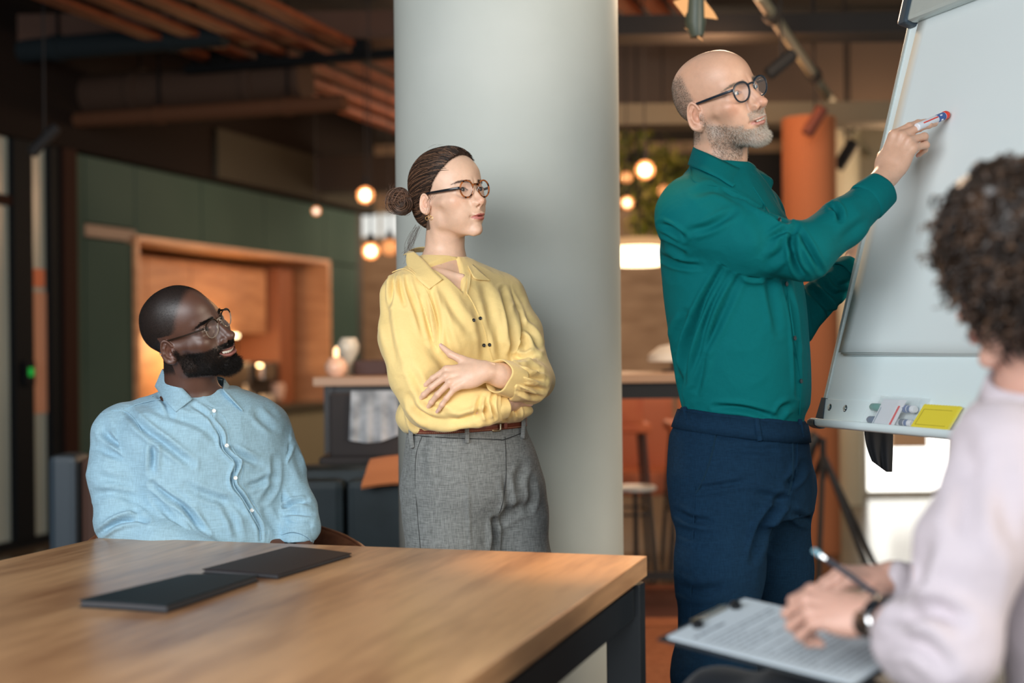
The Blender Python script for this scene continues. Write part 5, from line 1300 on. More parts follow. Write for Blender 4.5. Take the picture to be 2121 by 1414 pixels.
def build_props():
    build_table()
    folder([(728, 1153), (575, 1200), (419, 1188), (600, 1139)], 'thin black folder on the table nearest the man in the blue shirt', (.022, .018, .020))
    folder([(536, 1204), (345, 1270), (163, 1258), (388, 1202)], 'dark teal black folder on the table, the one nearer the camera and further left', (.006, .016, .022), .012)
    build_flipchart()
    # marker in the hand: held between the thumb and the first two fingers
    ray = P(1964, 236, 3.3)-Vector(CAM); tip = Vector(CAM) + ray*((FP(0, 0, .014)-Vector(CAM)).dot(FNN)/ray.dot(FNN)); print('tipY', tip.y)
    tl = P(1884, 270, tip.y-.075); dd = (tl-tip).normalized()
    marker('marker_pen', 'marker with a red tip held against the flipchart paper', tip, tip + dd*.115, (.75, .035, .015), open_=True, r=.0088)
    # plastic wallet with markers, card, yellow notes on the tray
    SH = .062
    clear = nmat('clear_plastic_wallet', (.85, .92, .94), .12, spec=.6, Alpha=.13)
    cardm = nmat('wallet_card', (.70, .71, .76), .6); redm = nmat('card_red_print', (.72, .06, .06), .6); greyp = nmat('card_grey_print', (.30, .38, .45), .6)
    tz = -.058; FQ = lambda a, b, c=0: FP(a, -.031+(b+.058)*.64, c)
    t = thing('marker_wallet', 'clear plastic wallet of whiteboard markers standing on the flipchart tray', 'wallet', loc=tuple(FQ(.27+SH, tz, .03)))
    def fcard(nm, a0, a1, b0, b1, c, skew, mt, th=.001, par=None):
        vs = []
        for cc in (c, c-th):
            for a, b in ((a0, b0), (a1, b0), (a1+skew, b1), (a0+skew, b1)): vs.append(tuple(FQ(a+SH, b, cc + (b-b0)*-.02)))
        return mesh_np(nm, vs, [(0, 1, 2, 3), (7, 6, 5, 4), (0, 4, 5, 1), (1, 5, 6, 2), (2, 6, 7, 3), (3, 7, 4, 0)], mt, par or t, False)
    fcard('front_sheet', .160, .345, tz, .052, .031, .022, clear); fcard('back_sheet', .160, .345, tz, .056, .010, .022, clear)
    c1 = fcard('card', .198, .285, tz, .040, .0275, .026, cardm)
    c2 = fcard('price_strip', .262, .288, tz, .040, .0290, .026, nmat('strip_white', (.78, .78, .82), .6))
    fcard('red_print', .270, .277, tz+.004, .018, .0300, .02, redm, .0004, c2); fcard('red_mark', .286, .295, .020, .026, .0245, .0, redm, .0004, c2)
    fcard('grey_emblem', .222, .236, .016, .034, .0230, .004, greyp, .0004, c1); fcard('grey_line', .206, .209, tz+.01, .01, .0285, .016, greyp, .0004, c1)
    for i, (b, col, lab) in enumerate(((.010, (.0, .22, .17), 'green'), (-.036, (.01, .05, .16), 'blue'))):
        marker('whiteboard_marker', '%s capped whiteboard marker lying in the clear wallet, cap towards the man' % lab, FQ(.168+SH, b+.002, .017), FQ(.290+SH, b, .017), col, 'markers in the wallet', r=.008)
    for i, (b, col, lab) in enumerate(((.012, (.02, .07, .28), 'blue capped whiteboard marker behind the card, upper of the two at the far end'), (-.036, (.03, .05, .11), 'dark blue capped whiteboard marker behind the card, lower of the two at the far end'))):
        marker('whiteboard_marker', lab, FQ(.300+SH, b, .019), FQ(.342+SH, b, .019), col, 'markers in the wallet', r=.008)
    yn = nmat('yellow_card', (.82, .68, .05), .7); yl = nmat('yellow_card_print', (.30, .24, .02), .7)
    t2 = thing('note_pad', 'yellow scalloped note pad leaning on the flipchart tray', 'note pad', loc=tuple(FQ(.40+SH, tz, .03)))
    vs = []; top = [(.352+.018+ i*.0052, .030 + (.003 if i % 2 else 0)) for i in range(25)]
    ol = [(.352, tz), (.478, tz)] + [(a, b) for a, b in reversed(top)]
    for c in (.031, .024):
        for a, b in ol: vs.append(tuple(FQ(a+SH, b, c-(b-tz)*.12)))
    n = len(ol); mesh_np('pad', vs, [tuple(range(n)), tuple(range(2*n-1, n-1, -1))] + [(i, i+n, (i+1) % n+n, (i+1) % n) for i in range(n)], yn, t2, False)
    for a, b, c_, d in ((.366, -.040, .472, -.039), (.378, .014, .476, .015)):
        vs = [tuple(FQ(p[0]+SH, p[1], p[2])) for p in ((a, b, .0315-(b-tz)*.12), (c_, b, .0315-(b-tz)*.12), (c_, b+.0012, .0315-(b-tz)*.12), (a, b+.0012, .0315-(b-tz)*.12))]; mesh_np('printed_line', vs, [(0, 1, 2, 3)], yl, t2, False)
    vs = [tuple(FQ(p[0]+SH, p[1], p[2])) for p in ((.366, -.04, .0315-.0021), (.3672, -.04, .0315-.0021), (.3792, .015, .0315-.0087), (.378, .015, .0315-.0087))]; mesh_np('printed_line', vs, [(0, 1, 2, 3)], yl, t2, False)
    # dark cloth hanging behind the tray
    cl = nmat('black_cloth', (.006, .007, .01), .85)
    t3c = P(1822, 905, 3.25)
    vs = []; F = []; N = 14
    for side in (0, 1):
        for i in range(N+1):
            for j in range(N+1):
                u = i/N; w_ = j/N; px = 1790+58*u - 0*w_ + (8*w_ if u < .5 else 0); bot = 955 + 22*min(1, u*1.4)
                px = 1790 + 60*u + w_*w_*(16*(1-u) - 2*u); p = P(px, 885 + (bot-885)*w_, 3.32 + .012*math.sin(u*14)*w_ + side*.003); vs.append(tuple(p))
    n1 = N+1; tot = n1*n1
    for i in range(N):
        for j in range(N): f = (i*n1+j, i*n1+j+1, (i+1)*n1+j+1, (i+1)*n1+j); F.append(f); F.append(tuple(x+tot for x in f[::-1]))
    rim = [i*n1 for i in range(N+1)] + [N*n1+j for j in range(1, N+1)] + [i*n1+N for i in range(N-1, -1, -1)] + list(range(N-1, 0, -1))
    for q in range(len(rim)): a, b = rim[q], rim[(q+1) % len(rim)]; F.append((a, b, b+tot, a+tot))
    o = mesh_np('hanging_cloth', vs, F, cl); tag(o, 'black cloth hanging below the flipchart tray', 'cloth')
    # clipboard and pencil in the foreground
    c0 = P(1372, 1321, 2.12); c1_ = P(1522, 1240, 2.28); c3 = P(1790, 1428, 1.90)
    ux = (c3-c0); ux.normalize(); uy = (c1_-c0); uy = (uy - ux*uy.dot(ux)).normalized(); uz = ux.cross(uy).normalized()
    if uz.z < 0: uz = -uz
    R = Matrix((tuple(ux), tuple(uy), tuple(uz))).transposed(); Wd, Ln = .215, .315; cc = c0 + ux*Ln/2 + uy*Wd/2
    t4 = thing('clipboard', 'clipboard with printed sheets on the lap of the woman in pink', 'clipboard', loc=tuple(cc))
    LP = lambda a, b, c=0: c0 + ux*a + uy*b + uz*c
    MB().box(LP(Ln/2, Wd/2, -.002), (Ln+.012, Wd+.012, .003), R, .001).build('board', nmat('black_clipboard', (.012, .016, .02), .5), t4)
    pp = nmat('printed_paper', (.60, .68, .74), .85)
    for k in range(3):
        pb = MB().box(LP(Ln/2+.004-.001*k, Wd/2, .001+.0012*k), (Ln-.01, Wd-.004, .0008), R).build('sheet', pp, t4)
    ink = nmat('grey_print', (.13, .16, .20), .8); rr = random.Random(4)
    for row in range(24):
        a = .045 + row*.0108
        if row == 1: continue
        b = .018
        while b < Wd-.03:
            wl = rr.uniform(.008, .03)
            if row == 0 and b > .09: break
            bx_ = MB().box(LP(a, b+wl/2, .0042), (.0018 if row else .0045, wl, .0003), R)
            LN.append((bx_.v, bx_.f)); b += wl + .004
            if rr.random() < .06 and row > 3: break
    vs = []; fs = []
    for v_, f_ in LN: n = len(vs); vs += v_; fs += [tuple(i+n for i in t_) for t_ in f_]
    o = mesh_np('printed_lines', vs, fs, ink, t4, False); tag(o, kind='stuff')
    gold = M['brass']
    cl_ = bpy.data.objects.new('clip', None); COL.objects.link(cl_); setpar(cl_, t4)
    MB().box(LP(.008, Wd*.52, .007), (.012, .085, .004), R, .0015).build('clip_plate', gold, cl_)
    MB().tube([LP(.012, Wd*.52-.04, .010), LP(.012, Wd*.52+.04, .010)], .0025, 10).build('clip_hinge', M['silver'], cl_, True)
    for b in (Wd*.52-.052, Wd*.52+.052): MB().lathe([(.006, -.004), (.009, 0), (.009, .006), (.005, .009)], LP(.022, b, .006), 14, R).build('clip_rubber', black_btn, cl_, True)
    a = P(1684, 1138, 2.06); b = P(1860, 1262, 1.98); d = (b-a).normalized()
    t5 = thing('pencil', 'dark pencil with a pale blue eraser in the hand of the woman in pink', 'pencil', loc=tuple((a+b)/2))
    Rq = d.to_track_quat('Z', 'Y').to_matrix(); L = (b-a).length
    MB().lathe([(.0036, .014), (.0036, .024)], a, 8, Rq).build('ferrule', M['silver'], t5)
    MB().lathe([(.0036, .024), (.0042, .026), (.0042, L-.02), (.001, L)], a, 6, Rq).build('shaft', nmat('pencil_paint', (.012, .02, .035), .4), t5)
    MB().lathe([(.0030, 0), (.0042, .002), (.0042, .014)], a, 12, Rq).build('eraser', nmat('blue_eraser', (.22, .42, .50), .6), t5, True)
    # chairs: brown leather tub chair of the seated man, chair of the foreground woman
    lea = add_noise_color(nmat('brown_leather', rough=.42), (.20, .075, .040), (.30, .12, .062), 30)
    bk = nmat('chair_metal', (.015, .015, .017), .4)
    def tub(name, lab, cx, cy, ang, r, zseat, ztop, open_=1.0, mat=lea):
        t = thing(name, lab, 'chair', loc=(cx, cy, 0))
        def f(p):
            ca, sa = math.cos(ang), math.sin(ang); x = (p[0]-cx)*ca+(p[1]-cy)*sa; y = -(p[0]-cx)*sa+(p[1]-cy)*ca; z = p[2]   # opens towards +x
            rr_ = np.sqrt(x*x+y*y); zt = ztop + .05*np.clip(-x/r, -1, 1)
            d = np.abs(rr_-r)-.028; d = smax(d, z-zt, .03); d = smax(d, (zseat-.06)-z, .03); d = smax(d, x-r*.55, .03)
            return d
        v, q = extract(f, (cx-r-.08, cy-r-.08, zseat-.1), (cx+r+.08, cy+r+.08, ztop+.1), .008); mesh_np('shell', v, q, mat, t)
        MB().lathe([(r-.05, zseat-.07), (r-.03, zseat-.05), (r-.03, zseat-.01), (r-.06, zseat+.01), (.02, zseat+.015)], (cx, cy, 0), 36).build('seat', mat, t, True)
        for k in range(4):
            an = ang + PI/4 + k*PI/2; MB().tube([(cx+math.cos(an)*(r-.09), cy+math.sin(an)*(r-.09), zseat-.06), (cx+math.cos(an)*r, cy+math.sin(an)*r, 0)], [.016, .011], 10).build('leg', bk, t, True)
        ring = [(cx+(r+.0)*math.cos(a_+ang), cy+r*math.sin(a_+ang), ztop+.05*np.clip(-math.cos(a_), -1, 1)+.001) for a_ in np.linspace(1.1, 2*PI-1.1, 40)]
        MB().tube(ring, .0035, 6).build('piping', mat, t, True)
        return t
    tub('tub_chair', 'brown leather tub chair of the man in the blue shirt', -.70, 3.52, math.radians(-50), .33, .44, .675)
    tub('tub_chair', 'dark tub chair under the woman in the pink shirt, cut off by the frame', .86, 1.78, math.radians(125), .30, .42, .55, mat=nmat('dark_leather', (.02, .02, .022), .5))
LN = []
# ---------------------------------------------------------------- standing man in the teal shirt
def vis(o, k=1): return o
def person_skin(name, root, mat, f, hd, hands, coarse, col, lo_h=.014, neck_drop=.16):
    parts = []
    if hd:
        lo = hd.T - np.array([.14, .14, .13 + neck_drop]); hi = hd.T + np.array([.15, .14, .17])
        v, q = extract(f, lo, hi, .0019); v = hd.warp(v); parts.append((v, q))
    for h in hands:
        lo, hi = h.box(); v, q = extract(f, lo, hi, .0022); parts.append((v, q))
    v, q = extract(lambda p: f(p) + .006, coarse[0], coarse[1], lo_h); parts.append((v, q))
    V, Q = join_vf(parts)
    c = skin_colors(V, hd, **col) if hd else np.tile(col['base'], (len(V), 1))
    for h in hands:
        L = (V - h.o) @ np.stack([h.X, h.Y, h.Z], 1) / h.k
        near = np.exp(-((L/np.array([130, 70, 60]))**2).sum(1)*1.2)
        kn = np.zeros(len(V))
        for ch in h.ch:
            for j in (0, 1, 2, 3): kn = np.maximum(kn, np.exp(-((L-ch[j])**2).sum(1)/(8.0 if j < 3 else 7.0)**2))
        c = mixc(c, np.array(col['base'])*np.array([1.02, .72, .66]), kn*.32*near)
    o = mesh_np('body', V, Q, mat, root, colors=c.astype('f4'))
    return o, parts[0] if hd else None
skinA = vcol_mat('skin_light', rough=.42, sss=.12, bump=.25)
teal = fabric('teal_cotton', (.0012, .112, .120), var=.04, weave=1100, bump=.12, rough=.8, sheen=.0, spec=.08)
navy = fabric('navy_twill', (.0055, .022, .048), var=.2, weave=800, bump=.3, rough=.9, sheen=.0, spec=.08)
black_btn = nmat('dark_button', (.01, .01, .012), .3)
A_sh, A_el, A_wr = P(1432, 452, 3.05), P(1668, 522, 3.00), P(1830, 388, 3.13)
A_ls, A_le, A_lw = P(1560, 470, 3.38), P(1640, 672, 3.46), P(1768, 550, 3.52)
AT = [sec(352, 1452, 1556, 3.2, 70, .8), sec(380, 1420, 1585, 3.2, 70, .72), sec(420, 1392, 1612, 3.2, 70, .68), sec(470, 1374, 1640, 3.2, 70, .7), sec(530, 1368, 1655, 3.2, 70, .72),
      sec(620, 1377, 1668, 3.2, 70, .78), sec(700, 1388, 1675, 3.2, 70, .8), sec(780, 1400, 1679, 3.2, 70, .82), sec(835, 1412, 1677, 3.2, 70, .82), sec(866, 1417, 1667, 3.2, 70, .8), sec(900, 1405, 1668, 3.2, 70, .8)]
AL = [sec(838, 1411, 1667, 3.2, 70, .8), sec(866, 1402, 1668, 3.2, 70, .8), sec(900, 1389, 1673, 3.2, 70, .8), sec(960, 1384, 1682, 3.2, 70, .8), sec(1020, 1388, 1688, 3.2, 70, .8), sec(1060, 1394, 1684, 3.2, 70, .8)]
def A_arm(p):
    d = chain(p, [A_sh, P(1550, 502, 3.02), A_el], [.078, .068, .057], .03)
    d2 = chain(p, [A_el, P(1745, 462, 3.06), P(1838, 382, 3.135)], [.057, .0495, .037], .02)
    n = U(np.array(A_wr) - np.array(A_el)); c = np.array(P(1823, 395, 3.125))
    d2 = smax(d2, (p[0]-c[0])*n[0] + (p[1]-c[1])*n[1] + (p[2]-c[2])*n[2], .003)
    return smin(d, d2, .022)
def A_armL(p):
    d = chain(p, [A_ls, A_le], [.07, .054], .03)
    d2 = chain(p, [A_le, P(1775, 543, 3.53)], [.054, .036]); n = U(np.array(A_lw) - np.array(A_le)); c = np.array(P(1760, 557, 3.52))
    return smin(d, smax(d2, (p[0]-c[0])*n[0] + (p[1]-c[1])*n[1] + (p[2]-c[2])*n[2], .003), .02)
def A_torso(p):
    d = stack(p, AT)
    d = smin(d, cap(p, P(1490, 385, 3.2), P(1437, 430, 3.08), .055, .07), .06)
    return smin(d, cap(p, P(1490, 385, 3.2), P(1560, 440, 3.35), .055, .07), .06)
def A_shirt(p):
    d = smin(A_torso(p), A_arm(p), .028); d = smin(d, A_armL(p), .03)
    zc = P(1500, 884, 3.2)[2]
    return smax(d, zc - p[2], .01)
def A_pants(p):
    d = stack(p, AL)
    top = P(1540, 856, 3.2); t = (p[2]-top[2]) + (p[0]-top[0])*.125
    near = chain(p, [P(1500, 1010, 3.1), P(1490, 1180, 3.06), P(1478, 1400, 3.02), P(1470, 1800, 3.08), P(1470, 1850, 3.08)], [.108, .086, .079, .066, .07], .05)
    far = chain(p, [P(1585, 1010, 3.3), P(1598, 1180, 3.34), P(1598, 1400, 3.38), P(1590, 1700, 3.42), P(1590, 1750, 3.42)], [.108, .086, .078, .066, .07], .05)
    d = smin(smin(d, near, .045), far, .045)
    n_ = smin(near, far, .012)
    d = np.where(p[2] < P(1500, 1100, 3.2)[2], np.minimum(d, n_), d)
    return smax(d, t, .006)
hA = Hand(P(1836, 362, 3.15), (.46, .02, .88), (-.42, -.88, .22), 1, [(24, 14, 8), (28, 14, 8), (38, 62, 30), (38, 72, 30)], .985, spread=(-28, -29, -34, -38),
          thumb=((20, 22, -8), (44, 36, -26), (66, 38, -48), (84, 30, -66)))
hAL = Hand(P(1765, 552, 3.52), (.62, .12, .68), (-.3, -.9, .2), -1, [(30, 40, 20)]*4, 1.04)
def A_body(p):
    d = hdA.sdf(p)
    d = smin(d, stack(p, [(s[0], s[1], s[2], s[3]-.014, s[4]-.014, s[5]) for s in AT[1:]])+.002, .03)
    d = np.minimum(d, smin(cap(p, P(1785, 420, 3.10), hA.o, .030, .0265), hA.sdf(p), .012))
    d = np.minimum(d, smin(cap(p, P(1735, 580, 3.51), hAL.o, .028, .026), hAL.sdf(p), .012))
    d = np.minimum(d, A_arm(p)+.016); d = np.minimum(d, A_armL(p)+.016)
    d = np.minimum(d, A_pants(p)+.018)
    return d
def beard_mask_A(L):
    x, y, z = L[:, 0], np.abs(L[:, 1]), L[:, 2]
    side = sstep(-12, 0, x)*sstep(0, -18, z + (x-20)*.10 - 8*sstep(40, 75, x))      # below a line from ear to mouth corner
    cheekline = sstep(-6, -16, z + .42*(x-10))                                       # falls forward
    low = np.maximum(sstep(-18, -30, z + .33*(x-0)), 0)
    m_ = sstep(4, 14, x)*low
    m_ = np.maximum(m_, sstep(-2, 6, x)*sstep(16, 6, x)*sstep(6, -4, z)*.7)          # sideburn
    mous = (x > 88)*sstep(-27, -31, z)*sstep(-47, -43, z)*sstep(32, 26, y)
    chin = (x > 60)*sstep(-60, -66, z)
    m_ = np.maximum(np.maximum(m_*sstep(34, 40, y + .0*z + 20*sstep(-58, -64, z)), mous), chin)
    m_ = m_ * sstep(-118, -100, z + .35*(60-x)*.5)
    return m_*(1-sstep(.05, .4, lip_mask(L, H_A)))
def A_extra(c, L):
    x, y, z = L[:, 0], np.abs(L[:, 1]), L[:, 2]
    b = beard_mask_A(L)
    c = mixc(c, (.30, .23, .18), b*.5)
    # clipped hair: grey brown behind the temple
    hm = sstep(12, -4, x + .35*(z-20) - 10*sstep(60, 30, z)*0) * sstep(-70, -48, z) * sstep(100, 78, z)
    hm = hm * (1-sstep(6, 0, np.hypot((x+2), (z-0)*.7)-18)*(y > 60)*(z < 34))
    return mixc(c, (.30, .23, .18), hm*.55)
def hair_mask_A(L):
    x, y, z = L[:, 0], np.abs(L[:, 1]), L[:, 2]
    hm = sstep(10, -8, x + .35*(z-20)) * sstep(-62, -46, z) * sstep(98, 74, z)
    return hm*((x < -22) | (z > 33) | (y < 58))
def build_man():
    root = thing('person', 'person in a teal shirt and navy trousers writing on the flipchart with a marker, standing', 'person', loc=(P(1500, 900, 3.2)[0], 3.2, 0))
    pr = root
    body, (v, q) = person_skin('body', pr, skinA, A_body, hdA, [hA, hAL], ((.1, 2.8, -.02), (1.1, 3.75, 1.46)),
        dict(base=(.62, .365, .25), lip=(.47, .19, .15), redk=.5, extra=A_extra))
    look = U(np.array(hA.o) - hdA.T)*.7 + hdA.R @ np.array([1, 0, 0])*.6
    for s in (1, -1): eyeball(hdA, s, (.10, .19, .26), look, body)
    hA.nails(body, M['nail'])
    # teeth behind the parted lips
    teeth(hdA, body, -49.5, 12, 4, 6.0)
    L = hdA.local(v)
    p, n, i = scatter(v, q, beard_mask_A(L)*620000.)
    Lp = hdA.local(p); fw = sstep(30, 85, Lp[:, 0])
    d = np.stack([.25+.25*fw, 0*fw, -.75+0*fw], 1) @ hdA.R.T + n*.55 + RNG.normal(size=p.shape)*.28
    ln = (.0035 + .0062*fw*sstep(-50, -75, Lp[:, 2]))*(.6+.7*RNG.random(len(p)))
    V, F = strands(p, n, d, ln, .00024, 3, seg=1)
    gcol = np.where((RNG.random(len(p)) < (.30+.6*fw))[:, None], np.array([[.66, .61, .54]]), np.array([[.13, .085, .055]]))*(.75+.5*RNG.random((len(p), 1)))
    tag(mesh_np('beard', V, F, M['hair_v'], pr, False, colors=np.repeat(gcol, 4, 0)), kind='stuff')
    p, n, i = scatter(v, q, hair_mask_A(L)*620000.)
    d = n*.6 + np.array([[-.3, 0, -.7]]) @ hdA.R.T + RNG.normal(size=p.shape)*.2
    V, F = strands(p, n, d, .0032*(.6+.6*RNG.random(len(p))), .00021, 3, seg=1)
    gcol = np.where((RNG.random(len(p)) < .45)[:, None], np.array([[.42, .36, .30]]), np.array([[.16, .11, .08]]))*(.7+.6*RNG.random((len(p), 1)))
    tag(mesh_np('hair', V, F, M['hair_v'], pr, False, colors=np.repeat(gcol, 4, 0)), kind='stuff')
    brow(hdA, v, q, None, dens=1100000, length=.0075, thick=7, parent=pr, w=.8, mat=M['brow_grey'])
    glasses(hdA, pr, 'glasses', 17, (22.5, 20.5), 99, M['blue_frame'], 1.9, 'panto', M['blue_frame'], M['blue_frame'], gap=8.5, top=9, earz=24)
    # clothes
    mk = {'arm': lambda v: (A_arm((v[:, 0], v[:, 1], v[:, 2])) < .012).astype(float),
          'torso': lambda v: (A_arm((v[:, 0], v[:, 1], v[:, 2])) > .004).astype(float),
          'left': lambda v: (v[:, 0] > P(1668, 600, 3.4)[0]).astype(float)}
    it = {'arm': [([(1648, 470), (1640, 500), (1650, 548), (1668, 575)], 7, .011), ([(1652, 475), (1668, 500), (1690, 540), (1700, 560)], 6, .008), ([(1645, 478), (1620, 480), (1596, 492)], 6, .007), ([(1632, 500), (1612, 528), (1590, 545)], 10, .006),
                  ([(1500, 385), (1560, 420), (1632, 462)], 6, .008), ([(1520, 385), (1570, 405), (1636, 452)], 5, .006), ([(1370, 465), (1392, 474), (1416, 492)], 6, .009), ([(1362, 500), (1392, 512), (1418, 528)], 6, .008), ([(1430, 478), (1470, 468), (1520, 440)], 8, .006),
                  ([(1722, 425), (1736, 438), (1740, 455)], 6, .009), ([(1440, 400), (1480, 390), (1530, 410)], 9, .005), ([(1740, 500), (1775, 470), (1800, 450)], 11, .004), ([(1560, 440), (1590, 490), (1575, 540)], 16, .004)],
          'torso': [([(1500, 552), (1462, 618), (1430, 700), (1412, 790), (1408, 835)], 8, .012), ([(1518, 555), (1480, 620), (1452, 700), (1425, 790)], 7, .008), ([(1535, 560), (1490, 660), (1450, 740), (1430, 800)], 9, .006), ([(1420, 650), (1402, 700), (1395, 770)], 9, .008),
                    ([(1590, 565), (1600, 620), (1612, 690)], 9, .006), ([(1620, 570), (1640, 660), (1650, 760), (1652, 820)], 5, .007), ([(1540, 560), (1560, 570), (1585, 566)], 8, .006), ([(1480, 842), (1540, 846), (1600, 862)], 6, .008), ([(1440, 820), (1450, 780), (1460, 740)], 8, .006), ([(1645, 560), (1660, 640), (1668, 720)], 7, .005),
                    ([(1398, 740), (1404, 790), (1412, 840)], 6, .009), ([(1360, 525), (1400, 545), (1450, 552)], 6, .006), ([(1610, 865), (1622, 845), (1640, 838)], 7, .006)],
          'left': [([(1680, 600), (1715, 640), (1720, 665)], 8, .008), ([(1700, 585), (1730, 610), (1750, 600)], 8, .007), ([(1720, 575), (1735, 590), (1765, 585)], 6, .006)]}
    lo = np.array([P(1340, 900, 3.3)[0]-.02, 2.88, P(1500, 900, 3.2)[2]-.02]); hi = np.array([1.0, 3.68, P(1500, 330, 3.3)[2]])
    def neckcut(p):
        d = A_shirt(p); b = np.array(H_A['base'])
        return smax(d, -cap(p, b - [0.0, 0, .02], hdA.T, .058, .066), .004)
    sh, sv, sq = cloth('shirt', pr, teal, neckcut, lo, hi, .0031, it, wr=(.0011, .07), maskf=mk, seed=3)
    # collar: stand and leaf
    strip('collar', pr, teal, [[(1557, 352, 3.17), (1532, 349, 3.115), (1500, 334, 3.10), (1466, 318, 3.115), (1441, 307, 3.17), (1440, 303, 3.22), (1470, 303, 3.275), (1520, 318, 3.275), (1556, 342, 3.235), (1562, 352, 3.20)],
                               [on(sv, 1518, 387), on(sv, 1503, 378), on(sv, 1487, 368), on(sv, 1454, 353), on(sv, 1430, 344, -.004), (1428, 338, 3.23), (1462, 333, 3.30), (1530, 342, 3.31), (1596, 368, 3.26), (1597, 392, 3.23)]], .0022, bulge=0)
    strip('collar_stand', pr, teal, [[(1556, 356, 3.172), (1530, 352, 3.125), (1500, 338, 3.11), (1466, 322, 3.125), (1443, 312, 3.18), (1472, 310, 3.27), (1520, 322, 3.27), (1556, 347, 3.228)],
                                     [(1548, 384, 3.125), (1525, 374, 3.10), (1495, 360, 3.09), (1460, 342, 3.11), (1438, 332, 3.18), (1470, 330, 3.28), (1522, 342, 3.28), (1558, 366, 3.228)]], .002)
    strip('collar_leaf', pr, teal, [[(1557, 346, 3.225), (1575, 354, 3.24), (1592, 366, 3.25), (1600, 380, 3.25)], [(1560, 378, 3.13), (1574, 384, 3.15), (1590, 391, 3.20), (1597, 394, 3.225)]], .0022, n=16)
    # button placket
    ts = lambda p: A_torso(p)
    seam_line('placket_edge', pr, teal, sv, [(1560, 388), (1578, 415), (1594, 442)], 2.95, 3.4, .0014)
    seam_line('placket_edge', pr, teal, sv, [(1630, 592), (1637, 640), (1648, 720), (1658, 790), (1656, 858)], 2.95, 3.4, .0016)
    for bx, by in [(1551, 357), (1612, 455), (1627, 588), (1644, 700), (1657, 789)]:
        h = mesh_hit(sv, bx, by); nn = (CAM - np.array(h)); nn = U(nn)*.55 + np.array([.8, -.1, 0])
        if by == 357: h = Vector(P(1551, 358, 3.155))
        button('button', sh, black_btn, h + Vector(U(nn))*.002, U(nn), .0052)
    c0 = np.array(P(1788, 424, 3.095)); c1 = np.array(P(1824, 394, 3.126))
    cuff('cuff', pr, teal, c0, c1, .0435, .0405, seed=2)
    button('cuff_button', pr, black_btn, P(1829, 433, 3.087), (.35, -1, -.35), .0055)
    cuff('cuff', pr, teal, P(1742, 574, 3.505), P(1764, 556, 3.52), .043, .039, seed=5)
    seam_line('shoulder_seam', pr, teal, sv, [(1428, 345), (1434, 372), (1452, 380), (1500, 388), (1530, 398)], 2.9, 3.4, .0011)
    # trousers
    pit = {None: [([(1622, 1028), (1600, 1062), (1575, 1100), (1560, 1160)], 9, .012), ([(1632, 1005), (1650, 985), (1662, 960)], 8, .008), ([(1640, 1040), (1600, 1030), (1560, 1020)], 9, .005), ([(1400, 1060), (1430, 1075), (1470, 1080)], 8, .006),
                  ([(1440, 1012), (1500, 1004), (1545, 995)], 6, .005), ([(1480, 900), (1530, 910), (1600, 912)], 8, .004), ([(1500, 925), (1560, 930), (1620, 930)], 9, .004), ([(1398, 1085), (1430, 1105), (1480, 1112)], 10, .003), ([(1400, 1210), (1440, 1225), (1500, 1215)], 11, .005),
                  ([(1640, 1060), (1665, 1075), (1685, 1080)], 8, .005), ([(1480, 868), (1540, 876), (1560, 878)], 4, .003), ([(1436, 860), (1500, 874), (1570, 888), (1640, 886)], 3.0, .0022, .2)]}
    lo = np.array([.3, 2.85, -.02]); hi = np.array([.86, 3.6, 1.05])
    pt, pv, pq = cloth('trousers', pr, navy, A_pants, lo, hi, .0042, pit, wr=(.0011, .06), seed=9)
    pn = M['navy_seam']
    seam_line('pocket_welt', pt, pn, pv, [(1484, 893), (1478, 925), (1470, 955), (1456, 995), (1441, 1022)], 2.9, 3.4, .0021)
    seam_line('side_seam', pt, navy, pv, [(1455, 880), (1446, 930), (1440, 1010), (1436, 1100), (1432, 1200), (1430, 1300)], 2.9, 3.4, .0014)
    seam_line('fly_edge', pt, pn, pv, [(1638, 882), (1641, 915), (1642, 950), (1640, 990), (1632, 1025)], 2.9, 3.4, .0026)
    seam_line('fly_edge', pt, navy, pv, [(1648, 880), (1651, 915), (1650, 960), (1644, 1005), (1634, 1030)], 2.9, 3.4, .0018)
    # waistband and belt loops
    cw = np.array(P(1540, 870, 3.2)); tl = .125
    uu = U([1, 0, -tl]); vv = np.array([0, 1, 0.])
    r0 = ring_on(A_pants, cw+[0, 0, .004], uu, vv, off=.004); r1 = ring_on(A_pants, cw-[0, 0, .032], uu, vv, off=.005)
    v_, F_ = band([r0 + [0, 0, 0.004] - .003*(r0-cw)/np.linalg.norm(r0-cw, axis=1)[:, None], r0+[0, 0, .0045], (r0+r1)/2 + .001*(r0-cw)/np.linalg.norm(r0-cw, axis=1)[:, None], r1, r1 - .004*(r1-cw)/np.linalg.norm(r1-cw, axis=1)[:, None]])
    mesh_np('waistband', v_, F_, navy, pt)
    for a, b in [((1568, 866), (1574, 912)), ((1419, 842), (1424, 868)), ((1657, 868), (1661, 905))]:
        A1 = surf_hit(A_pants, a[0], a[1]+8, 2.9, 3.4); B1 = surf_hit(A_pants, *b, 2.9, 3.4); mid = (A1+B1)/2
        tw = Vector(U(CAM-np.array(mid)))
        MB().tube([A1+tw*.004+Vector((0, 0, .008)), A1+tw*.009, mid+tw*.011, B1+tw*.006, B1+tw*.001], .0052, 8, flat=.45).build('belt_loop', navy, pt, True)
    shoes(pr, [P(1470, 1800, 3.08), P(1590, 1700, 3.42)], (.94, -.3))
    # the marker in his hand is a thing of its own
    return root
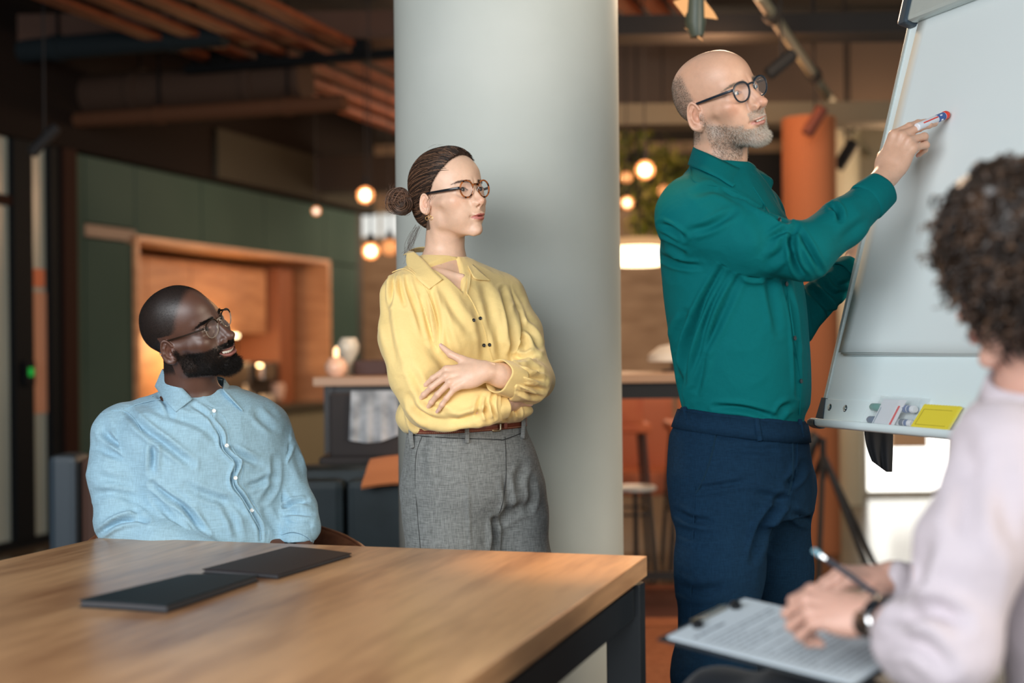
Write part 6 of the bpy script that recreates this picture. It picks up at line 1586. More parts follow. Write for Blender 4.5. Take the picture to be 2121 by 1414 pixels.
# ---------------------------------------------------------------- woman in the yellow blouse
skinB = vcol_mat('skin_warm', rough=.42, sss=.12, bump=.12)
yellow = fabric('yellow_blouse', (.86, .645, .27), var=.03, weave=1300, bump=.08, rough=.62, sheen=.2)
greyw = fabric('grey_wool', (.185, .195, .19), var=.34, weave=700, bump=.25, rough=.9, sheen=.1, wscale=.6)
BT = [sec(532, 872, 962, 3.44, 40, .78), sec(556, 850, 1002, 3.43, 40, .66), sec(590, 832, 1042, 3.42, 40, .6), sec(640, 828, 1062, 3.42, 40, .62), sec(700, 830, 1068, 3.42, 40, .68), sec(760, 838, 1070, 3.42, 40, .7),
      sec(820, 846, 1074, 3.42, 40, .72), sec(860, 850, 1083, 3.42, 40, .76), sec(900, 851, 1084, 3.42, 40, .78)]
BL = [sec(868, 852, 1083, 3.42, 40, .78), sec(890, 850, 1086, 3.42, 40, .78), sec(920, 846, 1097, 3.42, 40, .78), sec(960, 842, 1108, 3.42, 40, .8), sec(1010, 840, 1117, 3.42, 40, .8), sec(1045, 858, 1100, 3.42, 40, .8), sec(1075, 900, 1060, 3.42, 40, .8)]
B_rs, B_re = P(833, 612, 3.34), P(886, 836, 3.28)
B_ls, B_le = P(1048, 612, 3.50), P(1108, 787, 3.38)
def B_armR(p):
    d = chain(p, [B_rs, P(842, 700, 3.31), P(862, 775, 3.29), B_re], [.052, .059, .058, .052], .03)
    d2 = chain(p, [B_re, P(945, 850, 3.25), P(985, 848, 3.25), P(1044, 838, 3.27)], [.052, .047, .044, .036], .025)
    c = np.array(P(1040, 838, 3.27)); n = np.array([1, 0, .05]); n /= np.linalg.norm(n)
    return smin(d, smax(d2, (p[0]-c[0])*n[0] + (p[1]-c[1])*n[1] + (p[2]-c[2])*n[2], .003), .025)
def B_armL(p):
    d = chain(p, [B_ls, P(1076, 690, 3.46), B_le], [.048, .050, .043], .03)
    d2 = chain(p, [B_le, P(1092, 790, 3.33), P(1066, 790, 3.27), P(1045, 785, 3.24)], [.043, .050, .042, .038], .02)
    c = np.array(P(1056, 786, 3.25)); n = U([-1, -.35, .0])
    return smin(d, smax(d2, (p[0]-c[0])*n[0] + (p[1]-c[1])*n[1] + (p[2]-c[2])*n[2], .003), .02)
_bf = np.array([.64, -.77, 0]); _bl = np.array([.77, .64, 0])
def B_torso(p):
    d = stack(p, BT); c = np.array(P(944, 690, 3.42))
    for s in (1, -1): d = smin(d, ell(p, c + _bf*.062 + _bl*.07*s, (.062, .062, .07)), .05)
    d = smin(d, cap(p, P(905, 575, 3.44), P(842, 604, 3.36), .036, .05), .045)
    return smin(d, cap(p, P(930, 575, 3.44), P(1030, 600, 3.49), .036, .046), .045)
def B_shirt(p):
    d = B_torso(p)
    d = smin(d, ell(p, P(868, 862, 3.38), (.055, .075, .042)), .03)
    d = smin(d, ell(p, P(1000, 852, 3.36), (.12, .075, .03)), .03)
    arms = np.minimum(B_armR(p), B_armL(p))
    d = smin(d, arms, .016)
    z0 = P(965, 874, 3.42)[2]
    d = smax(d, z0 - p[2] - .022*sstep(-.02, -.17, p[0]+.07), .008)
    # open neck: a wedge along the V plus the neck hole
    b = np.array(H_B['base'])
    v0 = np.array(P(967, 606, 3.31)); up = np.array(P(915, 530, 3.36))
    hole = cap(p, b, hdB.T, .050, .056)
    q = frame(p, v0, _bl, -_bf, np.array([0, 0, 1.]))
    zz = np.clip(q[2], 0, .2)
    wedge = np.maximum(np.abs(q[0] + .12*q[2]) - zz*.62, -q[2]); wedge = np.maximum(wedge, np.abs(q[1]) - .09)
    return smax(d, -np.minimum(hole, wedge), .003)
def B_pants(p):
    d = stack(p, BL)
    top = P(965, 870, 3.42)
    r = chain(p, [P(938, 985, 3.38), P(931, 1060, 3.38), P(932, 1200, 3.35), P(926, 1480, 3.32), P(920, 1690, 3.32)], [.092, .098, .098, .100, .11], .05)
    l = chain(p, [P(1026, 985, 3.46), P(1039, 1060, 3.47), P(1053, 1200, 3.47), P(1066, 1480, 3.46), P(1075, 1640, 3.46)], [.092, .100, .101, .100, .11], .05)
    d = smin(smin(d, r, .04), l, .04); n_ = smin(r, l, .010)
    d = smin(d, n_, .01)
    d = smax(d, .03 - p[2], .004)
    return smax(d, (p[2]-top[2]) - .03*(p[0]-top[0]), .004)
hB = Hand(P(1003, 768, 3.203), (-.96, -.02, -.20), (-.10, -.90, .42), -1, [(22, 16, 10), (20, 14, 8), (22, 16, 8), (18, 12, 8)], .90, fem=.88, spread=(-14, -19, -26, -34),
          thumb=((18, 24, -4), (48, 46, -6), (74, 66, -2), (92, 92, 0)))
hBR = Hand(P(1040, 838, 3.275), (.72, .68, -.02), (.35, -.55, -.75), 1, [(30, 40, 25), (32, 44, 25), (35, 44, 25), (36, 44, 25)], .86, fem=.84, thumb=((20, 20, -8), (40, 28, -20), (58, 26, -30), (76, 20, -34)))
def B_body(p):
    d = hdB.sdf(p)
    d = smin(d, stack(p, [(s[0]-.004, s[1], s[2], s[3]-.009, s[4]-.010, s[5]) for s in BT]), .035)
    d = smin(d, cap(p, P(912, 585, 3.44), P(850, 612, 3.38), .028, .04), .03)
    # collar bones
    d = smin(d, cap(p, P(958, 572, 3.355), P(905, 562, 3.355), .006, .005), .014)
    d = np.minimum(d, smin(chain(p, [P(1100, 788, 3.36), P(1040, 778, 3.235), P(1003, 769, 3.216)], [.034, .027, .0235], .01), hB.sdf(p), .012))
    d = np.minimum(d, smin(cap(p, P(1000, 842, 3.26), P(1040, 838, 3.272), .026, .022), hBR.sdf(p), .012))
    d = np.minimum(d, B_armR(p)+.014); d = np.minimum(d, B_armL(p)+.014)
    return np.minimum(d, B_pants(p)+.016)
def HLx(z): return np.interp(z, [-90, -30, 10, 20, 30, 44, 58, 78, 98, 112, 125, 140], [-34, -24, -20, 0, 13, 21, 33, 50, 63, 64, 60, 50])
def B_hair(L):
    """local mm; scalp cap that stops at the hairline"""
    x, y, z = L
    d = ell(L, (-10, 0, 49), (93, 75.5, 85))
    d = smin(d, ell(L, (-62, 0, -8), (34, 52, 46)), 26)
    d = smin(d, ell(L, (30, 0, 74), (48, 52, 52)), 20)
    return smax(d, (x - HLx(z))*.8, 5)
def build_woman():
    root = thing('person', 'person in a yellow blouse and grey trousers standing with folded arms, hair in a bun', 'person', loc=(P(965, 900, 3.42)[0], 3.42, 0)); pr = root
    def ex(c, L):
        x, y, z = L[:, 0], np.abs(L[:, 1]), L[:, 2]
        hl = sstep(6, -3, x - HLx(z)) * (z > -60)*(1-sstep(8, 0, np.hypot(x+6, z*.6)-22)*(y > 60))
        c = mixc(c, (.06, .035, .022), hl*.8)
        # lash line
        e = H_B['eye']; r = np.sqrt((x-e[0])**2+(y-e[1])**2+(z-e[2])**2)
        lz = z-(y-e[1])*.1 - (e[2]-.4)
        lash = np.exp(-((np.hypot((y-e[1])/14.2, lz/4.2)-1)/.13)**2)*(lz > -.5)*(x > e[0]+5)
        return mixc(c, (.03, .015, .01), lash*.85)
    body, (v, q) = person_skin('body', pr, skinB, B_body, hdB, [hB, hBR], ((-.5, 3.0, -.02), (.3, 3.8, 1.27)), dict(base=(.76, .50, .36), lip=(.42, .10, .085), redk=.38, extra=ex), neck_drop=.22)
    look = hdB.R @ U([1, -.10, 0.0])
    for s in (1, -1): eyeball(hdB, s, (.035, .016, .009), look, body)
    hB.nails(body, M['nail']); hBR.nails(body, M['nail'])
    # hair: cap mesh, long strands drawn back to the bun, bun coils, loose wisps
    f = lambda p: B_hair(hdB.lp(p)) * (.001*SB)
    hv, hq = extract(f, hdB.T-.16, hdB.T+.19, .003); hv = hdB.warp(hv)
    n = vnormals(hv, hq); L = hdB.local(hv)
    bun = np.array([-112, 2, 22.])
    ang = np.arctan2(L[:, 1], L[:, 2]-20)
    hv = hv + n*(.0007*np.sin(ang*95 + grid_noise(L, 30, 4)*3) + .0006*np.sin(ang*43+2))[:, None]
    cc = np.tile(np.array([.034, .019, .013]), (len(hv), 1))
    hair = mesh_np('hair', hv, hq, M['hair_cap'], pr, colors=cc)
    C0 = np.array([-14., 0, 30.])
    def shell(D, off):
        """radial projection on the scalp cap, D unit directions (N,3)"""
        lo = np.full(len(D), 40.); hi = np.full(len(D), 150.)
        for _ in range(14):
            m_ = (lo+hi)/2; p = C0 + D*m_[:, None]
            s = smin(smin(ell(p.T, (-10, 0, 49), (93, 75.5, 85)), ell(p.T, (-62, 0, -8), (34, 52, 46)), 26), ell(p.T, (30, 0, 74), (48, 52, 52)), 20) - .5
            ins = s < 0; lo = np.where(ins, m_, lo); hi = np.where(ins, hi, m_)
        return C0 + D*((lo+hi)/2 + off)[:, None]
    rg = np.random.default_rng(5); N = 2100; K = 16
    V = []; F = []; CO = []; nv = 0
    z0 = rg.uniform(-58, 124, N); y0 = rg.choice([-1, 1], N, p=[.72, .28])
    S = []
    for i in range(N):
        z = z0[i]
        if rg.random() < .25: z = 124
        x = HLx(z) + rg.uniform(-3, 1.5) - (rg.random()**2*60 if rg.random() < .35 else 0)
        # lateral position on the cap at that height
        yy = math.sqrt(max(0.02, 1 - ((x+10)/93)**2 - ((z-49)/85)**2))*75.5*y0[i] if z < 122 else rg.uniform(-34, 34)
        if z < -5: x = min(x, -24)
        S.append((x, yy, z))
    for i in range(700):
        x = rg.uniform(-45, 60); y = rg.uniform(-58, 40); q_ = 1-((x+10)/93)**2-(y/75.5)**2
        if q_ > .02: S.append((x, y, 49+85*math.sqrt(q_))); z0 = np.append(z0, 60+y)
    N = len(S); z0 = np.append(z0[:2100], z0[2100:])[:N]; hi_ = rg.random(N)
    S = np.array(S); Ds = S - C0; Ds /= np.linalg.norm(Ds, axis=1)[:, None]
    Db = bun + rg.normal(size=(N, 3))*9 - C0; Db /= np.linalg.norm(Db, axis=1)[:, None]
    om = np.arccos(np.clip((Ds*Db).sum(1), -1, .9999))
    P_ = []
    lift = rg.uniform(0, 1.8, N); wob = rg.normal(size=(N, 3))*.02
    for k in range(K):
        t = k/(K-1); D = (np.sin((1-t)*om)[:, None]*Ds + np.sin(t*om)[:, None]*Db)/np.sin(om)[:, None]
        D = D + wob*math.sin(t*PI); D[:, 2] -= .10*math.sin(t*PI)*(S[:, 2] > 30)
        D /= np.linalg.norm(D, axis=1)[:, None]; P_.append(hdB.warp(hdB.world(shell(D, lift))))
    P_ = np.stack(P_, 1)
    rad = .00042
    for i in range(N):
        mb = MB(); r = rad*rg.uniform(.7, 1.5)
        mb.tube(P_[i], [r*.5]+[r]*(K-2)+[r*.5], 4, caps=False); V += mb.v; F += [tuple(j+nv for j in f_) for f_ in mb.f]; nv = len(V)
        hl_ = math.sin(z0[i]*.55) + .8*math.sin(z0[i]*1.7+1) + rg.normal()*.5
        c = np.array([.030, .018, .013])*rg.uniform(.6, 1.5) if hl_ < .75 else np.array([.24, .125, .072])*rg.uniform(.6, 1.3)
        CO += [c]*len(mb.v)
    tag(mesh_np('hair_strands', np.array(V), np.array(F), M['hair_d'], hair, colors=np.array(CO)), kind='stuff')
    V = []; F = []; CO = []; nv = 0
    Bc = np.array(P(826, 414, 3.43)); Rb = hdB.R
    bn = U([-.35, -.90, .15]); ba = U(np.cross(bn, [0, 0, 1.])); bb = np.cross(bn, ba)
    for i in range(460):
        if i == 230: Bc = np.array(P(833, 424, 3.41)); bn = U([.2, -.85, .5]); ba = U(np.cross(bn, [0, 0, 1.])); bb = np.cross(bn, ba)
        ph = rg.uniform(0, 2*PI); span = rg.uniform(1.6, 3.6); th0 = rg.uniform(0, 2*PI); rho = .0105*math.sqrt(rg.uniform(.35, 1)); tw = rg.uniform(.2, .9); R0 = .0165
        pts = []
        for t in np.linspace(0, 1, 14):
            fi = ph+span*t; th_ = th0+tw*t*2; rr_ = R0*(1+.10*math.sin(fi*2)) + rho*math.cos(th_)
            pts.append(Bc + (ba*math.cos(fi)+bb*math.sin(fi)*1.12)*rr_ + bn*rho*math.sin(th_))
        mb = MB(); mb.tube(pts, rg.uniform(.0004, .0010), 4, caps=False); V += mb.v; F += [tuple(j+nv for j in f_) for f_ in mb.f]; nv = len(V)
        c = np.array([.05, .028, .018])*rg.uniform(.5, 1.6) if rg.random() < .5 else np.array([.17, .09, .055])*rg.uniform(.5, 1.3)
        CO += [c]*len(mb.v)
    for i in range(110):
        ax = U(rg.normal(size=3)*np.array([.6, 1, .6])); a = U(np.cross(ax, rg.normal(size=3))); b = np.cross(ax, a); r0 = rg.uniform(.016, .030); ph = rg.uniform(0, 6.3); span = rg.uniform(1.5, 3.4); Bq = np.array(P(827+rg.normal()*3, 416+rg.normal()*3, 3.42))
        pts = [Bq + (a*math.cos(ph+span*t)+b*math.sin(ph+span*t)*.85)*(r0*(1+.25*t)) for t in np.linspace(0, 1, 14)]
        mb = MB(); mb.tube(pts, rg.uniform(.0003, .0007), 4, caps=False); V += mb.v; F += [tuple(j+nv for j in f_) for f_ in mb.f]; nv = len(V)
        CO += [np.array([.20, .105, .065])*rg.uniform(.4, 1.4)]*len(mb.v)
    def wisp(a, b, c, r=.00022, col=(.07, .04, .025)):
        nonlocal nv
        pts = crv([P(*a), P(*b), P(*c)], 12); mb = MB(); mb.tube(pts, r, 3, caps=False)
        V.extend(mb.v); F.extend([tuple(j+nv for j in f_) for f_ in mb.f]); nv = len(V); CO.extend([np.array(col)]*len(mb.v))
    for i in range(34):
        a = rg.normal(size=2)*4
        wisp((866+a[0], 470+a[1], 3.43), (852+a[0]*1.5+rg.normal()*3, 500+a[1], 3.43), (845+rg.normal()*7, 528+rg.normal()*9, 3.43))
    for i in range(26):
        an = rg.uniform(1.7, 4.6); c_, s_ = math.cos(an), math.sin(an)
        wisp((823+18*c_, 414-18*s_, 3.42), (823+27*c_+4*s_, 414-27*s_+4*c_, 3.42), (823+rg.uniform(30, 40)*c_+12*s_, 414-rg.uniform(28, 38)*s_+12*c_, 3.42), .00016, col=(.13, .07, .045))
    for i in range(6):
        wisp((893+rg.normal()*2, 400+rg.normal()*3, 3.34), (888+rg.normal()*3, 420, 3.335), (884+rg.normal()*5, 470+rg.normal()*30, 3.34), .00018)
    for i in range(14):
        k_ = i/14; wisp((890+k_*18, 398, 3.332), (889+k_*13, 407+rg.normal()*1.5, 3.328), (884+k_*6+rg.normal()*1.5, 418+rg.normal()*3, 3.33), .00014)
    for i in range(6):
        x = rg.uniform(866, 915); y_ = rg.uniform(-5, -2); wisp((x, 305+abs(x-900)*.14, 3.42), (x+14+y_, 296-y_+abs(x-890)*.10, 3.42), (x+28+y_*3, 300+abs(x-885)*.14, 3.42), .00010)
    tag(mesh_np('hair_bun', np.array(V), np.array(F), M['hair_d'], hair, colors=np.array(CO)), kind='stuff')
    bv, bq = extract(lambda p: sph(p, Bc - bn*.004, .0135), Bc-.03, Bc+.03, .003)
    mesh_np('bun_core', bv, bq, M['hair_core'], hair)
    brow(hdB, v, q, None, dens=1500000, length=.0046, thick=5.5, parent=pr, arch=.4, w=.6, mat=M['brow_dark'])
    glasses(hdB, pr, 'glasses', 15.5, (20.5, 20), 96, None, 2.1, 'round', M['tortoise'], M['black_acetate'], gap=9.5, top=3, earz=22)
    for a in ((889, 449, 3.325), (884, 452, 3.33), (893, 452, 3.322)):
        mb = MB(); c = np.array(P(*a)); mb.tube([c + .0042*np.array([math.cos(t)*.8, math.cos(t)*.2, math.sin(t)]) for t in np.linspace(0, 2*PI, 18)], .0008, 6); mb.build('earring', M['gold'], pr, True)
    mk = {'armR': lambda v: ((B_armR((v[:, 0], v[:, 1], v[:, 2])) < .010)).astype(float), 'armL': lambda v: ((B_armL((v[:, 0], v[:, 1], v[:, 2])) < .010)).astype(float),
          'torso': lambda v: ((np.minimum(B_armL((v[:, 0], v[:, 1], v[:, 2])), B_armR((v[:, 0], v[:, 1], v[:, 2]))) > .003)).astype(float)}
    it = {'armR': [([(818, 565), (812, 590), (808, 630)], 5, .009), ([(828, 562), (828, 590), (838, 630)], 5, .007), ([(838, 565), (846, 600), (862, 640), (878, 690)], 6, .006), ([(803, 580), (798, 620), (805, 690), (822, 760)], 8, .005), ([(872, 620), (890, 680), (905, 720)], 7, .007),
                   ([(862, 850), (900, 868), (950, 872), (1000, 862)], 9, .009), ([(880, 830), (905, 850), (940, 862)], 8, .006), ([(1012, 822), (1006, 845), (1012, 868)], 5, .009), ([(1000, 820), (990, 845), (992, 868)], 6, .006), ([(848, 820), (862, 850), (890, 872)], 7, .006), ([(1022, 815), (1018, 840), (1024, 864)], 4, .008), ([(960, 866), (985, 858), (1010, 850)], 7, .006), ([(850, 760), (868, 800), (880, 820)], 9, .004)],
          'armL': [([(1066, 655), (1080, 690), (1090, 740)], 8, .006), ([(1070, 668), (1100, 690), (1118, 720)], 6, .007), ([(1074, 752), (1092, 760), (1118, 768)], 5, .009), ([(1072, 772), (1096, 778), (1130, 788)], 5, .008), ([(1075, 792), (1100, 802), (1128, 808)], 5, .009), ([(1074, 808), (1096, 816), (1118, 820)], 5, .008), ([(1073, 762), (1085, 768), (1100, 772)], 3, .007), ([(1073, 783), (1086, 788), (1102, 794)], 3, .007), ([(1073, 800), (1084, 806), (1098, 810)], 3, .006), ([(1064, 735), (1080, 742), (1110, 735)], 6, .008), ([(1050, 605), (1072, 650), (1076, 700)], 6, .005)],
          'torso': [([(912, 595), (940, 640), (975, 690)], 10, .005), ([(905, 625), (918, 680), (940, 740)], 9, .005), ([(893, 600), (905, 660), (910, 715)], 6, .008), ([(1000, 585), (1015, 640), (1020, 700)], 10, .005), ([(1040, 600), (1056, 660), (1062, 720)], 6, .008), ([(985, 640), (1000, 700), (1004, 745)], 8, .004), ([(1030, 660), (1034, 710), (1040, 745)], 8, .005), ([(1062, 640), (1066, 690), (1056, 735)], 5, .006),
                    ([(1058, 828), (1070, 850), (1072, 866)], 5, .008), ([(1035, 840), (1040, 858), (1045, 868)], 5, .006), ([(1010, 868), (1024, 852), (1040, 842)], 5, .006), ([(880, 866), (920, 880), (960, 882)], 5, .007), ([(852, 850), (858, 875), (870, 890)], 6, .007)]}
    lo = np.array([P(775, 700, 3.3)[0]-.01, 2.98, P(900, 900, 3.35)[2]-.05]); hi = np.array([P(1160, 700, 3.3)[0]+.02, 3.7, P(900, 510, 3.4)[2]])
    sh, sv, sq = cloth('blouse', pr, yellow, B_shirt, lo, hi, .0030, it, wr=(.0012, .05), maskf=mk, seed=21)
    strip('collar', pr, yellow, [[(857, 521, 3.405), on(sv, 880, 541, .010), on(sv, 898, 560, .009), on(sv, 917, 578, .006)], [(842, 524, 3.405), on(sv, 843, 549), on(sv, 864, 577), on(sv, 889, 599)]], .002, n=24)
    strip('collar', pr, yellow, [[(857, 521, 3.405), (848, 519, 3.44), (870, 512, 3.485), (915, 512, 3.50), (945, 520, 3.49), (957, 528, 3.455)], [(842, 526, 3.41), (836, 528, 3.45), (862, 522, 3.50), (915, 522, 3.52), (955, 528, 3.51), (972, 540, 3.47)]], .002, n=30)
    strip('collar', pr, yellow, [[(956, 527, 3.45), (972, 541, 3.42), on(sv, 994, 561, .008), on(sv, 1015, 581, .005)], [(962, 537, 3.42), on(sv, 974, 560, .006), on(sv, 984, 577, .005), on(sv, 1012, 581, .003)]], .002, n=24)
    strip('neck_facing', pr, yellow, [[(957, 530, 3.44), (966, 552, 3.40), (968, 580, 3.345), (967, 606, 3.305)], [(964, 536, 3.435), (975, 556, 3.39), (974, 585, 3.34), (968, 612, 3.304)]], .002, n=20)
    seam_line('placket_edge', pr, yellow, sv, [(966, 604), (986, 640), (1003, 680), (1012, 715), (1022, 752)], 3.1, 3.5, .0016)
    for bx, by in ((981, 663), (994.5, 659), (1002, 715), (1013.5, 714)):
        h = mesh_hit(sv, bx, by); button('button', sh, black_btn, h + Vector((0.05, -1, 0)).normalized()*.0015, (.35, -.9, .05), .0042)
    cuff('cuff', pr, yellow, P(1064, 787, 3.262), P(1031, 777, 3.215), .0405, .0385, side=(0, .3, 1), wob=.0025, seed=4, th=.0022)
    cuff('cuff', pr, yellow, P(1020, 842, 3.262), P(1046, 839, 3.275), .035, .031, wob=.003, seed=8, th=.002)
    seam_line('shoulder_seam', pr, yellow, sv, [(812, 564), (835, 556), (856, 566), (876, 590), (888, 615), (902, 660), (908, 712)], 3.1, 3.5, .0011)
    seam_line('yoke_seam', pr, yellow, sv, [(846, 552), (870, 576), (882, 596)], 3.1, 3.5, .0009)
    pit = {None: [([(1040, 1080), (1052, 1040), (1046, 990)], 7, .005), ([(1032, 1080), (1060, 1058), (1095, 1045)], 10, .006), ([(1022, 1075), (1022, 1120), (1020, 1150)], 6, .014), ([(1098, 990), (1102, 1030), (1092, 1060)], 7, .005), ([(1085, 960), (1075, 990), (1078, 1010)], 9, .004),
                  ([(968, 980), (970, 1060), (974, 1140)], 4, -.003, 0.0), ([(880, 900), (872, 960), (880, 1000)], 10, .003)]}
    pt, pv, pq = cloth('trousers', pr, greyw, B_pants, (-.42, 3.1, -.02), (.25, 3.72, 1.02), .0048, pit, wr=(.0007, .08), seed=31)
    seam_line('side_seam', pt, M['grey_seam'], pv, [(875, 902), (862, 940), (860, 1000), (866, 1080), (872, 1150)], 3.1, 3.5, .0009)
    seam_line('fly_edge', pt, M['grey_seam'], pv, [(1046, 905), (1048, 950), (1047, 1000), (1040, 1045), (1034, 1062)], 3.1, 3.5, .0012)
    seam_line('waistband_seam', pt, M['grey_seam'], pv, [(856, 901), (900, 905), (960, 908), (1030, 910), (1045, 910), (1084, 895)], 3.1, 3.5, .0015)
    # belt
    cw = np.array(P(965, 880, 3.42)); uu = U([1, 0, .035]); vv = np.array([0, 1., 0]); h = .0105
    ra = ring_on(lambda p: stack(p, BL), cw, uu, vv, n=96); o = (ra-cw)/np.linalg.norm(ra-cw, axis=1)[:, None]; up = np.array([0, 0, 1.])
    v_, F_ = band([ra+o*.001-up*h, ra+o*.0035-up*h, ra+o*.0045-up*h*.8, ra+o*.0045+up*h*.8, ra+o*.0035+up*h, ra+o*.001+up*h])
    belt = mesh_np('belt', v_, F_, M['belt'], pr)
    for s in (1, -1):
        mb = MB(); pts = ra+o*.0047+up*h*.72*s
        for i in range(0, 96):
            a, b = pts[i], pts[(i+1) % 96]
            for t in (0, .5): mb.tube([a+(b-a)*(t+.05), a+(b-a)*(t+.33)], .0005, 4)
        mb.build('stitching', M['stitch'], belt)
    bp = np.array(surf_hit(lambda p: stack(p, BL), 1026, 877, 3.1, 3.5)); nb = U([.25, -.97, 0]); xb = U([.97, .25, .03]); zb = np.array([0, 0, 1.])
    fr = [bp + nb*.008 + xb*a_*.0105 + zb*b_*.0165 for a_, b_ in ((-.7, 1), (.7, 1), (1, .8), (1, -.8), (.7, -1), (-.7, -1), (-1, -.8), (-1, .8), (-.7, 1), (.7, 1))]
    MB().tube(fr, .0024, 8, caps=False).build('buckle', M['brass'], belt, True)
    MB().tube([bp + nb*.009 - xb*.012, bp + nb*.0105, bp + nb*.009 + xb*.012], .0016, 6).build('buckle_prong', M['brass'], belt, True)
    k_ = bp + xb*.024 + nb*.0035
    MB().box(k_, (.008, .004, .026), Matrix((xb, nb, zb)).transposed(), .001).build('belt_keeper', M['belt'], belt, True)
    for i, dx in enumerate((-.028, -.05, -.014+.05, .062)):
        q_ = np.array(surf_hit(lambda p: stack(p, BL), 1026 + dx*1000, 878-dx*30, 3.1, 3.5))
        MB().lathe([(.0016, 0), (.0016, .0006), (.0004, .0006)], q_+nb*.0046, 10, Vector(nb).to_track_quat('Z', 'Y').to_matrix()).build('belt_hole', black_btn, belt)
    for x, y in ((967, 878), (1079, 868), (856, 888)):
        a = mesh_hit(pv, x, y+6); b = mesh_hit(pv, x+1, y+38); tw = Vector(U([(x-965)/200., -1, 0])); a = a + Vector((0, 0, .017))
        MB().tube([a+tw*.004, a+tw*.012, (a+b)/2+tw*.0115, b+tw*.006, b+tw*.001], .0052, 8, flat=.4).build('belt_loop', greyw, pt, True)
    shoes(pr, [P(920, 1690, 3.32), P(1075, 1640, 3.46)], (.64, -.77))
    return root
# ---------------------------------------------------------------- seated man in the light blue shirt
skinC = vcol_mat('skin_dark', rough=.44, sss=.06, bump=.2, spec=.7)
blue = fabric('light_blue_cotton', (.29, .465, .575), var=.12, weave=650, bump=.2, rough=.8, sheen=.12)
dgrey = fabric('dark_grey_cotton', (.03, .032, .036), var=.2, weave=700)
CT = [sec(806, 348, 490, 3.42, 40, .8), sec(824, 318, 520, 3.42, 40, .7), sec(850, 284, 556, 3.42, 40, .62), sec(890, 258, 580, 3.42, 40, .62), sec(950, 262, 592, 3.42, 40, .66), sec(1020, 280, 598, 3.42, 40, .7), sec(1090, 292, 606, 3.42, 40, .76), sec(1170, 300, 618, 3.42, 40, .8), sec(1260, 305, 625, 3.42, 40, .82)]
C_rs, C_re = P(246, 898, 3.35), P(250, 1082, 3.28)
C_ls, C_le = P(548, 888, 3.52), P(612, 1052, 3.44)
def C_armR(p):
    d = chain(p, [C_rs, P(242, 985, 3.31), C_re], [.064, .061, .056], .03)
    return smin(d, chain(p, [C_re, P(330, 1118, 3.24), P(450, 1160, 3.22)], [.056, .050, .038], .02), .02)
def C_armL(p):
    d = chain(p, [C_ls, P(582, 968, 3.49), C_le], [.058, .053, .048], .03)
    d2 = chain(p, [C_le, P(622, 1090, 3.40), P(612, 1125, 3.37)], [.048, .044, .037], .02)
    return smin(d, smax(d2, P(612, 1120, 3.37)[2]-p[2], .003), .02)
def C_torso(p):
    d = stack(p, CT)
    d = smin(d, cap(p, P(395, 850, 3.44), P(262, 888, 3.38), .046, .06), .05)
    return smin(d, cap(p, P(420, 850, 3.44), P(530, 872, 3.50), .046, .056), .05)
def C_shirt(p):
    d = smin(C_torso(p), np.minimum(C_armR(p), C_armL(p)), .024)
    b = np.array(H_C['base'])
    return smax(d, -cap(p, b, hdC.T, .058, .066), .004)
hC = Hand(P(626, 1140, 3.36), (-.93, -.33, .02), (-.25, -.82, .5), -1, [(30, 30, 20)]*4, 1.0, thumb=((20, 24, -4), (46, 46, -6), (68, 62, -4), (92, 70, -2)))
def C_body(p):
    d = hdC.sdf(p)
    d = smin(d, stack(p, [(s[0], s[1], s[2], s[3]-.014, s[4]-.014, s[5]) for s in CT]), .03)
    d = np.minimum(d, smin(cap(p, P(618, 1090, 3.40), hC.o, .030, .026), hC.sdf(p), .012))
    d = np.minimum(d, C_armR(p)+.015); d = np.minimum(d, C_armL(p)+.015)
    return np.minimum(d, C_pants(p)+.015)
def C_pants(p):
    a = P(420, 1260, 3.42)
    d = ell(p, (a[0], 3.42, .53), (.185, .17, .13))
    for dx, sx in ((-.10, -.02), (.10, .10)):
        d = smin(d, chain(p, [(a[0]+dx, 3.40, .53), (a[0]+dx+sx, 2.97, .53), (a[0]+dx+sx+.02, 2.93, .10)], [.095, .072, .06], .04), .05)
    return smax(d, .06-p[2], .004)
def beard_mask_C(L):
    x, y, z = L[:, 0], np.abs(L[:, 1]), L[:, 2]
    m_ = sstep(-2, 8, x)*sstep(-14, -24, z + .12*(x-20))*sstep(0, 1, 1)
    m_ = m_*sstep(30, 37, y + 30*sstep(-56, -64, z))
    sb = sstep(0, 6, x)*sstep(18, 9, x)*sstep(4, -8, z)*(y > 50)
    mous = (x > 84)*sstep(-25, -29, z)*sstep(-46, -42, z - .25*y)*sstep(34, 29, y)
    ring = (x > 78)*sstep(22, 27, y)*sstep(36, 31, y)*sstep(-34, -38, z)
    chin = (x > 55)*sstep(-61, -66, z)
    m_ = np.maximum.reduce([m_, sb, mous, ring, chin])
    return m_*sstep(-6, 4, z + 98 - np.clip(62-x, 0, 80)*.42)*(1-sstep(.05, .35, lip_mask(L, H_C)))
def hair_mask_C(L):
    x, y, z = L[:, 0], np.abs(L[:, 1]), L[:, 2]
    hl = np.interp(z, [-60, 0, 28, 45, 60, 85, 105, 140], [-22, -14, 6, 28, 34, 48, 58, 62])
    m_ = sstep(11, -9, x-hl)*sstep(-66, -50, z)
    return m_*((x < -24) | (z > 34) | (y < 58))
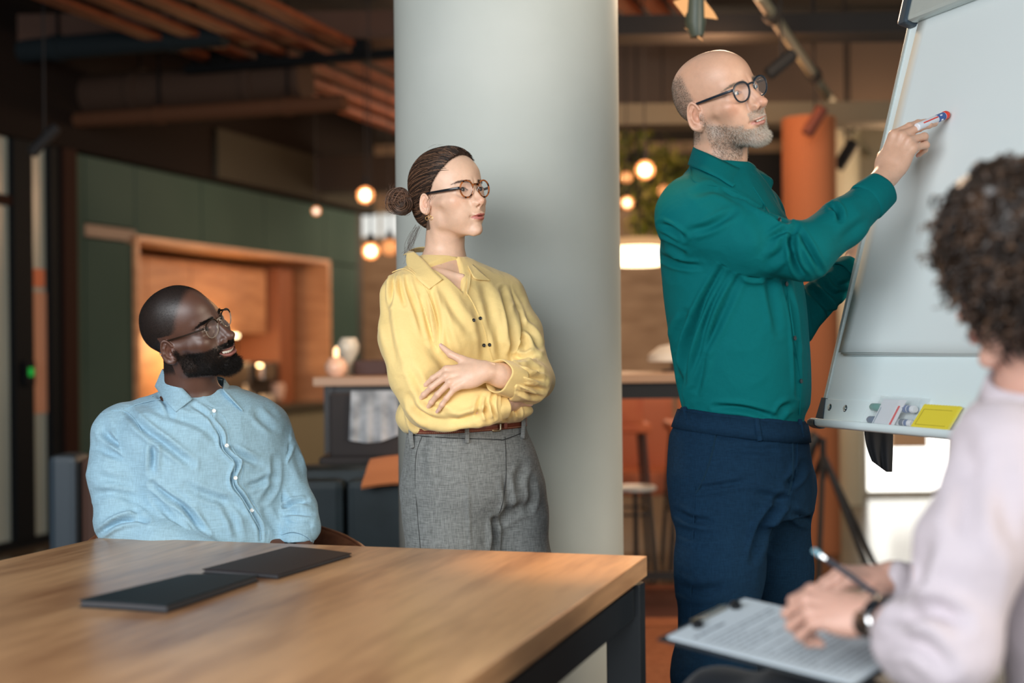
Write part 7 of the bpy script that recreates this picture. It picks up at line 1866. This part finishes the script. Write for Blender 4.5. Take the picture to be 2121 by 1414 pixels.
def build_seated():
    root = thing('person', 'person in a light blue shirt sitting behind the table, bearded, with glasses', 'person', loc=(P(430, 1100, 3.42)[0], 3.42, 0)); pr = root
    def ex(c, L):
        c = mixc(c, (.008, .006, .005), beard_mask_C(L)*.85)
        c = mixc(c, (.012, .009, .008), hair_mask_C(L)*.9)
        x, y, z = L[:, 0], np.abs(L[:, 1]), L[:, 2]
        return mixc(c, (.19, .075, .05), .6*blob(L, (-2, 76, -4), (10, 10, 16)))
    body, (v, q) = person_skin('body', pr, skinC, C_body, hdC, [hC], ((-1.15, 2.75, -.02), (-.35, 3.75, 1.0)), dict(base=(.092, .040, .026), lip=(.26, .09, .075), redk=.22, red=(.5, .2, .14), extra=ex), neck_drop=.13)
    look = hdC.R @ U([1, .05, .12])
    for s in (1, -1): eyeball(hdC, s, (.02, .01, .006), look, body)
    teeth(hdC, body, -48.6, 20, 8)
    L = hdC.local(v)
    bm_ = beard_mask_C(L)
    p, n, i = scatter(v, q, bm_*900000.)
    Lp = hdC.local(p); fw = sstep(35, 90, Lp[:, 0])
    d = np.stack([.2+.3*fw, 0*fw, -.5-.2*fw], 1) @ hdC.R.T + n*.8 + RNG.normal(size=p.shape)*.5
    ln = (.0045 + .013*fw*sstep(-58, -80, Lp[:, 2]))*(.5+.7*RNG.random(len(p)))
    ln = np.where(Lp[:, 2] > -48, .0045, ln)
    V, F = strands(p, n, d, ln, .00022, 3, seg=2, curl=.18)
    tag(mesh_np('beard', V, F, M['black_hair'], pr, False), kind='stuff')
    p, n, i = scatter(v, q, hair_mask_C(L)*700000.)
    V, F = strands(p, n, n*.8+RNG.normal(size=p.shape)*.4, .0021*(.6+.6*RNG.random(len(p))), .00016, 3, seg=1)
    tag(mesh_np('hair', V, F, M['black_hair'], pr, False), kind='stuff')
    brow(hdC, v, q, None, dens=2000000, length=.006, thick=8, parent=pr, w=1.1, mat=M['black_hair'])
    glasses(hdC, pr, 'glasses', 17, (22, 20), 99, M['dark_temple'], 1.35, 'panto', M['clear_amber'], M['dark_temple'], gap=9, top=10, earz=24)
    MB().tube([Vector(hdC.world([[-30+6*math.cos(t), -69, -5+6*math.sin(t)]])[0]) for t in np.linspace(0, 5.2, 12)], .0011, 6).build('ear_ring', M['silver'], pr, True)
    mk = {'armR': lambda v: (C_armR((v[:, 0], v[:, 1], v[:, 2])) < .010).astype(float), 'armL': lambda v: (C_armL((v[:, 0], v[:, 1], v[:, 2])) < .010).astype(float),
          'torso': lambda v: (np.minimum(C_armL((v[:, 0], v[:, 1], v[:, 2])), C_armR((v[:, 0], v[:, 1], v[:, 2]))) > .002).astype(float)}
    q7 = lambda *pts: [(160 + x/3.367, 740 + y/3.367) for x, y in pts]
    it = {'torso': [(q7((350, 380), (470, 500), (620, 610), (790, 740)), 8, .010), (q7((480, 330), (640, 400), (850, 470), (1000, 590)), 9, .005), (q7((560, 250), (620, 330), (660, 400)), 6, .006), (q7((520, 880), (620, 960), (760, 1060), (900, 1230)), 6, .009), (q7((760, 900), (900, 960), (1060, 1010), (1130, 1080)), 9, .006),
                     (q7((520, 960), (640, 1100), (760, 1230)), 7, .005), (q7((940, 400), (930, 440), (1000, 540), (1010, 620), (1060, 680), (1110, 740), (1080, 830), (1090, 900), (1150, 980), (1210, 1080), (1270, 1180), (1280, 1270)), 4, .006, .9), (q7((1080, 640), (1160, 690), (1260, 740)), 7, .007), (q7((1240, 380), (1320, 460), (1380, 500)), 8, .005), (q7((1180, 900), (1260, 880), (1360, 830)), 7, .005),
                     (q7((1380, 700), (1370, 860), (1330, 960), (1280, 1010)), 7, .006), (q7((800, 330), (880, 380), (920, 430)), 5, .004), (q7((700, 950), (800, 1110), (850, 1250)), 9, .004), (q7((1000, 1000), (1080, 1120), (1120, 1250)), 8, .005), (q7((530, 600), (530, 700), (520, 800)), 7, .010), (q7((1300, 1030), (1330, 1120), (1420, 1240)), 8, .004)],
          'armR': [(q7((180, 520), (280, 600), (420, 680), (500, 770)), 7, .010), (q7((130, 610), (200, 660), (330, 700)), 8, .005), (q7((120, 800), (220, 850), (380, 880)), 10, .004), (q7((110, 960), (260, 940), (400, 990)), 9, .005), (q7((150, 1230), (260, 1160), (380, 1130), (480, 1140)), 6, .011), (q7((200, 1200), (300, 1130), (420, 1110)), 5, .006), (q7((380, 1060), (440, 1110), (480, 1130)), 7, .006), (q7((160, 440), (200, 520), (220, 640)), 10, .004), (q7((480, 800), (520, 830), (530, 870)), 4, .009)],
          'armL': [(q7((1480, 600), (1440, 680), (1390, 730)), 6, .009), (q7((1400, 450), (1440, 560), (1420, 640)), 8, .004), (q7((1420, 1050), (1500, 1020), (1600, 1000)), 5, .009), (q7((1440, 1090), (1520, 1080), (1640, 1090)), 6, .007), (q7((1460, 1150), (1520, 1180), (1620, 1170)), 5, .006), (q7((1400, 920), (1440, 1000), (1500, 1060)), 8, .005), (q7((1520, 640), (1560, 760), (1600, 860)), 9, .003)]}
    lo = np.array([-1.12, 3.08, .66]); hi = np.array([-.42, 3.72, P(400, 790, 3.4)[2]])
    sh, sv, sq = cloth('shirt', pr, blue, C_shirt, lo, hi, .0031, it, wr=(.0015, .05), maskf=mk, seed=41)
    strip('collar', pr, blue, [[on(sv, 399, 826, .012), (380, 806, 3.312), (355, 784, 3.335), (341, 770, 3.37), (338, 764, 3.42), (365, 768, 3.49), (420, 775, 3.52), (460, 782, 3.48), (466, 790, 3.46)],
                               [on(sv, 364, 853), on(sv, 350, 838, .007), on(sv, 336, 822, .009), on(sv, 327, 808, .006), (323, 797, 3.43), (355, 790, 3.52), (420, 792, 3.56), (470, 800, 3.54), (492, 818, 3.50)]], .0022)
    strip('collar_leaf', pr, blue, [[(463, 785, 3.475), (474, 798, 3.455), (484, 808, 3.44), (492, 819, 3.43)], [on(sv, 462, 808, .014), on(sv, 476, 823, .014), on(sv, 490, 838, .010), on(sv, 503, 851, .006)]], .0022, n=16)
    strip('collar_stand', pr, blue, [[(399, 825, 3.322), (412, 832, 3.318), (428, 838, 3.318), (440, 844, 3.32), (448, 838, 3.335), (458, 830, 3.36), (464, 815, 3.40), (466, 790, 3.45)],
                                     [(392, 836, 3.315), (408, 845, 3.31), (426, 852, 3.31), (441, 858, 3.312), (455, 853, 3.325), (470, 843, 3.355), (480, 830, 3.40), (474, 800, 3.45)]], .0022)
    strip('collar_stand', pr, blue, [[(399, 825, 3.322), (380, 810, 3.33), (356, 788, 3.35), (344, 774, 3.39), (366, 774, 3.49), (420, 780, 3.51), (460, 786, 3.47)], [(392, 838, 3.318), (372, 822, 3.325), (350, 804, 3.345), (338, 792, 3.39), (362, 792, 3.50), (420, 796, 3.53), (464, 800, 3.48)]], .0022)
    seam_line('placket_edge', pr, blue, sv, q7((935, 400), (1000, 560), (1020, 650), (1100, 740), (1085, 880), (1150, 980), (1220, 1100), (1275, 1200), (1280, 1270)), 3.0, 3.5, .0014)
    seam_line('placket_stitch', pr, blue, sv, q7((985, 380), (1040, 440), (1070, 610), (1160, 760), (1145, 860), (1200, 960), (1290, 1120), (1320, 1230)), 3.0, 3.5, .0008)
    seam_line('shoulder_seam', pr, blue, sv, q7((240, 370), (330, 375), (400, 430), (460, 540), (500, 620)), 3.0, 3.5, .0010)
    seam_line('yoke_seam', pr, blue, sv, q7((330, 360), (440, 320), (580, 290)), 3.0, 3.5, .0009)
    for bx, by in q7((953, 372), (1042, 614), (1103, 840), (1218, 1065)):
        h = mesh_hit(sv, bx, by); button('button', sh, M['pearl'], h + Vector((.1, -1, .1)).normalized()*.0015, (.35, -.9, .12), .0048)
    cuff('cuff', pr, blue, P(621, 1088, 3.40), P(612, 1122, 3.37), .044, .041, seed=6)
    wc = np.array(P(610, 1128, 3.365)); wx = U([-.4, -.2, -.9])
    cuff('watch_band', pr, black_btn, wc+wx*-.004, wc+wx*.012, .030, .030, wob=0)
    cloth('trousers', pr, dgrey, C_pants, (-1.1, 2.8, -.02), (-.35, 3.7, .72), .012, (), wr=None)
    shoes(pr, [(P(420, 1260, 3.42)[0]-.1, 2.95, 0), (P(420, 1260, 3.42)[0]+.22, 2.95, 0)], (.2, -1))
    return root
# ---------------------------------------------------------------- seated woman in the foreground, seen from behind
skinD = vcol_mat('skin_rose', rough=.5, sss=.1, bump=.1)
pinkw = fabric('pale_pink_cotton', (.55, .49, .53), var=.03, weave=500, bump=.1, rough=.85)
blackw = fabric('black_trouser_cloth', (.008, .011, .016), var=.2, weave=500, rough=.85)
YD = 1.86
D_hc = np.array(P(2140, 590, 1.88))
DR_yaw = math.radians(138)
H_D = dict(HD, cran=(-8, 46, 88, 70, 78), brow=.4, jawy=41, chinw=9, nose=(110, -16, 7.5), neck=(-14, -24, 46, 50), adam=0, ears=.95)
def rotz(a): return np.array([[math.cos(a), -math.sin(a), 0], [math.sin(a), math.cos(a), 0], [0, 0, 1]])
H_D['base'] = P(2142, 800, 1.93)
hdD = Head(H_D, rotz(DR_yaw) @ np.array([[math.cos(.22), 0, math.sin(.22)], [0, 1, 0], [-math.sin(.22), 0, math.cos(.22)]]), D_hc, .96)
DT = [(1.09, .70, 1.97, .085, .07, 0), (1.06, .705, 1.97, .14, .085, 0), (1.02, .71, 1.97, .17, .10, 0), (.92, .715, 1.95, .175, .12, 0), (.78, .72, 1.92, .165, .12, 0), (.66, .74, 1.90, .17, .13, 0), (.56, .76, 1.88, .20, .15, 0)]
DA = math.radians(28)       # her left-right axis: left shoulder comes nearer the camera
DT = [(z, x + (.075 if z < 1.04 else .03), y, rx*.9, ry, DA) for z, x, y, rx, ry, _ in DT]
D_ls = np.array(P(2082, 935, 1.82)); D_le = np.array(P(1965, 1345, 1.75)); D_lw = np.array(P(1812, 1276, 1.86))
D_rs = np.array([.86, 2.06, 1.0]); D_re = np.array([.92, 2.22, .80]); D_rw = np.array(P(1850, 1195, 2.14))
def D_armL(p):
    d = chain(p, [D_ls, P(2012, 1135, 1.77), D_le], [.064, .060, .056], .04)
    d2 = chain(p, [D_le, P(1905, 1340, 1.79), P(1860, 1308, 1.82)], [.058, .052, .042], .025)
    n = U(D_lw-D_le); c = np.array(P(1856, 1304, 1.82))
    return smin(d, smax(d2, (p[0]-c[0])*n[0]+(p[1]-c[1])*n[1]+(p[2]-c[2])*n[2], .004), .025)
def D_armR(p): return chain(p, [D_rs, D_re, P(1880, 1215, 2.13)], [.058, .05, .036], .03)
def D_torso(p):
    d = stack(p, DT); d = smin(d, cap(p, (.735, 1.96, 1.03), D_ls, .045, .06), .06)
    return smin(d, cap(p, (.705, 1.96, 1.05), D_rs, .045, .055), .06)
def D_shirt(p):
    d = smin(D_torso(p), np.minimum(D_armL(p), D_armR(p)), .03)
    return smax(d, -cap(p, np.array(H_D['base']), hdD.T, .050, .056), .004)
hD = Hand(D_lw, (-.93, .30, .12), (-.18, -.62, .76), -1, [(52, 70, 40), (54, 72, 40), (56, 72, 40), (56, 70, 40)], .93, fem=.9, thumb=((20, 20, -8), (46, 34, -16), (70, 30, -24), (90, 22, -28)))
hDR = Hand(D_rw, (-.95, -.25, .1), (-.1, -.25, .96), 1, [(35, 55, 30), (40, 58, 30), (45, 60, 30), (45, 60, 30)], .93, fem=.9)
def D_pants(p):
    d = ell(p, (.80, 1.86, .56), (.20, .20, .13))
    d = smin(d, chain(p, [(.72, 1.80, .56), (.44, 2.08, .60), (.32, 2.22, .585)], [.105, .085, .07], .05), .05)
    d = smin(d, chain(p, [(.32, 2.22, .585), (.36, 2.30, .16)], [.07, .05], .04), .03)
    d = smin(d, chain(p, [(.90, 1.95, .54), (.62, 2.34, .50), (.52, 2.44, .10)], [.10, .075, .05], .05), .04)
    return smax(d, .07-p[2], .004)
def D_body(p):
    d = hdD.sdf(p); d = smin(d, stack(p, [(s[0], s[1], s[2], s[3]-.014, s[4]-.014, s[5]) for s in DT]), .03)
    d = np.minimum(d, smin(chain(p, [P(1920, 1340, 1.79), D_lw], [.034, .026], .01), hD.sdf(p), .012))
    d = np.minimum(d, smin(chain(p, [P(1930, 1225, 2.13), D_rw], [.03, .025], .01), hDR.sdf(p), .012))
    d = np.minimum(d, np.minimum(D_armL(p), D_armR(p))+.015)
    return np.minimum(d, D_pants(p)+.015)
def build_front():
    root = thing('person', 'person with brown curly hair and pale pink shirt in the foreground, seen from behind', 'person', loc=(.78, 1.88, 0)); pr = root
    body, (v, q) = person_skin('body', pr, skinD, D_body, hdD, [hD, hDR], ((.1, 1.5, -.02), (1.15, 2.6, 1.0)), dict(base=(.62, .36, .28), lip=(.4, .12, .1), redk=.3), neck_drop=.12)
    for s in (1, -1): eyeball(hdD, s, (.05, .03, .02), hdD.R @ np.array([1, 0, 0]), body)
    it = {None: [([(1920, 1110), (1890, 1200), (1870, 1290)], 22, .010), ([(1860, 1290), (1930, 1260), (1990, 1290)], 20, .014), ([(1830, 1330), (1900, 1330), (1960, 1380)], 18, .010), ([(1990, 900), (2010, 1000), (2000, 1120)], 30, .008), ([(2060, 960), (2080, 1060), (2110, 1120)], 30, .008)]}
    sh, sv, sq = cloth('shirt', pr, pinkw, D_shirt, (.4, 1.55, .5), (1.1, 2.35, 1.16), .006, it, wr=(.003, .09), seed=61)
    cuff('cuff', pr, pinkw, P(1878, 1316, 1.81), P(1846, 1298, 1.83), .043, .040, seed=6)
    n_ = np.array(H_D['base']); r_ = ring_on(D_torso, n_+[0, 0, -.03], (1, 0, 0), (0, 1, 0), n=48)
    ax = U(hdD.T - n_); a = U(np.cross(ax, [0, 1, 0])); b = np.cross(ax, a)
    th = np.linspace(0, 2*PI, 48, endpoint=False)
    ring = lambda r, h: n_ + ax*h + (np.cos(th)[:, None]*a + np.sin(th)[:, None]*b)*r
    v_, F_ = band([ring(.058, -.02), ring(.056, .012), ring(.062, .014), ring(.074, -.018), ring(.070, -.02)])
    mesh_np('collar', v_, F_, pinkw, pr)
    cloth('trousers', pr, blackw, D_pants, (.05, 1.55, -.02), (1.1, 2.6, .72), .010, (), wr=(.002, .08))
    shoes(pr, [(.36, 2.30, 0), (.56, 2.42, 0)], (-.7, .7))
    # curly hair: a lumpy core plus springy locks
    C0 = D_hc + np.array([.008, -.015, .052])
    def hf(p):
        d = ell(p, C0, (.118, .118, .118)); d = smin(d, ell(p, C0+[.040, -.02, -.060], (.085, .09, .070)), .03)
        d = smin(d, ell(p, C0+[-.055, .0, .03], (.07, .08, .075)), .03)
        q = hdD.lp(p)
        return smax(d, -ell(q, (78, 0, -8), (44, 70, 70))*.001, .01)
    hv, hq = extract(hf, C0-.24, C0+.22, .004); n = vnormals(hv, hq)
    nn = grid_noise(hv, .022, 3)*.6 + grid_noise(hv, .011, 4)*.4
    hv2 = hv + n*(nn*.010)[:, None]
    cc = np.clip(np.array([[.020, .012, .008]]) + np.array([[.07, .038, .022]])*sstep(.1, .7, grid_noise(hv, .03, 9))[:, None], 0, 1)
    hair = mesh_np('hair', hv2, hq, M['hair_d'], pr, colors=cc)
    rg = np.random.default_rng(8); p, n_, i = scatter(hv2, hq, np.full(len(hv2), 9000.), rg)
    V = []; F = []; CO = []; nv = 0
    for j in range(len(p)):
        nrm = n_[j]; dn = U(np.array([0, 0, -1.]) + nrm*.25 + rg.normal(size=3)*.4); a = U(np.cross(dn, nrm)); b = np.cross(dn, a)
        R0 = rg.uniform(.004, .0075); L0 = rg.uniform(.025, .05); tn = rg.uniform(1.2, 2.4)*2*PI; ph = rg.uniform(0, 6)
        pts = [p[j] + nrm*.001 + dn*(L0*t) + (a*math.cos(ph+tn*t) + b*math.sin(ph+tn*t))*R0 for t in np.linspace(0, 1, 13)]
        mb = MB(); r = rg.uniform(.0011, .0024); mb.tube(pts, [r*.4]+[r]*11+[r*.3], 4, caps=False)
        V += mb.v; F += [tuple(k+nv for k in f_) for f_ in mb.f]; nv = len(V)
        c = np.array([.022, .013, .009])*rg.uniform(.5, 1.5) if rg.random() < .72 else np.array([.095, .052, .030])*rg.uniform(.5, 1.4)
        CO += [c]*len(mb.v)
    tag(mesh_np('curls', np.array(V), np.array(F), M['hair_d'], hair, colors=np.array(CO)), kind='stuff')
    # wrist watch
    wc = D_lw + (D_le-D_lw)*.10; t = U(D_lw-D_le)
    wt = bpy.data.objects.new('watch', None); COL.objects.link(wt); setpar(wt, pr)
    cuff('watch_strap', wt, M['black_acetate'], wc - t*.010, wc + t*.010, .0305, .0295, wob=0, flat=1)
    fn = U(np.array([-.25, -.95, -.15])); fn = U(fn - t*(fn@t))
    MB().lathe([(.012, 0), (.0165, .001), (.017, .006), (.015, .008), (.004, .0082)], wc+fn*.029, 28, Vector(fn).to_track_quat('Z', 'Y').to_matrix()).build('watch_case', M['silver'], wt, True)
    return root
build_room()
build_furniture()
build_props()
build_man()
build_woman()
build_seated()
build_front()
